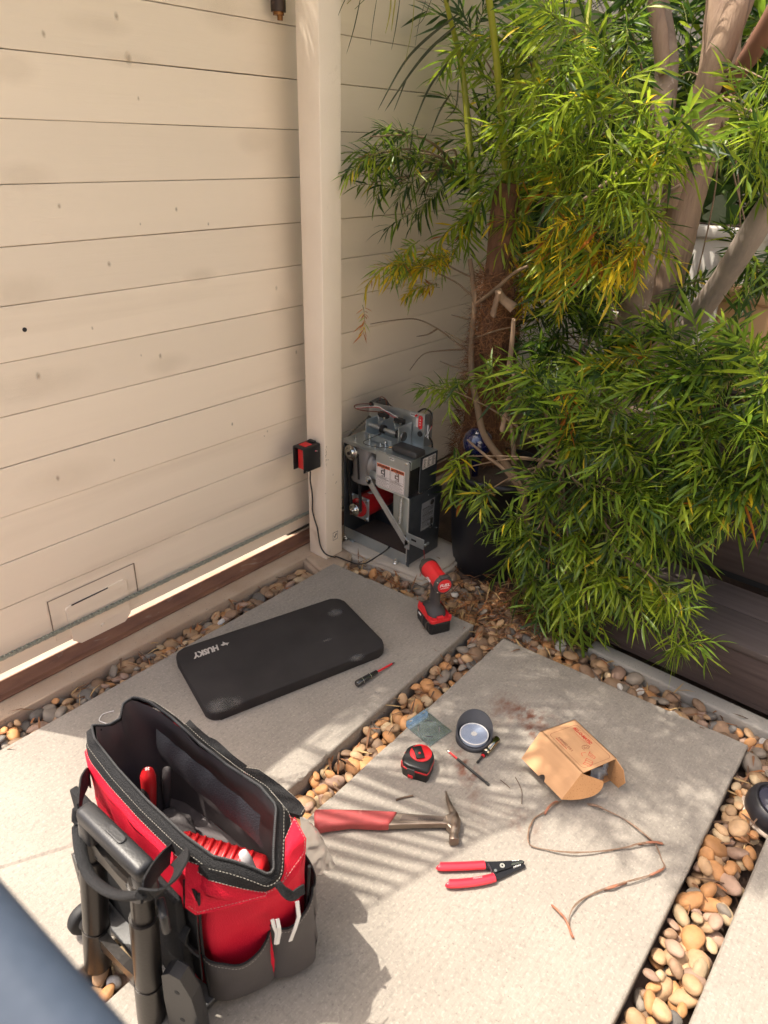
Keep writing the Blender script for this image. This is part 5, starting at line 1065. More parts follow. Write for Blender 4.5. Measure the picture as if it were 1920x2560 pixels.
# dark mesh band along the far inside wall
g = MB(); grid = []
for i in range(25):
    t = i / 24; x, y = 0.548 - 0.006 * t - BO.x, 0.725 + 0.33 * t - BO.y
    grid.append([Vector((x - 0.010 - 0.006 * math.sin(3.1 * k / 5) + 0.004 * noise.noise((y * 20, k, 0)), y, 0.285 + 0.095 * k / 5)) for k in range(6)])
g.sheet(grid); g.build('mesh_pocket', mat('dark_mesh', (0.022, 0.023, 0.030), rough=0.6, bump=0.6, bscale=300), bag)
# inside pocket at the far end with two handles of tools
y_in = 1.075 - BO.y
g = MB(); grid = []
for i in range(13):
    t = i / 12; x = -0.068 + 0.125 * t; bul = 0.040 * math.sin(math.pi * t) ** 0.7
    grid.append([Vector((x, y_in - 0.012 - bul * (1 - 0.15 * k / 6), 0.135 + 0.105 * k / 6 - (0.012 * math.sin(math.pi * t) if k == 6 else 0))) for k in range(7)])
g.sheet(grid); g.build('inner_pocket', m_lin, bag)
# telescopic handle: outer and inner tubes, grip, cross brackets
tb0, tb1 = Vector((0.285, 0.780, 0)), Vector((0.268, 0.945, 0)); tt0, tt1 = Vector((0.306, 0.752, 0.40)), Vector((0.312, 0.922, 0.40))
for (b0, t0) in ((tb0, tt0), (tb1, tt1)):
    b0, t0 = b0 - BO + Vector((0, 0, 0.004)), t0 - BO; d = t0 - b0
    g = MB(); g.cyl(b0, b0 + d * 0.30, 0.0265, n=24); g.build('tube_foot', m_tubeb, bag)
    g = MB(); g.cyl(b0 + d * 0.305, b0 + d * 0.80, 0.0245, n=24); g.build('outer_tube', m_tubeb, bag)
    g = MB(); g.cyl(b0 + d * 0.80, b0 + d * 1.06, 0.0195, n=22); g.build('inner_tube', m_tubeb, bag)
    g = MB(); g.cyl(b0 + d * 0.97, b0 + d * 1.03, 0.0212, n=22); g.build('tube_clip', mat('clip_grey', (0.10, 0.095, 0.09), rough=0.4), bag)
h0, h1 = bp(150, 610, 0.470), bp(452, 905, 0.470); hd2 = (h1 - h0).normalized()
Mh = axes((h0 + h1) / 2 - Vector((0, 0, 0.012)), hd2, Vector((0, 0, 1)).cross(hd2)); Lh = (h1 - h0).length + 0.030
g = MB(); g.T = Mh; g.box((0, 0, 0), (Lh, 0.034, 0.036), 0.011, 4); g.box((-Lh / 2 + 0.016, 0, -0.035), (0.030, 0.034, 0.058), 0.008, 3); g.box((Lh / 2 - 0.016, 0, -0.035), (0.030, 0.034, 0.058), 0.008, 3); gr_ = g.build('grip', m_hp, bag)
g = MB(); g.T = Mh; g.prism(rrect(0.046, 0.015, 0.007, 5, 0.006, 0.002), 0.0175, 0.0215, 0.0015, 2); g.build('grip_button', m_hp, gr_)
def brk(z, dz, nm):
    p, q = tb0.lerp(tt0, z / 0.40) - BO, tb1.lerp(tt1, z / 0.40) - BO; p.z = q.z = z; d = (q - p); nn_ = 10; vs = []
    sd_ = d.normalized().cross(Vector((0, 0, 1)))
    for i in range(nn_ + 1):
        t = i / nn_; c_ = p.lerp(q, t); h = dz * (1 - 0.55 * math.sin(math.pi * t))
        for (a, s) in ((h, 1), (-h, 1), (-h, -1), (h, -1)): vs.append(c_ + Vector((0, 0, a)) + sd_ * 0.009 * s)
    g = MB(); g.add(vs, [(i * 4 + j, i * 4 + (j + 1) % 4, (i + 1) * 4 + (j + 1) % 4, (i + 1) * 4 + j) for i in range(nn_) for j in range(4)]); b_ = g.build(nm, m_tubeb, bag)
    for t in (0.16, 0.84):
        for s in (-1, 1): c_ = p.lerp(q, t) + Vector((0, 0, s * dz * 0.55)); g = MB(); g.cyl(c_ - sd_ * 0.0095, c_ - sd_ * 0.0088, 0.0042, n=12); g.cyl(c_ + sd_ * 0.0095, c_ + sd_ * 0.0088, 0.0042, n=12); g.build('screw_hole', m_dark, b_)
brk(0.095, 0.030, 'lower_bracket'); brk(0.365, 0.034, 'upper_bracket')
c_ = tt0 - BO + Vector((0.012, -0.035, -0.055)); g = MB(); g.box(c_, (0.014, 0.040, 0.050), 0.005, 2, rot=RZ(-25)); lk = g.build('tube_latch', m_hp, bag)
for s in (-1, 1): g = MB(); g.cyl(c_ + Vector((-0.0075, -0.004, s * 0.013)), c_ + Vector((-0.0095, -0.0045, s * 0.013)), 0.005, n=12); g.build('latch_hole', m_dark, lk)
# rigid back board between tubes and bag, base tray, skids and wheels
g = MB(); g.box2((0.345 - BO.x, 0.73 - BO.y, 0.03), (0.362 - BO.x, 1.09 - BO.y, 0.33), 0.004, 2); g.build('back_board', m_web, bag)
g = MB(); g.box2((0.315 - BO.x, 0.70 - BO.y, 0.012), (0.56 - BO.x, 1.10 - BO.y, 0.030), 0.004, 2); g.build('base_tray', m_hp, bag)
for (y, nm) in ((0.705, 'skid_guard'), (1.04, 'skid_guard')):
    g = MB(); poly = [(-0.036, 0.006), (-0.038, 0.06), (-0.030, 0.15), (-0.012, 0.198), (0.010, 0.202), (0.028, 0.185), (0.034, 0.10), (0.034, 0.006)]
    M2 = Matrix.Translation((0.318 - BO.x, y - BO.y, 0)) @ Matrix.Rotation(rad(20 if y < .8 else -10), 4, 'Z') @ Matrix.Rotation(rad(90), 4, 'Z') @ Matrix.Rotation(rad(90), 4, 'X')
    g.T = M2; g.prism(poly, -0.012, 0.018, 0.005, 2); s_ = g.build(nm, m_hp, bag)
    for zz in (0.06, 0.15): g = MB(); g.T = M2; g.cyl((0, zz, -0.0125), (0, zz, -0.0118), 0.0055, n=14); g.cyl((0, zz, 0.0182), (0, zz, 0.0189), 0.0055, n=14); g.build('screw_hole', m_dark, s_)
for y in (1.030, 0.665):
    g = MB(); g.lathe([(0.012, -0.012), (0.032, -0.012), (0.036, -0.006), (0.036, 0.006), (0.032, 0.012), (0.012, 0.012)], 28, p0=(0.292 - BO.x, y - BO.y, 0.0362), rot=RX(90)); wh = g.build('wheel', m_blkr, bag)
    g = MB(); g.lathe([(0.0001, -0.013), (0.020, -0.013), (0.020, 0.013), (0.0001, 0.013)], 20, p0=(0.292 - BO.x, y - BO.y, 0.0362), rot=RX(90)); g.build('hub', mat('hub_grey', (0.12, 0.12, 0.12), rough=0.5), wh)
# straps
def ribbon(pts, w_, side, nm, m_=None, par=None, n=7, th=0.0016):
    P = spline(pts, n); g = MB(); vs = []; sd_ = Vector(side).normalized()
    for i, p in enumerate(P):
        d = (P[min(i + 1, len(P) - 1)] - P[max(i - 1, 0)]).normalized(); s = (sd_ - d * sd_.dot(d)).normalized(); nn_ = d.cross(s) * th
        vs += [p - s * w_ / 2 - nn_, p + s * w_ / 2 - nn_, p + s * w_ / 2 + nn_, p - s * w_ / 2 + nn_]
    g.add(vs, [(i * 4 + j, i * 4 + (j + 1) % 4, (i + 1) * 4 + (j + 1) % 4, (i + 1) * 4 + j) for i in range(len(P) - 1) for j in range(4)], False)
    g.add(vs[:4], [(3, 2, 1, 0)]); g.add(vs[-4:], [(0, 1, 2, 3)]); return g.build(nm, m_ or m_web, par or bag)
def bx2(x, y, X): q = PX(*z2(x, y), X); return q - BO
ribbon([bx2(165, 440, .392), bx2(150, 425, .372), bx2(118, 500, .345), bx2(105, 620, .310)], 0.034, (0.25, 0.4, .7), 'carry_handle')
g = MB(); g.tube(spline([bx2(105, 600, .312), bx2(100, 700, .300), bx2(120, 860, .275), bx2(170, 980, .262), bx2(270, 1060, .258), bx2(370, 1085, .262), bx2(455, 1075, .268)], 8), 0.0115, 10, flat=.62, upv=(.5, .5, .6)); g.build('carry_handle', m_web, bag)
ribbon([bx2(450, 1075, .268), bx2(540, 1065, .285), bx2(615, 1010, .315), bx2(665, 930, .345), bx2(672, 880, .366), bx2(655, 870, .380)], 0.034, (0.3, -0.6, 0.9), 'carry_handle')
ribbon([bx2(610, 850, .382), bx2(560, 900, .350), bx2(500, 980, .300), bx2(455, 1060, .272)], 0.036, (0.4, 0.3, 0.8), 'carry_handle')
ribbon([Vector((0.377 - BO.x, 0.725 - BO.y, 0.35)), Vector((0.369 - BO.x, 0.725 - BO.y, 0.28)), Vector((0.366 - BO.x, 0.728 - BO.y, 0.20)), Vector((0.362 - BO.x, 0.728 - BO.y, 0.10))], 0.038, (0, 1, 0), 'side_strap')
ribbon([Vector((0.358 - BO.x, 0.732 - BO.y, 0.255)), Vector((0.345 - BO.x, 0.728 - BO.y, 0.240)), Vector((0.350 - BO.x, 0.722 - BO.y, 0.215)), Vector((0.360 - BO.x, 0.705 - BO.y, 0.195))], 0.030, (0, 1, 0), 'buckle_strap')
ribbon([bp(690, 140, .385), bp(740, 190, .39), bp(800, 240, .385), bp(845, 262, .38), bp(930, 340, .37), bp(1010, 400, .36)], 0.030, (1, 0, 0.4), 'rear_handle')
# padded flap on the far side
g = MB(); fp = [bp(x, y, .30) for x, y in ((1000, 400), (1030, 375), (1100, 385), (1220, 470), (1330, 565), (1355, 600), (1330, 640), (1260, 620), (1130, 540))]
fb = [p - Vector((0, 0, 0.012)) for p in fp]; k = len(fp); g.add(fp + fb, [tuple(range(k)), tuple(range(2 * k - 1, k - 1, -1))] + [(i, k + i, k + (i + 1) % k, (i + 1) % k) for i in range(k)]); g.build('side_flap', m_web, bag)
stitch([p + Vector((0, 0, 0.001)) for p in fp[1:7]])
# front end: folds, zip tail, pockets with a bound edge
V_ = Vector((0.472, 0.610, 0.366)) - BO
ribbon([V_ + Vector((0.0, -0.004, 0.004)), V_ + Vector((0.004, -0.018, -0.010)), V_ + Vector((0.012, -0.028, -0.022)), V_ + Vector((0.022, -0.032, -0.018)), V_ + Vector((0.034, -0.034, -0.020))], 0.017, (0, 0.4, 1), 'zip_tail')
def pocket(a, b, z0, z1a, z1b, bul, nm):
    a, b = Vector(a) - BO, Vector(b) - BO; d = (b - a); nrm_ = Vector((d.y, -d.x, 0)).normalized(); grid = []; N = 16
    for i in range(N + 1):
        t = i / N; row = []; ztop = z1a + (z1b - z1a) * t - 0.016 * math.sin(math.pi * t)
        for k in range(9):
            s = k / 8; z = z0 + (ztop - z0) * s
            q = a.lerp(b, t) + nrm_ * bul * (math.sin(math.pi * t) ** 0.6) * (0.55 + 0.45 * s); q.z = z; q += nrm_ * noise.noise(q * 22) * 0.006; row.append(q)
        grid.append(row)
    g = MB(); g.sheet(grid); inner = [[p - nrm_ * 0.003 for p in r] for r in grid]; g.sheet([r[::-1] for r in inner]); o_ = g.build(nm, m_pock, bag)
    edge = [r[-1] for r in grid]; g = MB(); g.tube([e - nrm_ * 0.0015 for e in edge], 0.0024, 6); g.build('binding', m_web, o_)
    stitch([r[-1] + nrm_ * 0.001 - Vector((0, 0, 0.008)) for r in grid], par=o_); return o_
pocket((0.372, 0.716, 0), (0.480, 0.648, 0), 0.022, 0.168, 0.178, 0.034, 'front_pocket')
pocket((0.480, 0.648, 0), (0.560, 0.612, 0), 0.022, 0.195, 0.250, 0.026, 'front_pocket')
pocket((0.560, 0.612, 0), (0.602, 0.715, 0), 0.022, 0.250, 0.24, 0.022, 'side_pocket')
# folded red flaps at the near end, one each side of the zip end
def flap(P, nm):
    P = [bp(x, y, z) for x, y, z in P]; c0 = avg(*P); n_ = (P[1] - P[0]).cross(P[2] - P[0]).normalized()
    if n_.dot(c0 - Vector((0, .1, .1))) < 0: n_ = -n_
    Q = [p + n_ * 0.004 for p in P]; mid_ = c0 + n_ * 0.011; g = MB(); k = len(Q)
    b = bmesh.new(); vs = [b.verts.new(q) for q in Q]; m_ = b.verts.new(mid_)
    for i in range(k): b.faces.new((vs[i], vs[(i + 1) % k], m_))
    bmesh.ops.subdivide_edges(b, edges=b.edges[:], cuts=3, use_grid_fill=True)
    for v in b.verts: v.co += n_ * noise.noise(v.co * 30) * 0.0035
    g.bm(b, True); o_ = g.build(nm, m_nyl, bag)
    stitch([q.lerp(c0, .06) + n_ * 0.003 for q in Q] , par=o_); return o_
flap([(690, 905, .388), (800, 938, .380), (1110, 1000, .352), (1165, 1020, .345), (1150, 1105, .325), (745, 1205, .298), (688, 1165, .318)], 'end_flap')
flap([(1165, 1005, .350), (1235, 800, .375), (1300, 650, .395), (1365, 770, .372), (1360, 850, .345), (1230, 1035, .335)], 'end_flap')
# corner piping
for (i_) in (0, 3):
    P = [Vector(c[i_]) - BO for c in (bot_c, mid_c, sho_c)]; nn_ = (P[1] - Vector((cen.x, P[1].y + 0.15, P[1].z))).normalized() * 0.004
    g = MB(); g.tube(spline([p + nn_ for p in P], 6), 0.0032, 6); g.build('piping', m_web, bag)
# white bent cable ties in the end pocket
for i, (P, lb) in enumerate(((((1175, 1215), (1185, 1255), (1200, 1290), (1195, 1350)), 'bent white cable tie in the bag front pocket, left of the pair'), (((1203, 1212), (1212, 1260), (1215, 1290), (1203, 1352)), 'bent white cable tie in the bag front pocket, right of the pair'), (((1312, 1115), (1322, 1200), (1300, 1270), (1275, 1335)), 'single long white cable tie near the bag corner pocket'))):
    Z = (0.262, 0.245, 0.225, 0.19) if i < 2 else (0.295, 0.26, 0.23, 0.19); pts = []
    for (x, y), z in zip(P, Z):
        q = G(*z2(x, y), z); pts.append(q)
    g = MB(); vs = []
    for p in pts: vs += [p + Vector((-0.0028, 0.0016, 0)), p + Vector((0.0028, -0.0016, 0)), p + Vector((0.0030, -0.0002, 0)), p + Vector((-0.0026, 0.003, 0))]
    g.add(vs, [(k * 4 + j, k * 4 + (j + 1) % 4, (k + 1) * 4 + (j + 1) % 4, (k + 1) * 4 + j) for k in range(3) for j in range(4)] + [(0, 1, 2, 3), (15, 14, 13, 12)]); tag(g.build('cable_tie', m_white), lb, 'cable tie', 'cable ties in the bag pocket')
# tools inside
def tool(nm, lb, cat, p0, p1): return thing(nm, lb, cat, axes(p0, p1 - p0, (1, 0.2, 0)))
p0, p1 = Vector((0.478, 1.040, 0.16)), Vector((0.484, 1.030, 0.318)); t_ = tool('red_handled_driver', 'red and black handled screwdriver standing inside the bag pocket', 'screwdriver', p0, p1)
g = MB(); xl(g, [(0.0, 0.010, 0), (0.05, 0.013, 0), (0.10, 0.016, 0), (0.135, 0.0165, 0), (0.150, 0.013, 0), (0.158, 0.005, 0)], 20, z=0); g.build('handle', m_redp, t_)
for s in (-1, 1): g = MB(); g.T = Matrix.Translation((0, s * 0.006, 0)); xl(g, [(0.0, 0.009, 0), (0.05, 0.0115, 0), (0.10, 0.0122, 0), (0.120, 0.009, 0)], 14, z=0); g.build('rubber_inset', m_grip, t_)
g = MB(); g.box((0.1575, 0, 0), (0.002, 0.010, 0.003)); g.box((0.1575, 0, 0), (0.002, 0.003, 0.010)); g.build('cross_mark', m_white, t_)
p0, p1 = Vector((0.448, 1.045, 0.16)), Vector((0.447, 1.040, 0.285)); t_ = tool('black_handled_tool', 'black handled tool with pale worn end inside the bag', 'hand tool', p0, p1)
g = MB(); xl(g, [(0, 0.010, 0), (0.06, 0.011, 0), (0.105, 0.0115, 0)], 16, z=0); g.build('handle', m_grip, t_)
g = MB(); xl(g, [(0.105, 0.0113, 0), (0.118, 0.0105, 0), (0.124, 0.006, 0)], 16, z=0); g.build('pale_end', mat('pale_end', (0.50, 0.46, 0.44), rough=0.6), t_)
ch_ = thing('red_case', 'red ribbed plastic tool case lying in the bottom of the bag', 'case', Matrix.Translation((0.500, 0.83, 0.150)) @ Matrix.Rotation(rad(-66), 4, 'Z') @ Matrix.Rotation(rad(8), 4, 'X'))
g = MB(); g.box((0, 0, 0.025), (0.20, 0.085, 0.055), 0.012, 3); g.build('shell', m_redp, ch_)
for k in range(9): g = MB(); g.box((-0.078 + k * 0.018, 0.018, 0.054), (0.008, 0.040, 0.012), 0.003, 2); g.build('rib', m_redp, ch_)
ca = thing('clear_lid_tub', 'small round tub with clear lid beside the red case', 'tub', Matrix.Translation((0.448, 0.775, 0.200)) @ Matrix.Rotation(rad(18), 4, 'X'))
g = MB(); g.lathe([(0.034, -0.02), (0.036, 0.0), (0.036, 0.025), (0.033, 0.028)], 28); g.build('tub', mat('tub_grey', (0.30, 0.27, 0.26), rough=0.4), ca)
g = MB(); g.lathe([(0.037, 0.020), (0.038, 0.030), (0.034, 0.033), (0.030, 0.030), (0.0001, 0.030)], 28); g.build('lid', mat('clear_lid', (0.52, 0.42, 0.42), rough=0.12, coat=0.6), ca)
for (x, y, z, tx, ty, L2, lb, mm) in ((0.515, 1.035, .17, .01, -.01, .12, 'slim grey handled tool at the far right inside the bag', m_pock), (0.530, 0.72, .15, -.02, .04, .13, 'white handled tool leaning at the near end inside the bag', mat('white_handle', (0.62, 0.60, 0.62), rough=.4)), (0.425, 0.90, .14, .01, .02, .11, 'dark handled tool leaning on the near wall inside the bag', m_grip)):
    t_ = tool('hand_tool', lb, 'hand tool', Vector((x, y, z)), Vector((x + tx, y + ty, z + L2)))
    g = MB(); xl(g, [(0, .007, 0), (L2 * .4, .009, 0), (L2 * .8, .011, 0), (L2 * .97, .009, 0), (L2, .004, 0)], 14, z=0); g.build('handle', mm, t_)
    g = MB(); g.cyl((-.06, 0, 0), (0.005, 0, 0), .003, n=8); g.build('shaft', m_bright, t_)
pb_ = thing('black_pouch', 'black cloth pouch crumpled in the bottom of the bag', 'pouch', Matrix.Translation((0.470, 0.955, 0.135)))
b = bmesh.new(); bmesh.ops.create_icosphere(b, subdivisions=4, radius=1.0)
for v in b.verts: q = v.co.copy(); v.co = Vector((q.x * .062, q.y * .075, q.z * .040)) * (1 + .35 * noise.noise(q * 1.8) + .15 * noise.noise(q * 5)); v.co.z += .03
MB().bm(b, True).build('cloth', m_pock, pb_)
# clear plastic bag hanging out on the right of the tool bag
m_clear = bpy.data.materials.new('clear_film'); m_clear.use_nodes = True; n_, l_ = m_clear.node_tree.nodes, m_clear.node_tree.links
n_.clear(); o_ = n_.new('ShaderNodeOutputMaterial'); mx = n_.new('ShaderNodeMixShader'); tr_ = n_.new('ShaderNodeBsdfTransparent'); gl = n_.new('ShaderNodeBsdfGlossy'); df = n_.new('ShaderNodeBsdfTranslucent'); m2_ = n_.new('ShaderNodeMixShader')
tr_.inputs[0].default_value = (0.96, 0.95, 0.93, 1); gl.inputs['Roughness'].default_value = 0.12; df.inputs[0].default_value = (0.85, 0.83, 0.80, 1)
fr_ = n_.new('ShaderNodeFresnel'); fr_.inputs[0].default_value = 1.6; m2_.inputs[0].default_value = 0.62
l_.new(df.outputs[0], m2_.inputs[1]); l_.new(gl.outputs[0], m2_.inputs[2]); ad = n_.new('ShaderNodeMath'); ad.operation = 'MULTIPLY_ADD'; ad.inputs[1].default_value = 1.0; ad.inputs[2].default_value = 0.02; l_.new(fr_.outputs[0], ad.inputs[0])
l_.new(ad.outputs[0], mx.inputs[0]); l_.new(tr_.outputs[0], mx.inputs[1]); l_.new(m2_.outputs[0], mx.inputs[2]); l_.new(mx.outputs[0], o_.inputs[0])
e0 = [G(*z2(x, y), z) for x, y, z in ((1325, 650, 0.30), (1350, 780, 0.24), (1375, 900, 0.17), (1385, 985, 0.12))]
e1 = [G(*z2(x, y), z) for x, y, z in ((1370, 660, 0.285), (1440, 740, 0.20), (1495, 850, 0.115), (1525, 918, 0.05))]
for lay in (0,):
    g = MB(); grid = []; N = 22
    E0, E1 = resample(e0, N, False), resample(e1, N, False)
    for sgn in (1, -1):
        grid = []
        for i in range(N + 1):
            row = []
            for j in range(N + 1):
                t = j / N; q = E0[i].lerp(E1[i], t); puff = 0.016 * math.sin(math.pi * t) * math.sin(math.pi * min(1, i / N * 1.05)) * sgn
                q = q + Vector((0.35, -0.4, 0.8)).normalized() * puff
                q += Vector((noise.noise(q * 38 + Vector((sgn * 4, 0, 0))), noise.noise(q * 38 + Vector((0, 5, 0))), noise.noise(q * 45 + Vector((2, 0, sgn))))) * 0.006 * min(1, 4 * t * (1 - t) + .25)
                row.append(q)
            grid.append(row)
        g.sheet(grid)
    tag(g.build('clear_plastic_bag', m_clear), 'crumpled clear plastic bag hanging from the right of the tool bag', 'plastic bag')

# ------------------------------------------------------------------ blue grey lid close to the lens
b0, b1 = G(0, 2155, 1.16), G(362, 2560, 1.16); dv = (b1 - b0).normalized(); nv = Vector((-dv.y, dv.x, 0))
if nv.dot(b0) > 0: nv = -nv                      # towards the camera side
mid_ = b0.lerp(b1, 0.5)
if dv.cross(nv).z < 0: dv = -dv
m_bin = mat('blue_grey_lid', (0.030, 0.043, 0.066), rough=0.6, spec=0.25, col2=(0.040, 0.054, 0.080), scale=120, mixc=0.5)
bn = thing('storage_bin', 'blue grey speckled bin lid, blurred in the lower left corner', 'bin', axes((mid_.x, mid_.y, 0), dv, nv))
sgn = 1
wy = 0.21
g = MB(); g.box((0, wy / 2, 1.13), (0.62, wy, 0.06), 0.024, 4); g.build('lid', m_bin, bn)
g = MB(); g.box((0, wy / 2, 0.55), (0.58, wy - 0.03, 1.0996), 0.02, 2); g.build('body', m_bin, bn)
# ------------------------------------------------------------------ river pebbles in the strips
RP = random.Random(21)
def inpoly(x, y, poly):
    c = False; j = len(poly) - 1
    for i in range(len(poly)):
        xi, yi = poly[i]; xj, yj = poly[j]
        if (yi > y) != (yj > y) and x < (xj - xi) * (y - yi) / (yj - yi) + xi: c = not c
        j = i
    return c
pmesh = []
for v in range(14):
    b = bmesh.new(); bmesh.ops.create_icosphere(b, subdivisions=3, radius=0.5)
    e = RP.uniform(0.66, 0.92); h = RP.uniform(0.48, 0.70); sk = RP.uniform(-.18, .18); sd = v * 13.1
    for q in b.verts:
        p = q.co.copy(); r = 1 + 0.30 * noise.noise(p * 1.5 + Vector((sd, 0, 0))) + 0.08 * noise.noise(p * 4.0 + Vector((0, sd, 0)))
        q.co = Vector((p.x * r, p.y * r * (e + sk * p.x), p.z * r * h))
    me = bpy.data.meshes.new('pebble'); b.to_mesh(me); b.free(); me.polygons.foreach_set('use_smooth', [True] * len(me.polygons)); pmesh.append(me)
def pm(n_, c, c2, speck=None, sa=0.09, ss=9): return mat(n_, c, rough=0.62, col2=c2, scale=3.6, mixc=0.45, detail=8, bump=0.22, bscale=22, speck=speck, sscale=ss * 3, samt=sa, objrand=0.22, spec=0.35)
PM = [('tan', pm('pebble_tan', (0.38, 0.245, 0.135), (0.29, 0.18, 0.10))), ('orange', pm('pebble_orange', (0.43, 0.215, 0.085), (0.32, 0.16, 0.07))), ('grey', pm('pebble_grey', (0.24, 0.20, 0.16), (0.18, 0.15, 0.12))),
      ('brown', pm('pebble_brown', (0.25, 0.16, 0.10), (0.19, 0.12, 0.075))), ('pinkish', pm('pebble_pink', (0.33, 0.215, 0.155), (0.25, 0.165, 0.12), (0.22, 0.12, 0.08), 0.11)), ('cream', pm('pebble_cream', (0.42, 0.31, 0.19), (0.33, 0.24, 0.145))),
      ('dark grey', pm('pebble_dark', (0.15, 0.135, 0.12), (0.11, 0.10, 0.09))), ('speckled pale', pm('pebble_speckled', (0.46, 0.43, 0.40), (0.40, 0.37, 0.34), (0.10, 0.09, 0.08), 0.055, 11))]
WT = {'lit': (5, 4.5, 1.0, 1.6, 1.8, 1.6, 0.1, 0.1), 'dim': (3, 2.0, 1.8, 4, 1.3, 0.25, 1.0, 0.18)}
REG = [  # polygon, floor z, crown z, where, palette
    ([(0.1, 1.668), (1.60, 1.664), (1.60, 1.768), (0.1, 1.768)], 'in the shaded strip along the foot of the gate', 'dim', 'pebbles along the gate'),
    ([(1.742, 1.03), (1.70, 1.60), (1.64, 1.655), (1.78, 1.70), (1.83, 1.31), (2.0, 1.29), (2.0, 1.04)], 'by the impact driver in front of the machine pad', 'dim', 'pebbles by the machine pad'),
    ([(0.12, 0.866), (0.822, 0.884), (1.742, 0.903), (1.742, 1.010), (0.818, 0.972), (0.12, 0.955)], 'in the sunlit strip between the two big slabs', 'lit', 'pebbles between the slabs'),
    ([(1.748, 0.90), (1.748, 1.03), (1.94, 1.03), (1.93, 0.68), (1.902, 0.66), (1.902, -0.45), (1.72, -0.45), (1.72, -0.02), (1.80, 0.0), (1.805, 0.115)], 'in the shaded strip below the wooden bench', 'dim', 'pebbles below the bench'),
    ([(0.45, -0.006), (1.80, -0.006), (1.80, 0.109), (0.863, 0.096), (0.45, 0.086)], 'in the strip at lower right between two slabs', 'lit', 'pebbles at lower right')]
peb = []
for ri, (poly, where, pal, grp) in enumerate(REG):
    xs = [p[0] for p in poly]; ys = [p[1] for p in poly]; area = (max(xs) - min(xs)) * (max(ys) - min(ys))
    for layer, (zc, dens, mind) in enumerate(((-0.058, 2600, 0.60), (-0.038, 3600, 0.66), (-0.022, 500, 1.0))):
        placed = []
        for _ in range(int(area * dens)):
            x, y = RP.uniform(min(xs), max(xs)), RP.uniform(min(ys), max(ys)); s = RP.uniform(0.026, 0.056) if RP.random() < .8 else RP.uniform(0.046, 0.064)
            if layer == 2: s *= 0.75
            if not inpoly(x, y, poly): continue
            if not all(inpoly(x + dx, y + dy, poly) for dx, dy in ((s * .24, 0), (-s * .24, 0), (0, s * .30), (0, -s * .30))): continue
            if any((x - a) ** 2 + (y - c) ** 2 < (mind * 0.5 * (s + t)) ** 2 for a, c, t in placed): continue
            placed.append((x, y, s))
            M_ = Matrix.Translation((x, y, zc + RP.uniform(-.006, .006))) @ Matrix.Rotation(RP.uniform(0, 6.28), 4, 'Z') @ Matrix.Rotation(RP.gauss(0, .30), 4, 'X') @ Matrix.Rotation(RP.gauss(0, .30), 4, 'Y') @ Matrix.Diagonal((s * 1.16, s * 1.06, s, 1))
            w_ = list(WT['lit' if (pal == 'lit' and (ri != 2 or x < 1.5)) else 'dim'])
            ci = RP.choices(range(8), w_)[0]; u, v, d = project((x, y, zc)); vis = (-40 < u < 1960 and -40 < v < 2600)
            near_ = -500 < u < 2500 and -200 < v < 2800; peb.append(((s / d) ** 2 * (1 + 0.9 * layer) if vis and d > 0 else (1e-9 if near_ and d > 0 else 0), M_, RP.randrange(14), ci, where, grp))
peb.sort(key=lambda t: -t[0])
used = {}
for k, (sc_, M_, mi, ci, where, grp) in enumerate(peb[:300]):
    base = pmesh[mi]; o = bpy.data.objects.new('pebble', base); COL.objects.link(o); o.matrix_world = M_
    if not base.materials: base.materials.append(PM[0][1])
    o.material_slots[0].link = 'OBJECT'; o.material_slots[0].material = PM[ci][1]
    s = M_.to_scale().z; v_ = base.vertices; wy_ = max(q.co.y for q in v_) - min(q.co.y for q in v_)
    size = 'large' if s > 0.047 else 'small' if s < 0.033 else 'medium'
    shp = 'round' if wy_ > 0.86 else 'long' if wy_ < 0.74 else 'oval'
    px_, py_, _d2 = project(M_.translation)
    if 'gate' in grp or 'between' in grp or 'lower right' in grp:
        f_ = M_.translation.x; L0, L1 = {'pebbles along the gate': (0.35, 1.6), 'pebbles between the slabs': (0.3, 1.74), 'pebbles at lower right': (0.75, 1.8)}[grp]
    else: f_ = -M_.translation.y; L0, L1 = (-1.0, 0.3)
    t_ = min(5, max(0, int(6 * (f_ - L0) / (L1 - L0)))); pos = ['nearest end', 'near part', 'lower middle', 'upper middle', 'far part', 'farthest end'][t_]
    lab = '%s %s %s pebble %s, %s' % (size, shp, PM[ci][0], where.replace('in the sunlit strip', 'in strip').replace('in the shaded strip', 'in strip').replace('in the strip', 'in strip').replace('the two big', 'the big').replace('the foot of ', '').replace(' in front of the machine pad', '').replace('at lower right between two slabs', 'at lower right'), pos)
    tag(o, lab, 'pebble', grp + ', ' + PM[ci][0]); used.setdefault(lab, []).append((px_, o))
for lab, L_ in used.items():
    if len(L_) > 1:
        L_.sort(key=lambda t: t[0]); nm_ = ['leftmost', 'second from left', 'third from left', 'fourth from left', 'fifth from left', 'sixth from left', 'seventh from left', 'eighth from left', 'ninth from left']
        for i, (u_, o) in enumerate(L_):
            w_ = ('left one' if i == 0 else 'right one') if len(L_) == 2 else nm_[min(i, 8)]
            o['label'] = lab + ', ' + w_
for ci in range(8):       # the rest, too small or too hidden to tell apart
    g = MB()
    for (sc_, M_, mi, c2_, where, grp) in peb[300:]:
        if c2_ != ci or sc_ == 0: continue
        me = pmesh[mi]; g.T = M_; g.add([v.co for v in me.vertices], [tuple(p.vertices) for p in me.polygons], True)
    if g.v: o = g.build('small_pebbles', PM[ci][1], None, 'mass of smaller half hidden %s pebbles filling the strips' % PM[ci][0], 'stuff'); o['category'] = 'pebbles'

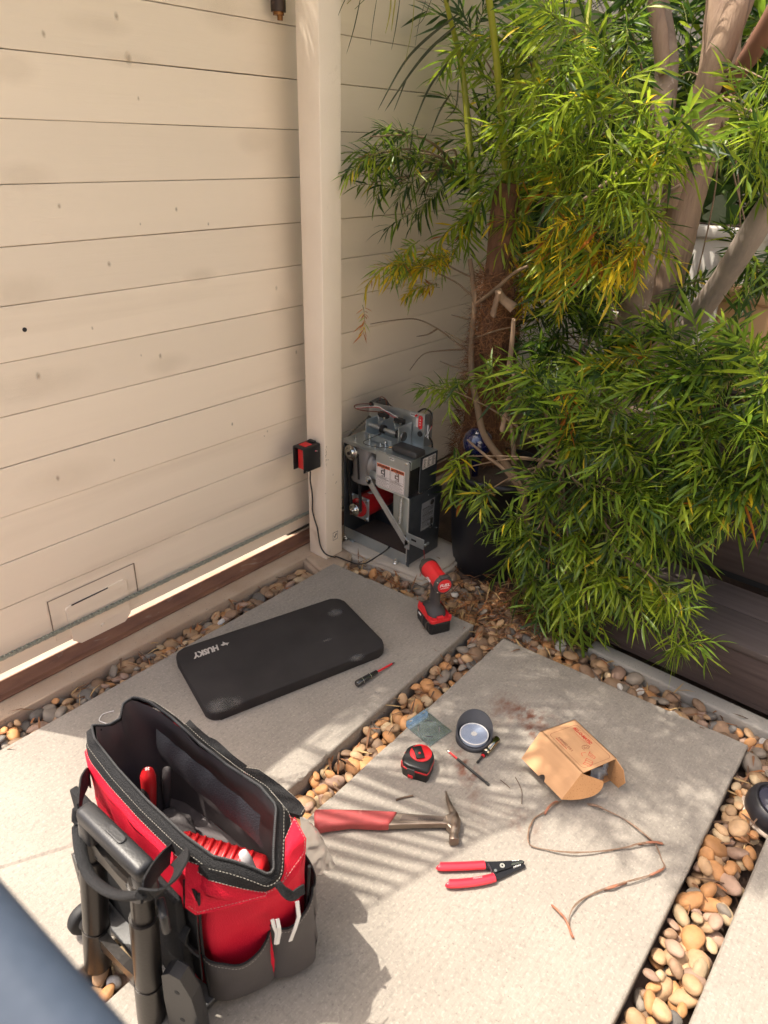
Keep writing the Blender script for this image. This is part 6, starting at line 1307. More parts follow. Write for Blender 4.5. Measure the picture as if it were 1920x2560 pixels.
# ------------------------------------------------------------------ dry needles and leaf litter
m_lit = [mat('litter_brown', (0.20, 0.095, 0.045), rough=0.85, trans=0.15), mat('litter_rust', (0.30, 0.12, 0.045), rough=0.85, trans=0.15), mat('litter_straw', (0.42, 0.28, 0.13), rough=0.85, trans=0.2), mat('litter_dark', (0.09, 0.05, 0.03), rough=0.9)]
g = MB()
def needle(p, L, w_, a, tilt, mi, bend):
    g.mi = mi; d = Vector((math.cos(a) * math.cos(tilt), math.sin(a) * math.cos(tilt), math.sin(tilt))); s = Vector((-math.sin(a), math.cos(a), 0)) * w_
    q = [Vector(p) + d * L * t + Vector((0, 0, 1)) * bend * L * (4 * t * (1 - t)) + s * 0 for t in (0, .5, 1)]
    g.add([q[0] - s * .4, q[0] + s * .4, q[1] - s, q[1] + s, q[2]], [(0, 2, 3, 1), (2, 4, 3)])
for _ in range(1350):
    t = RP.random()
    if t < .72: x, y, z = RP.gauss(1.90, .12), RP.gauss(1.00, .14), RP.uniform(-.055, -.005)
    elif t < .80: x, y, z = RP.uniform(1.72, 1.84), RP.uniform(1.0, 1.62), RP.uniform(-.04, -.012)
    elif t < .87: x, y, z = RP.uniform(.35, 1.6), RP.uniform(1.68, 1.76), RP.uniform(-.035, -.012)
    elif t < .93: x, y, z = RP.uniform(1.76, 1.95), RP.uniform(-.4, .9), RP.uniform(-.035, -.012)
    elif t < .97: x, y, z = RP.uniform(.9, 1.7), RP.uniform(.90, 1.0), RP.uniform(-.035, -.015)
    else: x, y, z = RP.uniform(1.2, 1.8), RP.uniform(0.0, .09), RP.uniform(-.04, -.02)
    if x < 1.735 and y > 1.0 and y < 1.66: continue
    needle((x, y, z), RP.uniform(.035, .085), RP.uniform(.0018, .0040), RP.uniform(0, 6.28), RP.gauss(0.05, .22), RP.choices((0, 1, 2, 3), (3, 2.4, 1.6, 2))[0], RP.uniform(-.02, .12))
o = g.build('leaf_litter', m_lit, None, 'dry brown needles and straw scattered over pebbles and soil', 'stuff'); o['category'] = 'leaf litter'
# soil bed round the pots
g = MB(); gr_ = []
for i in range(26):
    row = []
    for j in range(30):
        x, y = 1.93 + 0.46 * i / 25, 0.665 + 0.62 * j / 29
        row.append(Vector((x, y, -0.055 + 0.03 * noise.noise((x * 7, y * 7, 0)) + 0.012 * noise.noise((x * 30, y * 30, 1)))))
    gr_.append(row)
g.sheet(gr_); struct('soil', g, m_dirt)
# ------------------------------------------------------------------ plants
RF = random.Random(5)
def O(x, y): return (x * 1.1573, y * 1.1573)          # overview pixel -> full pixel
def leafmat(n_, c, tr=0.52, rough=0.38): return mat(n_, c, rough=rough, trans=tr, objrand=0.25, spec=0.5, col2=tuple(v * 0.75 for v in c), scale=40, mixc=0.6)
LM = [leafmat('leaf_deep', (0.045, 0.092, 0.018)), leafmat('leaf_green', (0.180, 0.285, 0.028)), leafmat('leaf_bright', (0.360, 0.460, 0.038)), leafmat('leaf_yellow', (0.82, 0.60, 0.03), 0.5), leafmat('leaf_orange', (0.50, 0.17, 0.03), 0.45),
      mat('twig_bark', (0.19, 0.125, 0.075), rough=0.8), mat('green_twig', (0.16, 0.17, 0.04), rough=0.6)]
def leaf(g, p, d, up, L, W, droop, mi):
    d = d.normalized(); s = d.cross(up); s = s.normalized() if s.length > 1e-4 else d.orthogonal().normalized(); n = s.cross(d)
    g.mi = mi; c = []
    for t, w_ in ((0, .22), (.3, .9), (.62, 1.0), (1, 0.04)):
        q = p + d * L * t - Vector((0, 0, 1)) * droop * L * t * t - n * 0
        c.append((q - s * W * w_ + n * W * .35 * w_, q, q + s * W * w_ + n * W * .35 * w_))
    vs = [v for r in c for v in r]
    g.add(vs, [(i * 3 + j, i * 3 + j + 1, (i + 1) * 3 + j + 1, (i + 1) * 3 + j) for i in range(3) for j in range(2)], True)
def spray_mesh(kind, seed, L=0.17, nl=24, ll=0.078):
    r = random.Random(seed); g = MB(); pts = []
    bend = r.uniform(.1, .55); side = r.uniform(-.25, .25)
    for k in range(9):
        t = k / 8; pts.append(Vector((L * t, side * L * t * t, -bend * L * t * t)))
    g.mi = 6; g.tube(pts, [0.0021 * (1 - .65 * k / 8) for k in range(9)], 4)
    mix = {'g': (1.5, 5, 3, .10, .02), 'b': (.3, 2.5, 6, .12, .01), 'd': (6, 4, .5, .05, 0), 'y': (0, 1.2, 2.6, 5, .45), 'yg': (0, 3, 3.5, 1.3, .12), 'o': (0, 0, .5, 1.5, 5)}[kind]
    def at(t): f = t * 8; i = min(7, int(f)); return pts[i].lerp(pts[i + 1], f - i)
    for k in range(nl):
        t = (k + r.uniform(0, .8)) / nl; t = 0.10 + 0.90 * min(1, t); p = at(t); d0 = (at(min(1, t + .05)) - at(max(0, t - .05))).normalized()
        a = k * 2.4 + r.uniform(-.4, .4); o1 = d0.orthogonal().normalized(); o2 = d0.cross(o1); rad_ = o1 * math.cos(a) + o2 * math.sin(a)
        sp = 0.95 - 0.55 * t; d = (d0 * (1 - sp * .55) + rad_ * (sp + .12)).normalized()
        d = (d + Vector((0, 0, -0.10))).normalized()
        leaf(g, p, d, Vector((0, 0, 1)) + rad_ * .4, ll * r.uniform(.45, 1.25) * (1 - .15 * t), ll * r.uniform(.034, .056), r.uniform(.02, .40), r.choices(range(5), mix)[0])
    me_o = g.build('spray', LM); me = me_o.data; bpy.data.objects.remove(me_o); return me
SPR = {k: [spray_mesh(k, 100 * i + j, RF.uniform(.13, .20), RF.randint(19, 27), RF.uniform(.082, .108)) for j in range(7 if k in 'gbd' else 4)] for i, k in enumerate(('g', 'b', 'd', 'y', 'yg', 'o'))}
def aim(p, d, roll, s):
    d = Vector(d).normalized(); q = d.to_track_quat('X', 'Z').to_matrix().to_4x4()
    return Matrix.Translation(p) @ q @ Matrix.Rotation(roll, 4, 'X') @ Matrix.Diagonal((s, s, s, 1))
def PC(px, py, X):                                   # keeps every twig on this side of the gate
    p = PX(px, py, X); return PY(px, py, 1.64) if p.y > 1.64 else p
class Plant:
    def __init__(s, name, label, cat, base): s.root = thing(name, label, cat, Matrix.Translation(base)); s.inv = s.root.matrix_world.inverted(); s.n = 0; s.rest = MB()
    def spray(s, p, d, kind, sc=1.0):
        me = RF.choice(SPR[kind]); M_ = s.inv @ aim(p, d, RF.uniform(-.7, .7), sc)
        if s.n < 300:
            o = bpy.data.objects.new('leafy_spray', me); COL.objects.link(o); o.parent = s.root; o.matrix_local = M_; s.n += 1
        else:
            g = s.rest; g.T = M_; k = len(g.v); g.v += [tuple(M_ @ v.co) for v in me.vertices]; g.f += [tuple(k + i for i in q.vertices) for q in me.polygons]; g.s += [True] * len(me.polygons); g.m += [q.material_index for q in me.polygons]
    def limb(s, pts, r, name='branch', m_=None, n=7, k=6):
        pts = [s.inv @ Vector(p) for p in pts]; P = spline(pts, k); rr = r if isinstance(r, (list, tuple)) else [r, r * .7]
        N = len(P); rs = []
        for i in range(N):
            f = i / (N - 1) * (len(rr) - 1); j = min(len(rr) - 2, int(f)); rs.append((rr[j] + (rr[j + 1] - rr[j]) * (f - j)) * (1 + .06 * noise.noise(P[i] * 25)))
        g = MB(); g.tube(P, rs, n); return g.build(name, m_ or LM[5], s.root)
    def cluster(s, ox, oy, X, r, n, kind, anchor=None, dirb=(0, 0, 0), sc=1.0, tw=True):
        c = PC(*O(ox, oy), X); anchor = Vector(anchor) if anchor is not None else c + Vector((.15, .05, -.1))
        if tw:
            mid = anchor.lerp(c, .5) + Vector((RF.uniform(-.03, .03), RF.uniform(-.03, .03), RF.uniform(.0, .05))); s.limb([anchor, mid, c], [0.0055, 0.0035, 0.0022], 'twig', n=5, k=5)
        for _ in range(n):
            while True:
                v = Vector((RF.uniform(-1, 1), RF.uniform(-1, 1), RF.uniform(-1, 1)))
                if v.length < 1: break
            out = (c - anchor).normalized() * .45 + v * 1.0 + Vector((0, 0, .12)) + Vector(dirb)
            p = c + v * r * .75 - out.normalized() * 0.09
            k = kind if isinstance(kind, str) and kind in SPR else RF.choice(kind)
            s.spray(p, out, k, sc * RF.uniform(.8, 1.15))
    def finish(s):
        if s.rest.f: s.rest.T = Matrix(); s.rest.build('outer_foliage', LM, s.root, None, 'stuff')

m_bark1 = mat('mottled_bark', (0.33, 0.245, 0.175), rough=0.85, col2=(0.20, 0.14, 0.10), scale=22, mixc=0.4, detail=8, bump=0.5, bscale=70, speck=(0.40, 0.33, 0.27), sscale=60, samt=0.06)
m_bark2 = mat('smooth_bark', (0.36, 0.245, 0.165), rough=0.8, col2=(0.25, 0.165, 0.115), scale=9, mixc=0.5, detail=9, bump=1.0, bscale=40, stretch=(4, 4, .6), wear=(0.17, 0.115, 0.085), wscale=7, wamt=0.58)
m_bark3 = mat('grey_pole_bark', (0.33, 0.265, 0.215), rough=0.8, col2=(0.19, 0.155, 0.135), scale=9, mixc=0.6, detail=8, bump=0.4, bscale=60, stretch=(3, 3, 1))
m_bark4 = mat('red_bark', (0.22, 0.10, 0.06), rough=0.8, col2=(0.15, 0.07, 0.045), scale=12)
def o3(pts): return [PC(*O(x, y), X) for x, y, X in pts]

# --- podocarpus tree: two trunks and the bright upper crown
base = PX(*O(1340, 840), 2.72); base.z = 0.42
tree = Plant('yellowwood_tree', 'leafy yellowwood tree with pale trunks behind the bench', 'tree', base)
tree.limb([base, *o3([(1345, 770, 2.70), (1372, 660, 2.68), (1390, 560, 2.66), (1400, 440, 2.66), (1420, 300, 2.7), (1440, 150, 2.75), (1420, 0, 2.8), (1400, -120, 2.85)])], [0.062, 0.055, 0.047, 0.043, 0.038, 0.03], 'trunk', m_bark1, 14, 8)
tree.limb([PX(*O(1390, 860), 2.86), *o3([(1395, 800, 2.86), (1420, 680, 2.86), (1448, 560, 2.87), (1478, 430, 2.88), (1515, 310, 2.9), (1545, 190, 2.92), (1562, 60, 2.95), (1575, -120, 3.0)])], [0.085, 0.078, 0.074, 0.070, 0.066, 0.06], 'trunk', m_bark2, 16, 8)
tree.limb(o3([(1440, 440, 2.80), (1470, 330, 2.76), (1520, 210, 2.74), (1565, 90, 2.74), (1600, 0, 2.76), (1640, -120, 2.8)]), [0.040, 0.046, 0.045, 0.042, 0.04], 'limb', m_bark2, 14, 8)
tree.limb(o3([(1415, 0, 2.7), (1425, 70, 2.7), (1435, 160, 2.7)]), [0.022, 0.026, 0.02], 'limb', m_bark2, 10)
tree.limb(o3([(1560, 220, 2.8), (1600, 150, 2.75), (1640, 90, 2.7), (1690, 0, 2.65), (1780, -180, 2.6), (1850, -400, 2.55)]), [0.024, 0.030, 0.034, 0.030, 0.026], 'limb', m_bark4, 10)
tree.limb(o3([(1410, 480, 2.75), (1430, 430, 2.72), (1470, 400, 2.7)]), [0.012, 0.010, 0.006], 'stub', m_bark1, 8)
tree.limb(o3([(1325, 690, 2.6), (1300, 620, 2.5), (1330, 560, 2.45)]), [0.012, 0.009, 0.006], 'branch', n=7)
tree.limb(o3([(1360, 740, 2.55), (1320, 690, 2.5), (1290, 720, 2.4), (1240, 770, 2.3)]), [0.013, 0.011, 0.007], 'branch', n=7)
tree.limb(o3([(1185, 500, 2.35), (1240, 450, 2.45), (1330, 380, 2.55), (1400, 330, 2.66)]), [0.006, 0.008, 0.012], 'branch', n=7)
AU = PX(*O(1400, 330), 2.62); AL = PX(*O(1180, 420), 2.5)
for (x, y, X, r, n, k) in ((1010, 60, 2.5, .13, 6, 'gd'), (1120, 60, 2.35, .15, 9, 'gb'), (1230, 50, 2.2, .15, 10, 'bg'), (1320, 90, 2.25, .12, 8, 'bg'), (1070, 170, 2.4, .13, 9, 'gb'), (1180, 180, 2.2, .15, 11, 'bg'), (1290, 190, 2.15, .14, 10, 'b'), (1370, 220, 2.15, .10, 6, 'gb'),
    (1440, 310, 2.1, .07, 4, 'bg'), (1030, 290, 2.4, .12, 9, 'g'), (1140, 300, 2.25, .14, 10, 'gb'), (1250, 310, 2.15, .14, 11, 'b'), (1360, 320, 2.1, .12, 10, 'bb'), (1400, 380, 2.08, .08, 5, 'b'), (1000, 390, 2.4, .10, 7, 'gd'), (1090, 400, 2.3, .12, 8, ('g', 'yg')), (1200, 410, 2.2, .12, 8, ('g', 'yg')), (1320, 410, 2.1, .11, 8, ('b', 'g')), (1410, 460, 2.08, .07, 4, ('b', 'yg')), (1350, 20, 2.3, .10, 4, 'gd')):
    tree.cluster(x, y, X, r, n, k, AU if x > 1150 else AL)
for (x, y, X, r, n, k) in ((1010, 470, 2.35, .08, 5, ('g', 'yg')), (1110, 500, 2.3, .10, 6, ('yg', 'g', 'y')), (1190, 530, 2.25, .09, 7, ('y', 'yg')), (1270, 500, 2.15, .09, 7, ('y', 'yg', 'y')), (1300, 570, 2.15, .07, 6, 'y'), (1370, 545, 2.12, .06, 6, 'y'), (1220, 600, 2.2, .06, 4, ('y', 'yg')), (1140, 590, 2.3, .07, 4, ('yg', 'y'))):
    tree.cluster(x, y, X, r, n, k if isinstance(k, tuple) else (k,), AL, (0, 0, -.45))
# dark glossy spray and the yellow spray reaching left across the gate
AS = PC(*O(985, 360), 2.42)
for (x, y, r, n, k) in ((930, 345, .05, 3, 'dg'), (870, 330, .06, 4, 'dg'), (815, 330, .05, 4, 'dg'), (775, 340, .02, 2, 'g'), (855, 280, .03, 3, 'dg'), (800, 295, .02, 1, 'g'), (860, 395, .05, 3, 'd'), (805, 395, .03, 2, 'dg'), (920, 420, .05, 3, 'd'), (870, 465, .015, 1, 'd')):
    tree.cluster(x, y, 2.36, r, n, k, AS, (-.5, .5, -.1), .85)
for (x, y, X, r, n, k) in ((1620, 240, 2.3, .06, 4, 'gb'), (1640, 300, 2.25, .08, 6, 'g'), (1610, 310, 2.4, .05, 3, 'gd'), (1650, 170, 2.4, .06, 3, 'gd'), (1650, 400, 2.4, .08, 4, 'd'), (1600, 560, 2.9, .10, 7, 'd'), (1640, 600, 2.8, .10, 7, 'd'), (1500, 620, 2.8, .08, 5, 'd'), (1480, 100, 3.2, .2, 7, 'd'), (1460, 180, 3.1, .2, 7, 'd'), (1640, 40, 3.3, .2, 6, 'd')):
    tree.cluster(x, y, X, r, n, k, PX(*O(1545, 190), 2.9))
# overhanging crown above the frame: it shades the slabs
def lift(x, y, z): return Vector((x + SUN.x / SUN.z * z, y + SUN.y / SUN.z * z, z))
over = []
def shade(x, y, dens=1.0):
    for _ in range(10):
        z = RF.uniform(2.25, 3.1); p = lift(x, y, z); u, v, d = project(p)
        if not (-150 < u < 2070 and -150 < v < 2700): over.append(p); return
for _ in range(560):
    x, y = RF.uniform(1.28, 2.2), RF.uniform(-.7, 1.15)
    lim = 1.32 + (0.10 if y < 0.1 else 0) + 0.05 * math.sin(y * 9)
    if x < lim: continue
    if noise.noise((x * 4.3, y * 4.3, 3.0)) > 0.33: continue
    shade(x, y)
for _ in range(70):     # patchy shade across the far ends of both slabs
    x, y = RF.uniform(1.05, 1.75), RF.uniform(0.66, 1.2)
    if noise.noise((x * 6, y * 6, 8.0)) > -0.02: shade(x, y)
for i, p in enumerate(over):
    tree.spray(p + Vector((RF.uniform(-.02, .02),) * 3), Vector((RF.uniform(-1, 1), RF.uniform(-1, 1), RF.uniform(-.4, .4))), RF.choice('gdb'), RF.uniform(.9, 1.25))
tops = [lift(1.5, .5, 2.7), lift(1.75, .1, 2.8), lift(1.9, .7, 2.7), lift(1.3, .9, 2.6), lift(1.5, -.3, 2.8)]
top0 = PX(*O(1400, -120), 2.85)
for t in tops: tree.limb([top0, top0.lerp(t, .5) + Vector((0, 0, .25)), t], [0.03, 0.018, 0.008], 'limb', m_bark2, 8)
tree.finish()
# --- thin shrub stem with bare twigs and the big lower crown
sb = Vector((2.08, 1.00, -0.05))
shr = Plant('yellowwood_shrub', 'drooping green yellowwood shrub hanging over the black pot and bench', 'shrub', sb)
fork = PX(*O(1130, 1065), 2.02)
shr.limb([sb, sb.lerp(fork, .5) + Vector((.03, 0, 0)), fork], [0.016, 0.014, 0.012], 'stem', n=9)
shr.limb([fork, *o3([(1098, 1010, 2.03), (1062, 965, 2.06), (1042, 930, 2.08), (1032, 880, 2.12), (1020, 820, 2.16), (1018, 740, 2.2), (1026, 660, 2.22), (1022, 610, 2.24), (1015, 560, 2.26)])], [0.0125, 0.0135, 0.013, 0.0125, 0.0115, 0.0105, 0.009], 'stem', LM[5], 10, 7)
shr.limb([fork, *o3([(1160, 1020, 2.0), (1190, 960, 1.98), (1207, 905, 1.96), (1215, 860, 1.95)])], [0.0115, 0.0110, 0.009, 0.006], 'stem', LM[5], 9)
shr.limb([fork, *o3([(1090, 1015, 1.98), (1050, 985, 1.97), (1010, 950, 1.96)])], [0.009, 0.007, 0.003], 'branch')
shr.limb(o3([(1026, 660, 2.22), (1070, 625, 2.2), (1110, 590, 2.2), (1140, 575, 2.2)]), [0.008, 0.007, 0.005], 'branch')
for pts in ([(1015, 760, 2.2), (985, 740, 2.2), (945, 710, 2.2), (900, 690, 2.22), (850, 692, 2.24), (800, 700, 2.26)], [(1000, 755, 2.2), (960, 757, 2.22), (915, 765, 2.24), (885, 800, 2.26)], [(945, 710, 2.2), (925, 722, 2.2), (900, 727, 2.2)], [(1012, 690, 2.2), (975, 680, 2.2)], [(1010, 745, 2.19), (985, 730, 2.18), (960, 715, 2.17)], [(1028, 730, 2.2), (1070, 715, 2.2), (1110, 705, 2.2)], [(1010, 800, 2.17), (975, 790, 2.15), (950, 780, 2.14)], [(1020, 640, 2.22), (985, 610, 2.22), (935, 585, 2.22), (890, 560, 2.24)], [(1020, 600, 2.24), (980, 580, 2.25), (930, 550, 2.26), (880, 555, 2.26)], [(1030, 700, 2.22), (1060, 690, 2.3)]):
    shr.limb(o3(pts), [0.0038, 0.0028, 0.0014], 'bare_twig', n=5)
# yellow spray, orange dead tips
for (x, y, X, n, k) in ((930, 560, 2.24, 6, ('y',)), (880, 575, 2.25, 6, ('y', 'y', 'yg')), (840, 565, 2.26, 3, ('yg', 'y')), (905, 620, 2.24, 3, ('y',)), (960, 545, 2.26, 3, ('yg', 'g')), (860, 540, 2.26, 2, ('yg',))):
    shr.cluster(x, y, X, .035, n, k, PX(*O(1000, 590), 2.25), (-.3, .3, -.35), .75, tw=False)
shr.cluster(795, 708, 2.26, .012, 1, ('o',), PX(*O(830, 690), 2.25), (-.3, .3, -.8), .5, tw=False)
shr.cluster(1240, 890, 1.93, .02, 2, ('o',), PX(*O(1215, 860), 1.94), (0, 0, -1.2), .7, tw=False)
GL = ('g', 'g', 'g', 'd', 'd', 'b')
LOW = ((960, 835, 2.02, .05, 4, ('b', 'g')), (985, 1015, 1.98, .035, 3, ('b',)), (1010, 985, 1.97, .02, 1, ('b',)), (1060, 805, 2.05, .03, 3, ('g',)), (1040, 1070, 1.96, .045, 4, ('yg', 'g')),
    (1150, 810, 2.02, .06, 6, GL), (1190, 850, 1.97, .10, 9, GL), (1280, 860, 1.95, .11, 11, ('g', 'd')), (1150, 890, 2.0, .05, 5, ('d', 'g')),
    (1240, 950, 1.93, .11, 12, GL), (1340, 950, 1.92, .11, 12, GL), (1180, 960, 2.02, .05, 4, ('d',)),
    (1180, 1070, 1.93, .10, 11, GL), (1280, 1070, 1.91, .11, 13, ('g', 'd', 'b')), (1380, 1060, 1.90, .11, 12, ('g', 'd')), (1110, 1130, 1.93, .06, 5, ('g', 'b')),
    (1140, 1180, 1.91, .09, 9, GL), (1230, 1180, 1.90, .10, 11, GL), (1320, 1180, 1.89, .10, 10, GL), (1400, 1160, 1.89, .08, 7, GL), (1460, 1120, 1.92, .07, 6, ('g', 'd')),
    (1150, 1270, 1.88, .07, 7, GL), (1230, 1270, 1.88, .08, 8, ('b', 'g')), (1320, 1260, 1.87, .08, 9, ('b', 'g')), (1400, 1250, 1.87, .06, 5, GL), (1180, 1340, 1.87, .035, 3, GL), (1270, 1320, 1.86, .05, 4, ('g', 'b')))
for (x, y, X, r, n, k) in LOW: shr.cluster(x, y, X, r, n, k, PX(*O(1215, 1000), 1.99), (0, 0, -.30), .95)
shr.limb(o3([(1320, 1180, 1.9), (1400, 1240, 1.86), (1440, 1300, 1.83), (1470, 1390, 1.80)]), [0.005, 0.004, 0.002], 'branch', n=5)
for (x, y, X, r, n) in ((1440, 1300, 1.83, .04, 5), (1490, 1300, 1.84, .03, 4), (1470, 1400, 1.81, .025, 4), (1500, 1390, 1.81, .02, 2), (1410, 1300, 1.86, .03, 3)): shr.cluster(x, y, X, r, n, ('b', 'g'), PX(*O(1400, 1240), 1.86), (0, 0, -.35), .75, tw=False)
shr.finish()
# --- second shrub rising behind the bench on the right, darker middle growth
s2 = Plant('bench_shrub', 'dense mid green yellowwood shrub spilling over the bench back', 'shrub', Vector((2.52, 0.42, 0.42)))
A2 = Vector((2.40, 0.40, 0.62)); s2.limb([Vector((2.52, .42, .42)), Vector((2.46, .41, .55)), A2], [0.014, 0.012, 0.008], 'stem')
for (x, y, X, r, n, k) in ((1380, 830, 2.15, .10, 8, ('g', 'd')), (1480, 810, 2.1, .11, 10, GL), (1570, 800, 2.15, .11, 10, GL), (1645, 830, 2.1, .10, 8, ('d', 'g')), (1430, 720, 2.35, .09, 6, ('g', 'yg')), (1500, 740, 2.3, .09, 6, ('g', 'd')), (1580, 720, 2.3, .09, 6, ('d', 'g')),
    (1430, 930, 2.05, .11, 11, GL), (1520, 920, 2.02, .11, 12, GL), (1610, 920, 2.02, .11, 11, ('d', 'g')), (1660, 960, 2.05, .09, 7, ('d', 'g')), (1470, 1030, 2.0, .10, 10, GL), (1560, 1020, 1.98, .10, 10, ('g', 'd')), (1640, 1050, 1.98, .09, 8, GL), (1500, 1090, 1.96, .06, 4, GL), (1590, 1090, 1.96, .06, 4, ('g', 'yg')), (1380, 760, 2.2, .06, 4, ('yg', 'y', 'o')), (1330, 800, 2.2, .08, 6, ('g', 'yg')), (1620, 760, 2.3, .08, 6, ('g',))):
    s2.cluster(x, y, X, r, n, k, A2, (0, 0, -.15))
s2.finish()
s3 = Plant('dark_shrub', 'dark glossy shrub in the shade beside the palm trunk', 'shrub', Vector((2.50, 1.02, 0.40)))
A3 = Vector((2.48, 1.0, 0.75)); s3.limb([Vector((2.50, 1.02, .40)), Vector((2.49, 1.01, .6)), A3], [0.012, 0.010, 0.008], 'stem')
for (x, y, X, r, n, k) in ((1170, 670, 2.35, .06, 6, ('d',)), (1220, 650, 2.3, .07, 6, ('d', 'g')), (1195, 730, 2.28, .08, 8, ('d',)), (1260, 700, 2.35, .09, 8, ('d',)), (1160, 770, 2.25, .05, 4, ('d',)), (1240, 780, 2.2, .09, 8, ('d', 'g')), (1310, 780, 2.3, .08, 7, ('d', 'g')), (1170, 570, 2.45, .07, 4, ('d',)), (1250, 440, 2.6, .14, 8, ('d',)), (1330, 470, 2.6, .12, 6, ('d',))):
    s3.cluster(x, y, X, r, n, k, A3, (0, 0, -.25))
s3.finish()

# --- leaning grey pole of the neighbouring tree
pole = Plant('leaning_trunk', 'bare grey leaning trunk at the right edge', 'tree', PX(*O(1470, 730), 2.62))
pole.limb(o3([(1470, 730, 2.62), (1500, 690, 2.60), (1570, 590, 2.52), (1640, 480, 2.45), (1760, 290, 2.35), (1960, -40, 2.22), (2100, -300, 2.15)]), [0.036, 0.038, 0.040, 0.038, 0.034], 'trunk', m_bark3, 12, 8)

# ------------------------------------------------------------------ potted palm
pc_ = Vector((2.19, 1.235, 0))
pot = thing('black_planter_pot', 'large black round planter pot beside the gate machine', 'pot', Matrix.Translation((pc_.x, pc_.y, -0.06)))
g = MB(); g.lathe([(0.150, 0.0), (0.156, 0.01), (0.172, 0.12), (0.186, 0.32), (0.190, 0.43), (0.196, 0.432), (0.197, 0.455), (0.186, 0.457), (0.180, 0.42), (0.0, 0.42)], 18); g.build('vessel', mat('pot_black', (0.012, 0.012, 0.015), rough=0.42, bump=0.12, bscale=14), pot)
g = MB(); g.lathe([(0.178, 0.422), (0.12, 0.430), (0.0001, 0.435)], 24); g.build('soil', m_dirt, pot)
palm = thing('potted_palm', 'palm with hairy brown fibre trunk rising from the black pot', 'palm', Matrix.Translation((2.27, 1.22, 0.335)))
PI_ = palm.matrix_world.inverted()
tc = [PI_ @ p for p in o3([(1040, 1000, 2.27), (1042, 930, 2.27), (1050, 850, 2.27), (1062, 760, 2.28), (1072, 680, 2.29), (1078, 590, 2.30), (1085, 500, 2.31), (1095, 400, 2.33)])]
m_fib = mat('palm_fibre', (0.20, 0.09, 0.042), rough=0.95, col2=(0.07, 0.035, 0.020), scale=45, bump=1.2, bscale=60, stretch=(1, 1, .35))
g = MB(); g.tube(spline(tc, 6), [v for v in [0.115, 0.112, 0.105, 0.098, 0.092, 0.086, 0.082, 0.080, 0.078, 0.076, 0.075, 0.074, 0.073, 0.072, 0.072, 0.071, 0.070, 0.070, 0.069, 0.068, 0.066, 0.064, 0.062, 0.06, 0.06, 0.058, 0.057, 0.056, 0.055, 0.054, 0.053, 0.052, 0.05, 0.05, 0.05, 0.05, 0.05, 0.05, 0.05, 0.05, 0.05, 0.05, 0.05]], 16); g.build('trunk', m_fib, palm)
cl_ = spline(tc, 6); g = MB()
for _ in range(5200):     # loose fibres round the trunk
    i = RF.randrange(len(cl_) - 12); c = cl_[i]; rr = [0.115, 0.105, 0.09, 0.08, 0.075, 0.07, 0.066][min(6, i // 5)]; a = RF.uniform(0, 6.28); o_ = Vector((math.cos(a), math.sin(a), 0)); tg = Vector((-math.sin(a), math.cos(a), 0))
    p = c + o_ * rr * RF.uniform(.9, 1.05); L = RF.uniform(.03, .09); d = tg * RF.gauss(0, .7) + Vector((0, 0, RF.gauss(.1, .8))) + o_ * RF.uniform(0, .35)
    d.normalize(); q = p + d * L * .5 + o_ * RF.uniform(0, .016); e = p + d * L + o_ * RF.uniform(-.005, .022) + Vector((0, 0, -.012)); s = d.cross(o_).normalized() * .0009
    g.mi = RF.randrange(2); g.add([p - s, p + s, q + s, q - s, e], [(0, 1, 2, 3), (3, 2, 4)])
g.build('loose_fibre', [mat('fibre_rust', (0.30, 0.13, 0.05), rough=0.8), mat('fibre_dark', (0.13, 0.06, 0.03), rough=0.85)], palm, None, 'stuff')
m_boot = mat('cut_leaf_base', (0.33, 0.22, 0.14), rough=0.85, col2=(0.20, 0.13, 0.085), scale=20, stretch=(3, 3, .4), bump=.3, bscale=60)
for pts in ([(1110, 665, 2.20), (1085, 645, 2.18), (1075, 625, 2.17)], [(1065, 680, 2.17), (1072, 650, 2.16), (1078, 630, 2.15)], [(1100, 800, 2.16), (1106, 740, 2.15), (1110, 690, 2.14)], [(1085, 930, 2.12), (1100, 860, 2.12), (1112, 800, 2.13)], [(1110, 1000, 2.12), (1108, 950, 2.11), (1100, 900, 2.11)]):
    P = [PI_ @ p for p in o3(pts)]; g = MB(); g.tube(spline(P, 4), [0.022, 0.021, 0.019, 0.018, 0.018, 0.017, 0.016, 0.015, 0.013][:len(spline(P, 4))], 7, flat=.45); g.build('cut_leaf_base', m_boot, palm)
m_pst = mat('palm_stem', (0.30, 0.31, 0.03), rough=0.4, trans=.1); m_plf = mat('palm_leaflet', (0.045, 0.075, 0.018), rough=0.4, trans=.35, col2=(0.09, 0.10, 0.02), scale=6); m_pyl = mat('palm_leaflet_dry', (0.34, 0.30, 0.06), rough=0.5, trans=.4)
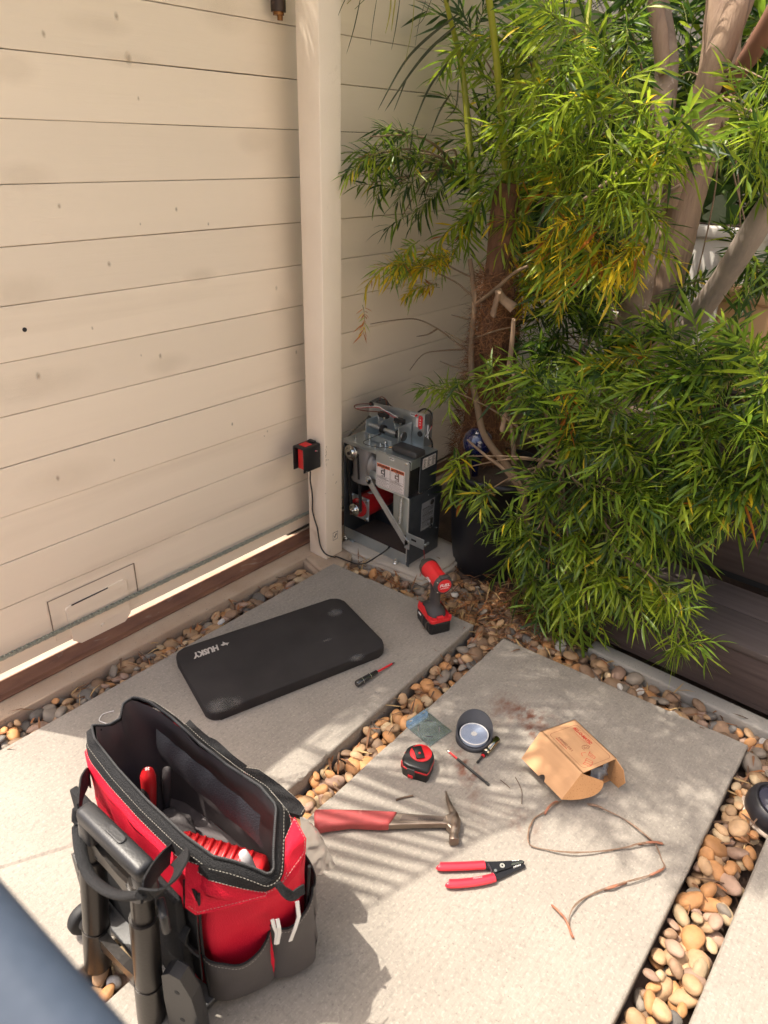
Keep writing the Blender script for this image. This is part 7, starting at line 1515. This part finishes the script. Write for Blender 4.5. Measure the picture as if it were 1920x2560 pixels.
def frond(pts, n, ll, r0=.012, drop=.5, spread=1.0, both=True, dry=.06, t0=.22, flatv=(0, 0, 1), lw=.009):
    P = spline([PI_ @ Vector(p) for p in pts], 8); N = len(P); g = MB(); g.mi = 0; g.tube(P, [max(.002, r0 * (1 - .85 * i / (N - 1))) for i in range(N)], 6)
    for k in range(n):
        t = t0 + (1 - t0) * k / (n - 1); f = t * (N - 1); i = min(N - 2, int(f)); p = P[i].lerp(P[i + 1], f - i); d = (P[i + 1] - P[i]).normalized()
        for sgn in ((1, -1) if both else (1,)):
            s = d.cross(Vector(flatv)).normalized() * sgn; L = ll * (0.45 + .75 * math.sin(math.pi * min(1, .12 + .8 * t))) * RF.uniform(.85, 1.1)
            q0 = (d * .75 + s * spread + Vector((0, 0, RF.uniform(-.15, .15)))).normalized(); w_ = Vector((0, 0, 1)).cross(q0).normalized() * RF.uniform(.8, 1.2) * lw
            c = []
            for tt, ww in ((0, .5), (.35, 1), (.7, .75), (1, .05)):
                q = p + q0 * L * tt + Vector((0, 0, -1)) * drop * L * tt * tt; c.append((q - w_ * ww, q + Vector((0, 0, -.002)), q + w_ * ww))
            g.mi = 2 if RF.random() < dry else 1; vs = [v for r in c for v in r]; g.add(vs, [(a * 3 + b, a * 3 + b + 1, a * 3 + b + 4, a * 3 + b + 3) for a in range(3) for b in range(2)], True)
    return g.build('frond', [m_pst, m_plf, m_pyl], palm)
cr = PX(*O(1095, 400), 2.33)
# frond that throws the striped shade over the hammer
fr0 = [cr, cr.lerp(lift(1.45, .42, 2.1), .35) + Vector((0, 0, .45)), lift(1.32, .45, 2.12), lift(1.0, .535, 2.02), lift(.62, .64, 1.88)]
frond(fr0, 25, .50, .013, .06, 1.1, False, .05, .35, lw=.0125)
frond(o3([(1030, 480, 2.32), (1015, 320, 2.33), (998, 150, 2.34), (965, 10, 2.35), (940, -120, 2.32), (900, -220, 2.25)]), 24, .40, .016, .75, .5, True, .15, .6)
frond(o3([(1100, 420, 2.34), (1150, 200, 2.36), (1155, 60, 2.38), (1150, -120, 2.4), (1080, -260, 2.45), (980, -300, 2.5)]), 30, .40, .014, .7, .6, True, .1, .6)
frond(o3([(1120, 470, 2.34), (1220, 300, 2.45), (1262, 120, 2.5), (1275, 0, 2.55), (1300, -150, 2.6), (1400, -260, 2.7)]), 30, .40, .015, .5, .8, True, .1, .55)
frond([cr, cr + Vector((.15, .1, .6)), cr + Vector((.5, .35, .9)), cr + Vector((.9, .5, .8))], 30, .4, .013, .4, .9, True, .1, .4)
# hanging leaflets seen against the gate, upper centre
g = MB()
HL = [([(860, -20), (878, 200), (815, 235)], 0), ([(990, 30), (920, 85), (870, 140), (815, 240)], .011), ([(985, 55), (930, 105), (885, 160), (830, 242)], .012), ([(880, 165), (870, 190), (850, 242)], .007), ([(970, 130), (930, 185), (905, 240), (880, 310)], .009), ([(975, 200), (950, 240), (930, 290)], .009), ([(780, -10), (765, 60), (748, 118)], .004), ([(815, -10), (805, 55), (800, 100)], .0025), ([(865, -10), (855, 60), (845, 110)], .004), ([(895, -10), (890, 60), (872, 150)], .0035), ([(845, -10), (842, 30), (832, 75)], .006), ([(855, -10), (850, 30), (845, 70)], .006), ([(920, 0), (905, 50), (895, 110)], .0025), ([(990, 170), (985, 230), (960, 260)], .007), ([(750, -10), (738, 15), (730, 35)], .003), ([(935, -10), (915, 40), (895, 60)], .003)]
for pts, w_ in HL[1:]:
    P = [PI_ @ p for p in o3([(x, y, 2.2) for x, y in pts])]; P = spline(P, 5); N = len(P); vs = []
    for i, p in enumerate(P):
        t = i / (N - 1); ww = w_ * (1 - t) ** .5 * min(1, .35 + 2 * t); d = (P[min(i + 1, N - 1)] - P[max(i - 1, 0)]).normalized(); s = d.cross(Vector((.6, .5, 0))).normalized() * ww * .5; vs += [p - s, p + d.cross(s).normalized() * ww * .2, p + s]
    g.mi = 1 if (w_ == .006 or pts[0][0] == 895) else 0; g.add(vs, [(a * 3 + b, a * 3 + b + 1, a * 3 + b + 4, a * 3 + b + 3) for a in range(N - 1) for b in range(2)], True)
g.build('hanging_leaflets', [mat('leaflet_olive', (0.055, 0.055, 0.020), rough=0.4, trans=.25), m_pyl], palm)

# --- blue glass watering globe
gc = PX(*O(1032, 955), 2.09); gl_ = thing('watering_globe', 'dark blue glass watering globe stuck in the black pot', 'watering globe', Matrix.Translation(gc))
g = MB(); g.lathe([(0.0001, 0.058), (0.028, 0.051), (0.048, 0.031), (0.056, 0.004), (0.052, -0.022), (0.036, -0.046), (0.020, -0.066), (0.013, -0.10), (0.011, -0.19), (0.0001, -0.20)], 28); g.build('globe', mat('blue_glass', (0.006, 0.008, 0.055), rough=0.06, coat=0.8, spec=0.8), gl_)

# --- white planters and big leaved plants in the background
m_wp = mat('white_planter', (0.60, 0.56, 0.51), rough=0.6, bump=.05, bscale=40)
def planter(nm, lb, o0, o1, X, D):
    a, b = PX(*O(*o0), X), PX(*O(*o1), X); y0, y1 = max(a.y, b.y), min(a.y, b.y); z1 = max(a.z, b.z)
    t = thing(nm, lb, 'planter', Matrix.Translation((X, (y0 + y1) / 2, 0.42))); h = (y0 - y1) / 2; H = z1 - .42
    g = MB(); g.box2((0, -h, 0), (D, h, H - .02), .012, 2); g.build('vessel', m_wp, t)
    g = MB(); g.box2((-.012, -h - .012, H - .05), (D + .012, h + .012, H), .01, 2); g.build('rim', m_wp, t)
    g = MB(); g.box2((.02, -h + .02, H), (D - .02, h - .02, H + .004)); g.build('soil', m_dirt, t); return t, Vector((X + D / 2, (y0 + y1) / 2, z1))
pA, cA = planter('white_planter', 'square white planter behind the trunks, upper right', (1455, 480), (1590, 700), 3.15, .4)
pB, cB = planter('white_planter', 'wide white planter low behind the dark shrub', (1130, 640), (1350, 860), 3.05, .4)
pC, cC = planter('terracotta_planter', 'tan planter half hidden by leaves at right edge', (1560, 620), (1660, 700), 2.98, .12)
for ch in pC.children: ch.data = ch.data.copy(); ch.data.materials.clear(); ch.data.materials.append(mat('tan_planter', (0.46, 0.28, 0.14), rough=.7))
m_big = mat('big_leaf', (0.030, 0.075, 0.014), rough=0.28, trans=.25, col2=(0.05, 0.10, 0.02), scale=5, coat=.2)
def biglobe(pl_, tip, base, W, roll, lobes=True):
    t, b = Vector(tip), Vector(base); d = (t - b); L = d.length; d.normalize(); s = d.cross(Vector((math.cos(roll), math.sin(roll), .6))).normalized(); n = s.cross(d); g = MB(); rows = []
    for i in range(15):
        f = i / 14; w_ = W * (math.sin(math.pi * (f * .92 + .04)) ** .65) * (1 if not lobes else (.78 + .22 * math.cos(i * 2.3))); c = b + d * L * f - Vector((0, 0, 1)) * .22 * L * f * f
        rows.append([c - s * w_ + n * w_ * .18, c - s * w_ * .5 + n * w_ * .12, c, c + s * w_ * .5 + n * w_ * .12, c + s * w_ + n * w_ * .18])
    g.sheet(rows); pl_inv = pl_.matrix_world.inverted(); g.v = [tuple(pl_inv @ Vector(v)) for v in g.v]; return g.build('leaf', m_big, pl_)
def bigplant(lb, c, leaves, X):
    t = thing('philodendron', lb, 'plant', Matrix.Translation(c))
    for (x, y, dx, dy, W, r) in leaves:
        a = PX(*O(x, y), X); b = PX(*O(x + dx, y + dy), X + .02); biglobe(t, b, a, W, r)
        inv = t.matrix_world.inverted(); g = MB(); g.tube(spline([inv @ (c + Vector((0, 0, .0))), inv @ (c.lerp(a, .6) + Vector((0, 0, .06))), inv @ a], 5), .008, 6); g.build('stalk', mat('stalk_green', (0.10, 0.15, 0.04), rough=.4), t)
    return t
bigplant('dark big leaved plant in the white planter behind the trunks', cA, ((1530, 395, 30, 110, .11, .3), (1560, 420, 5, 90, .09, .9), (1500, 360, -30, 70, .10, .1), (1590, 330, 50, 60, .12, .5), (1480, 440, -20, 90, .05, 1.2), (1560, 300, 60, -20, .12, .2), (1510, 300, 10, -60, .1, .8)), 3.2)
bigplant('dark broad leaved plant behind the yellow leaves, centre right', cB, ((1230, 440, 60, 60, .12, .4), (1180, 380, -30, 70, .12, .9), (1290, 360, 40, 70, .13, .2), (1320, 460, 30, 60, .10, 1.1), (1250, 320, -10, 60, .12, .6), (1150, 480, -20, 60, .10, .3)), 3.2)
# far hedge filling the darkness behind
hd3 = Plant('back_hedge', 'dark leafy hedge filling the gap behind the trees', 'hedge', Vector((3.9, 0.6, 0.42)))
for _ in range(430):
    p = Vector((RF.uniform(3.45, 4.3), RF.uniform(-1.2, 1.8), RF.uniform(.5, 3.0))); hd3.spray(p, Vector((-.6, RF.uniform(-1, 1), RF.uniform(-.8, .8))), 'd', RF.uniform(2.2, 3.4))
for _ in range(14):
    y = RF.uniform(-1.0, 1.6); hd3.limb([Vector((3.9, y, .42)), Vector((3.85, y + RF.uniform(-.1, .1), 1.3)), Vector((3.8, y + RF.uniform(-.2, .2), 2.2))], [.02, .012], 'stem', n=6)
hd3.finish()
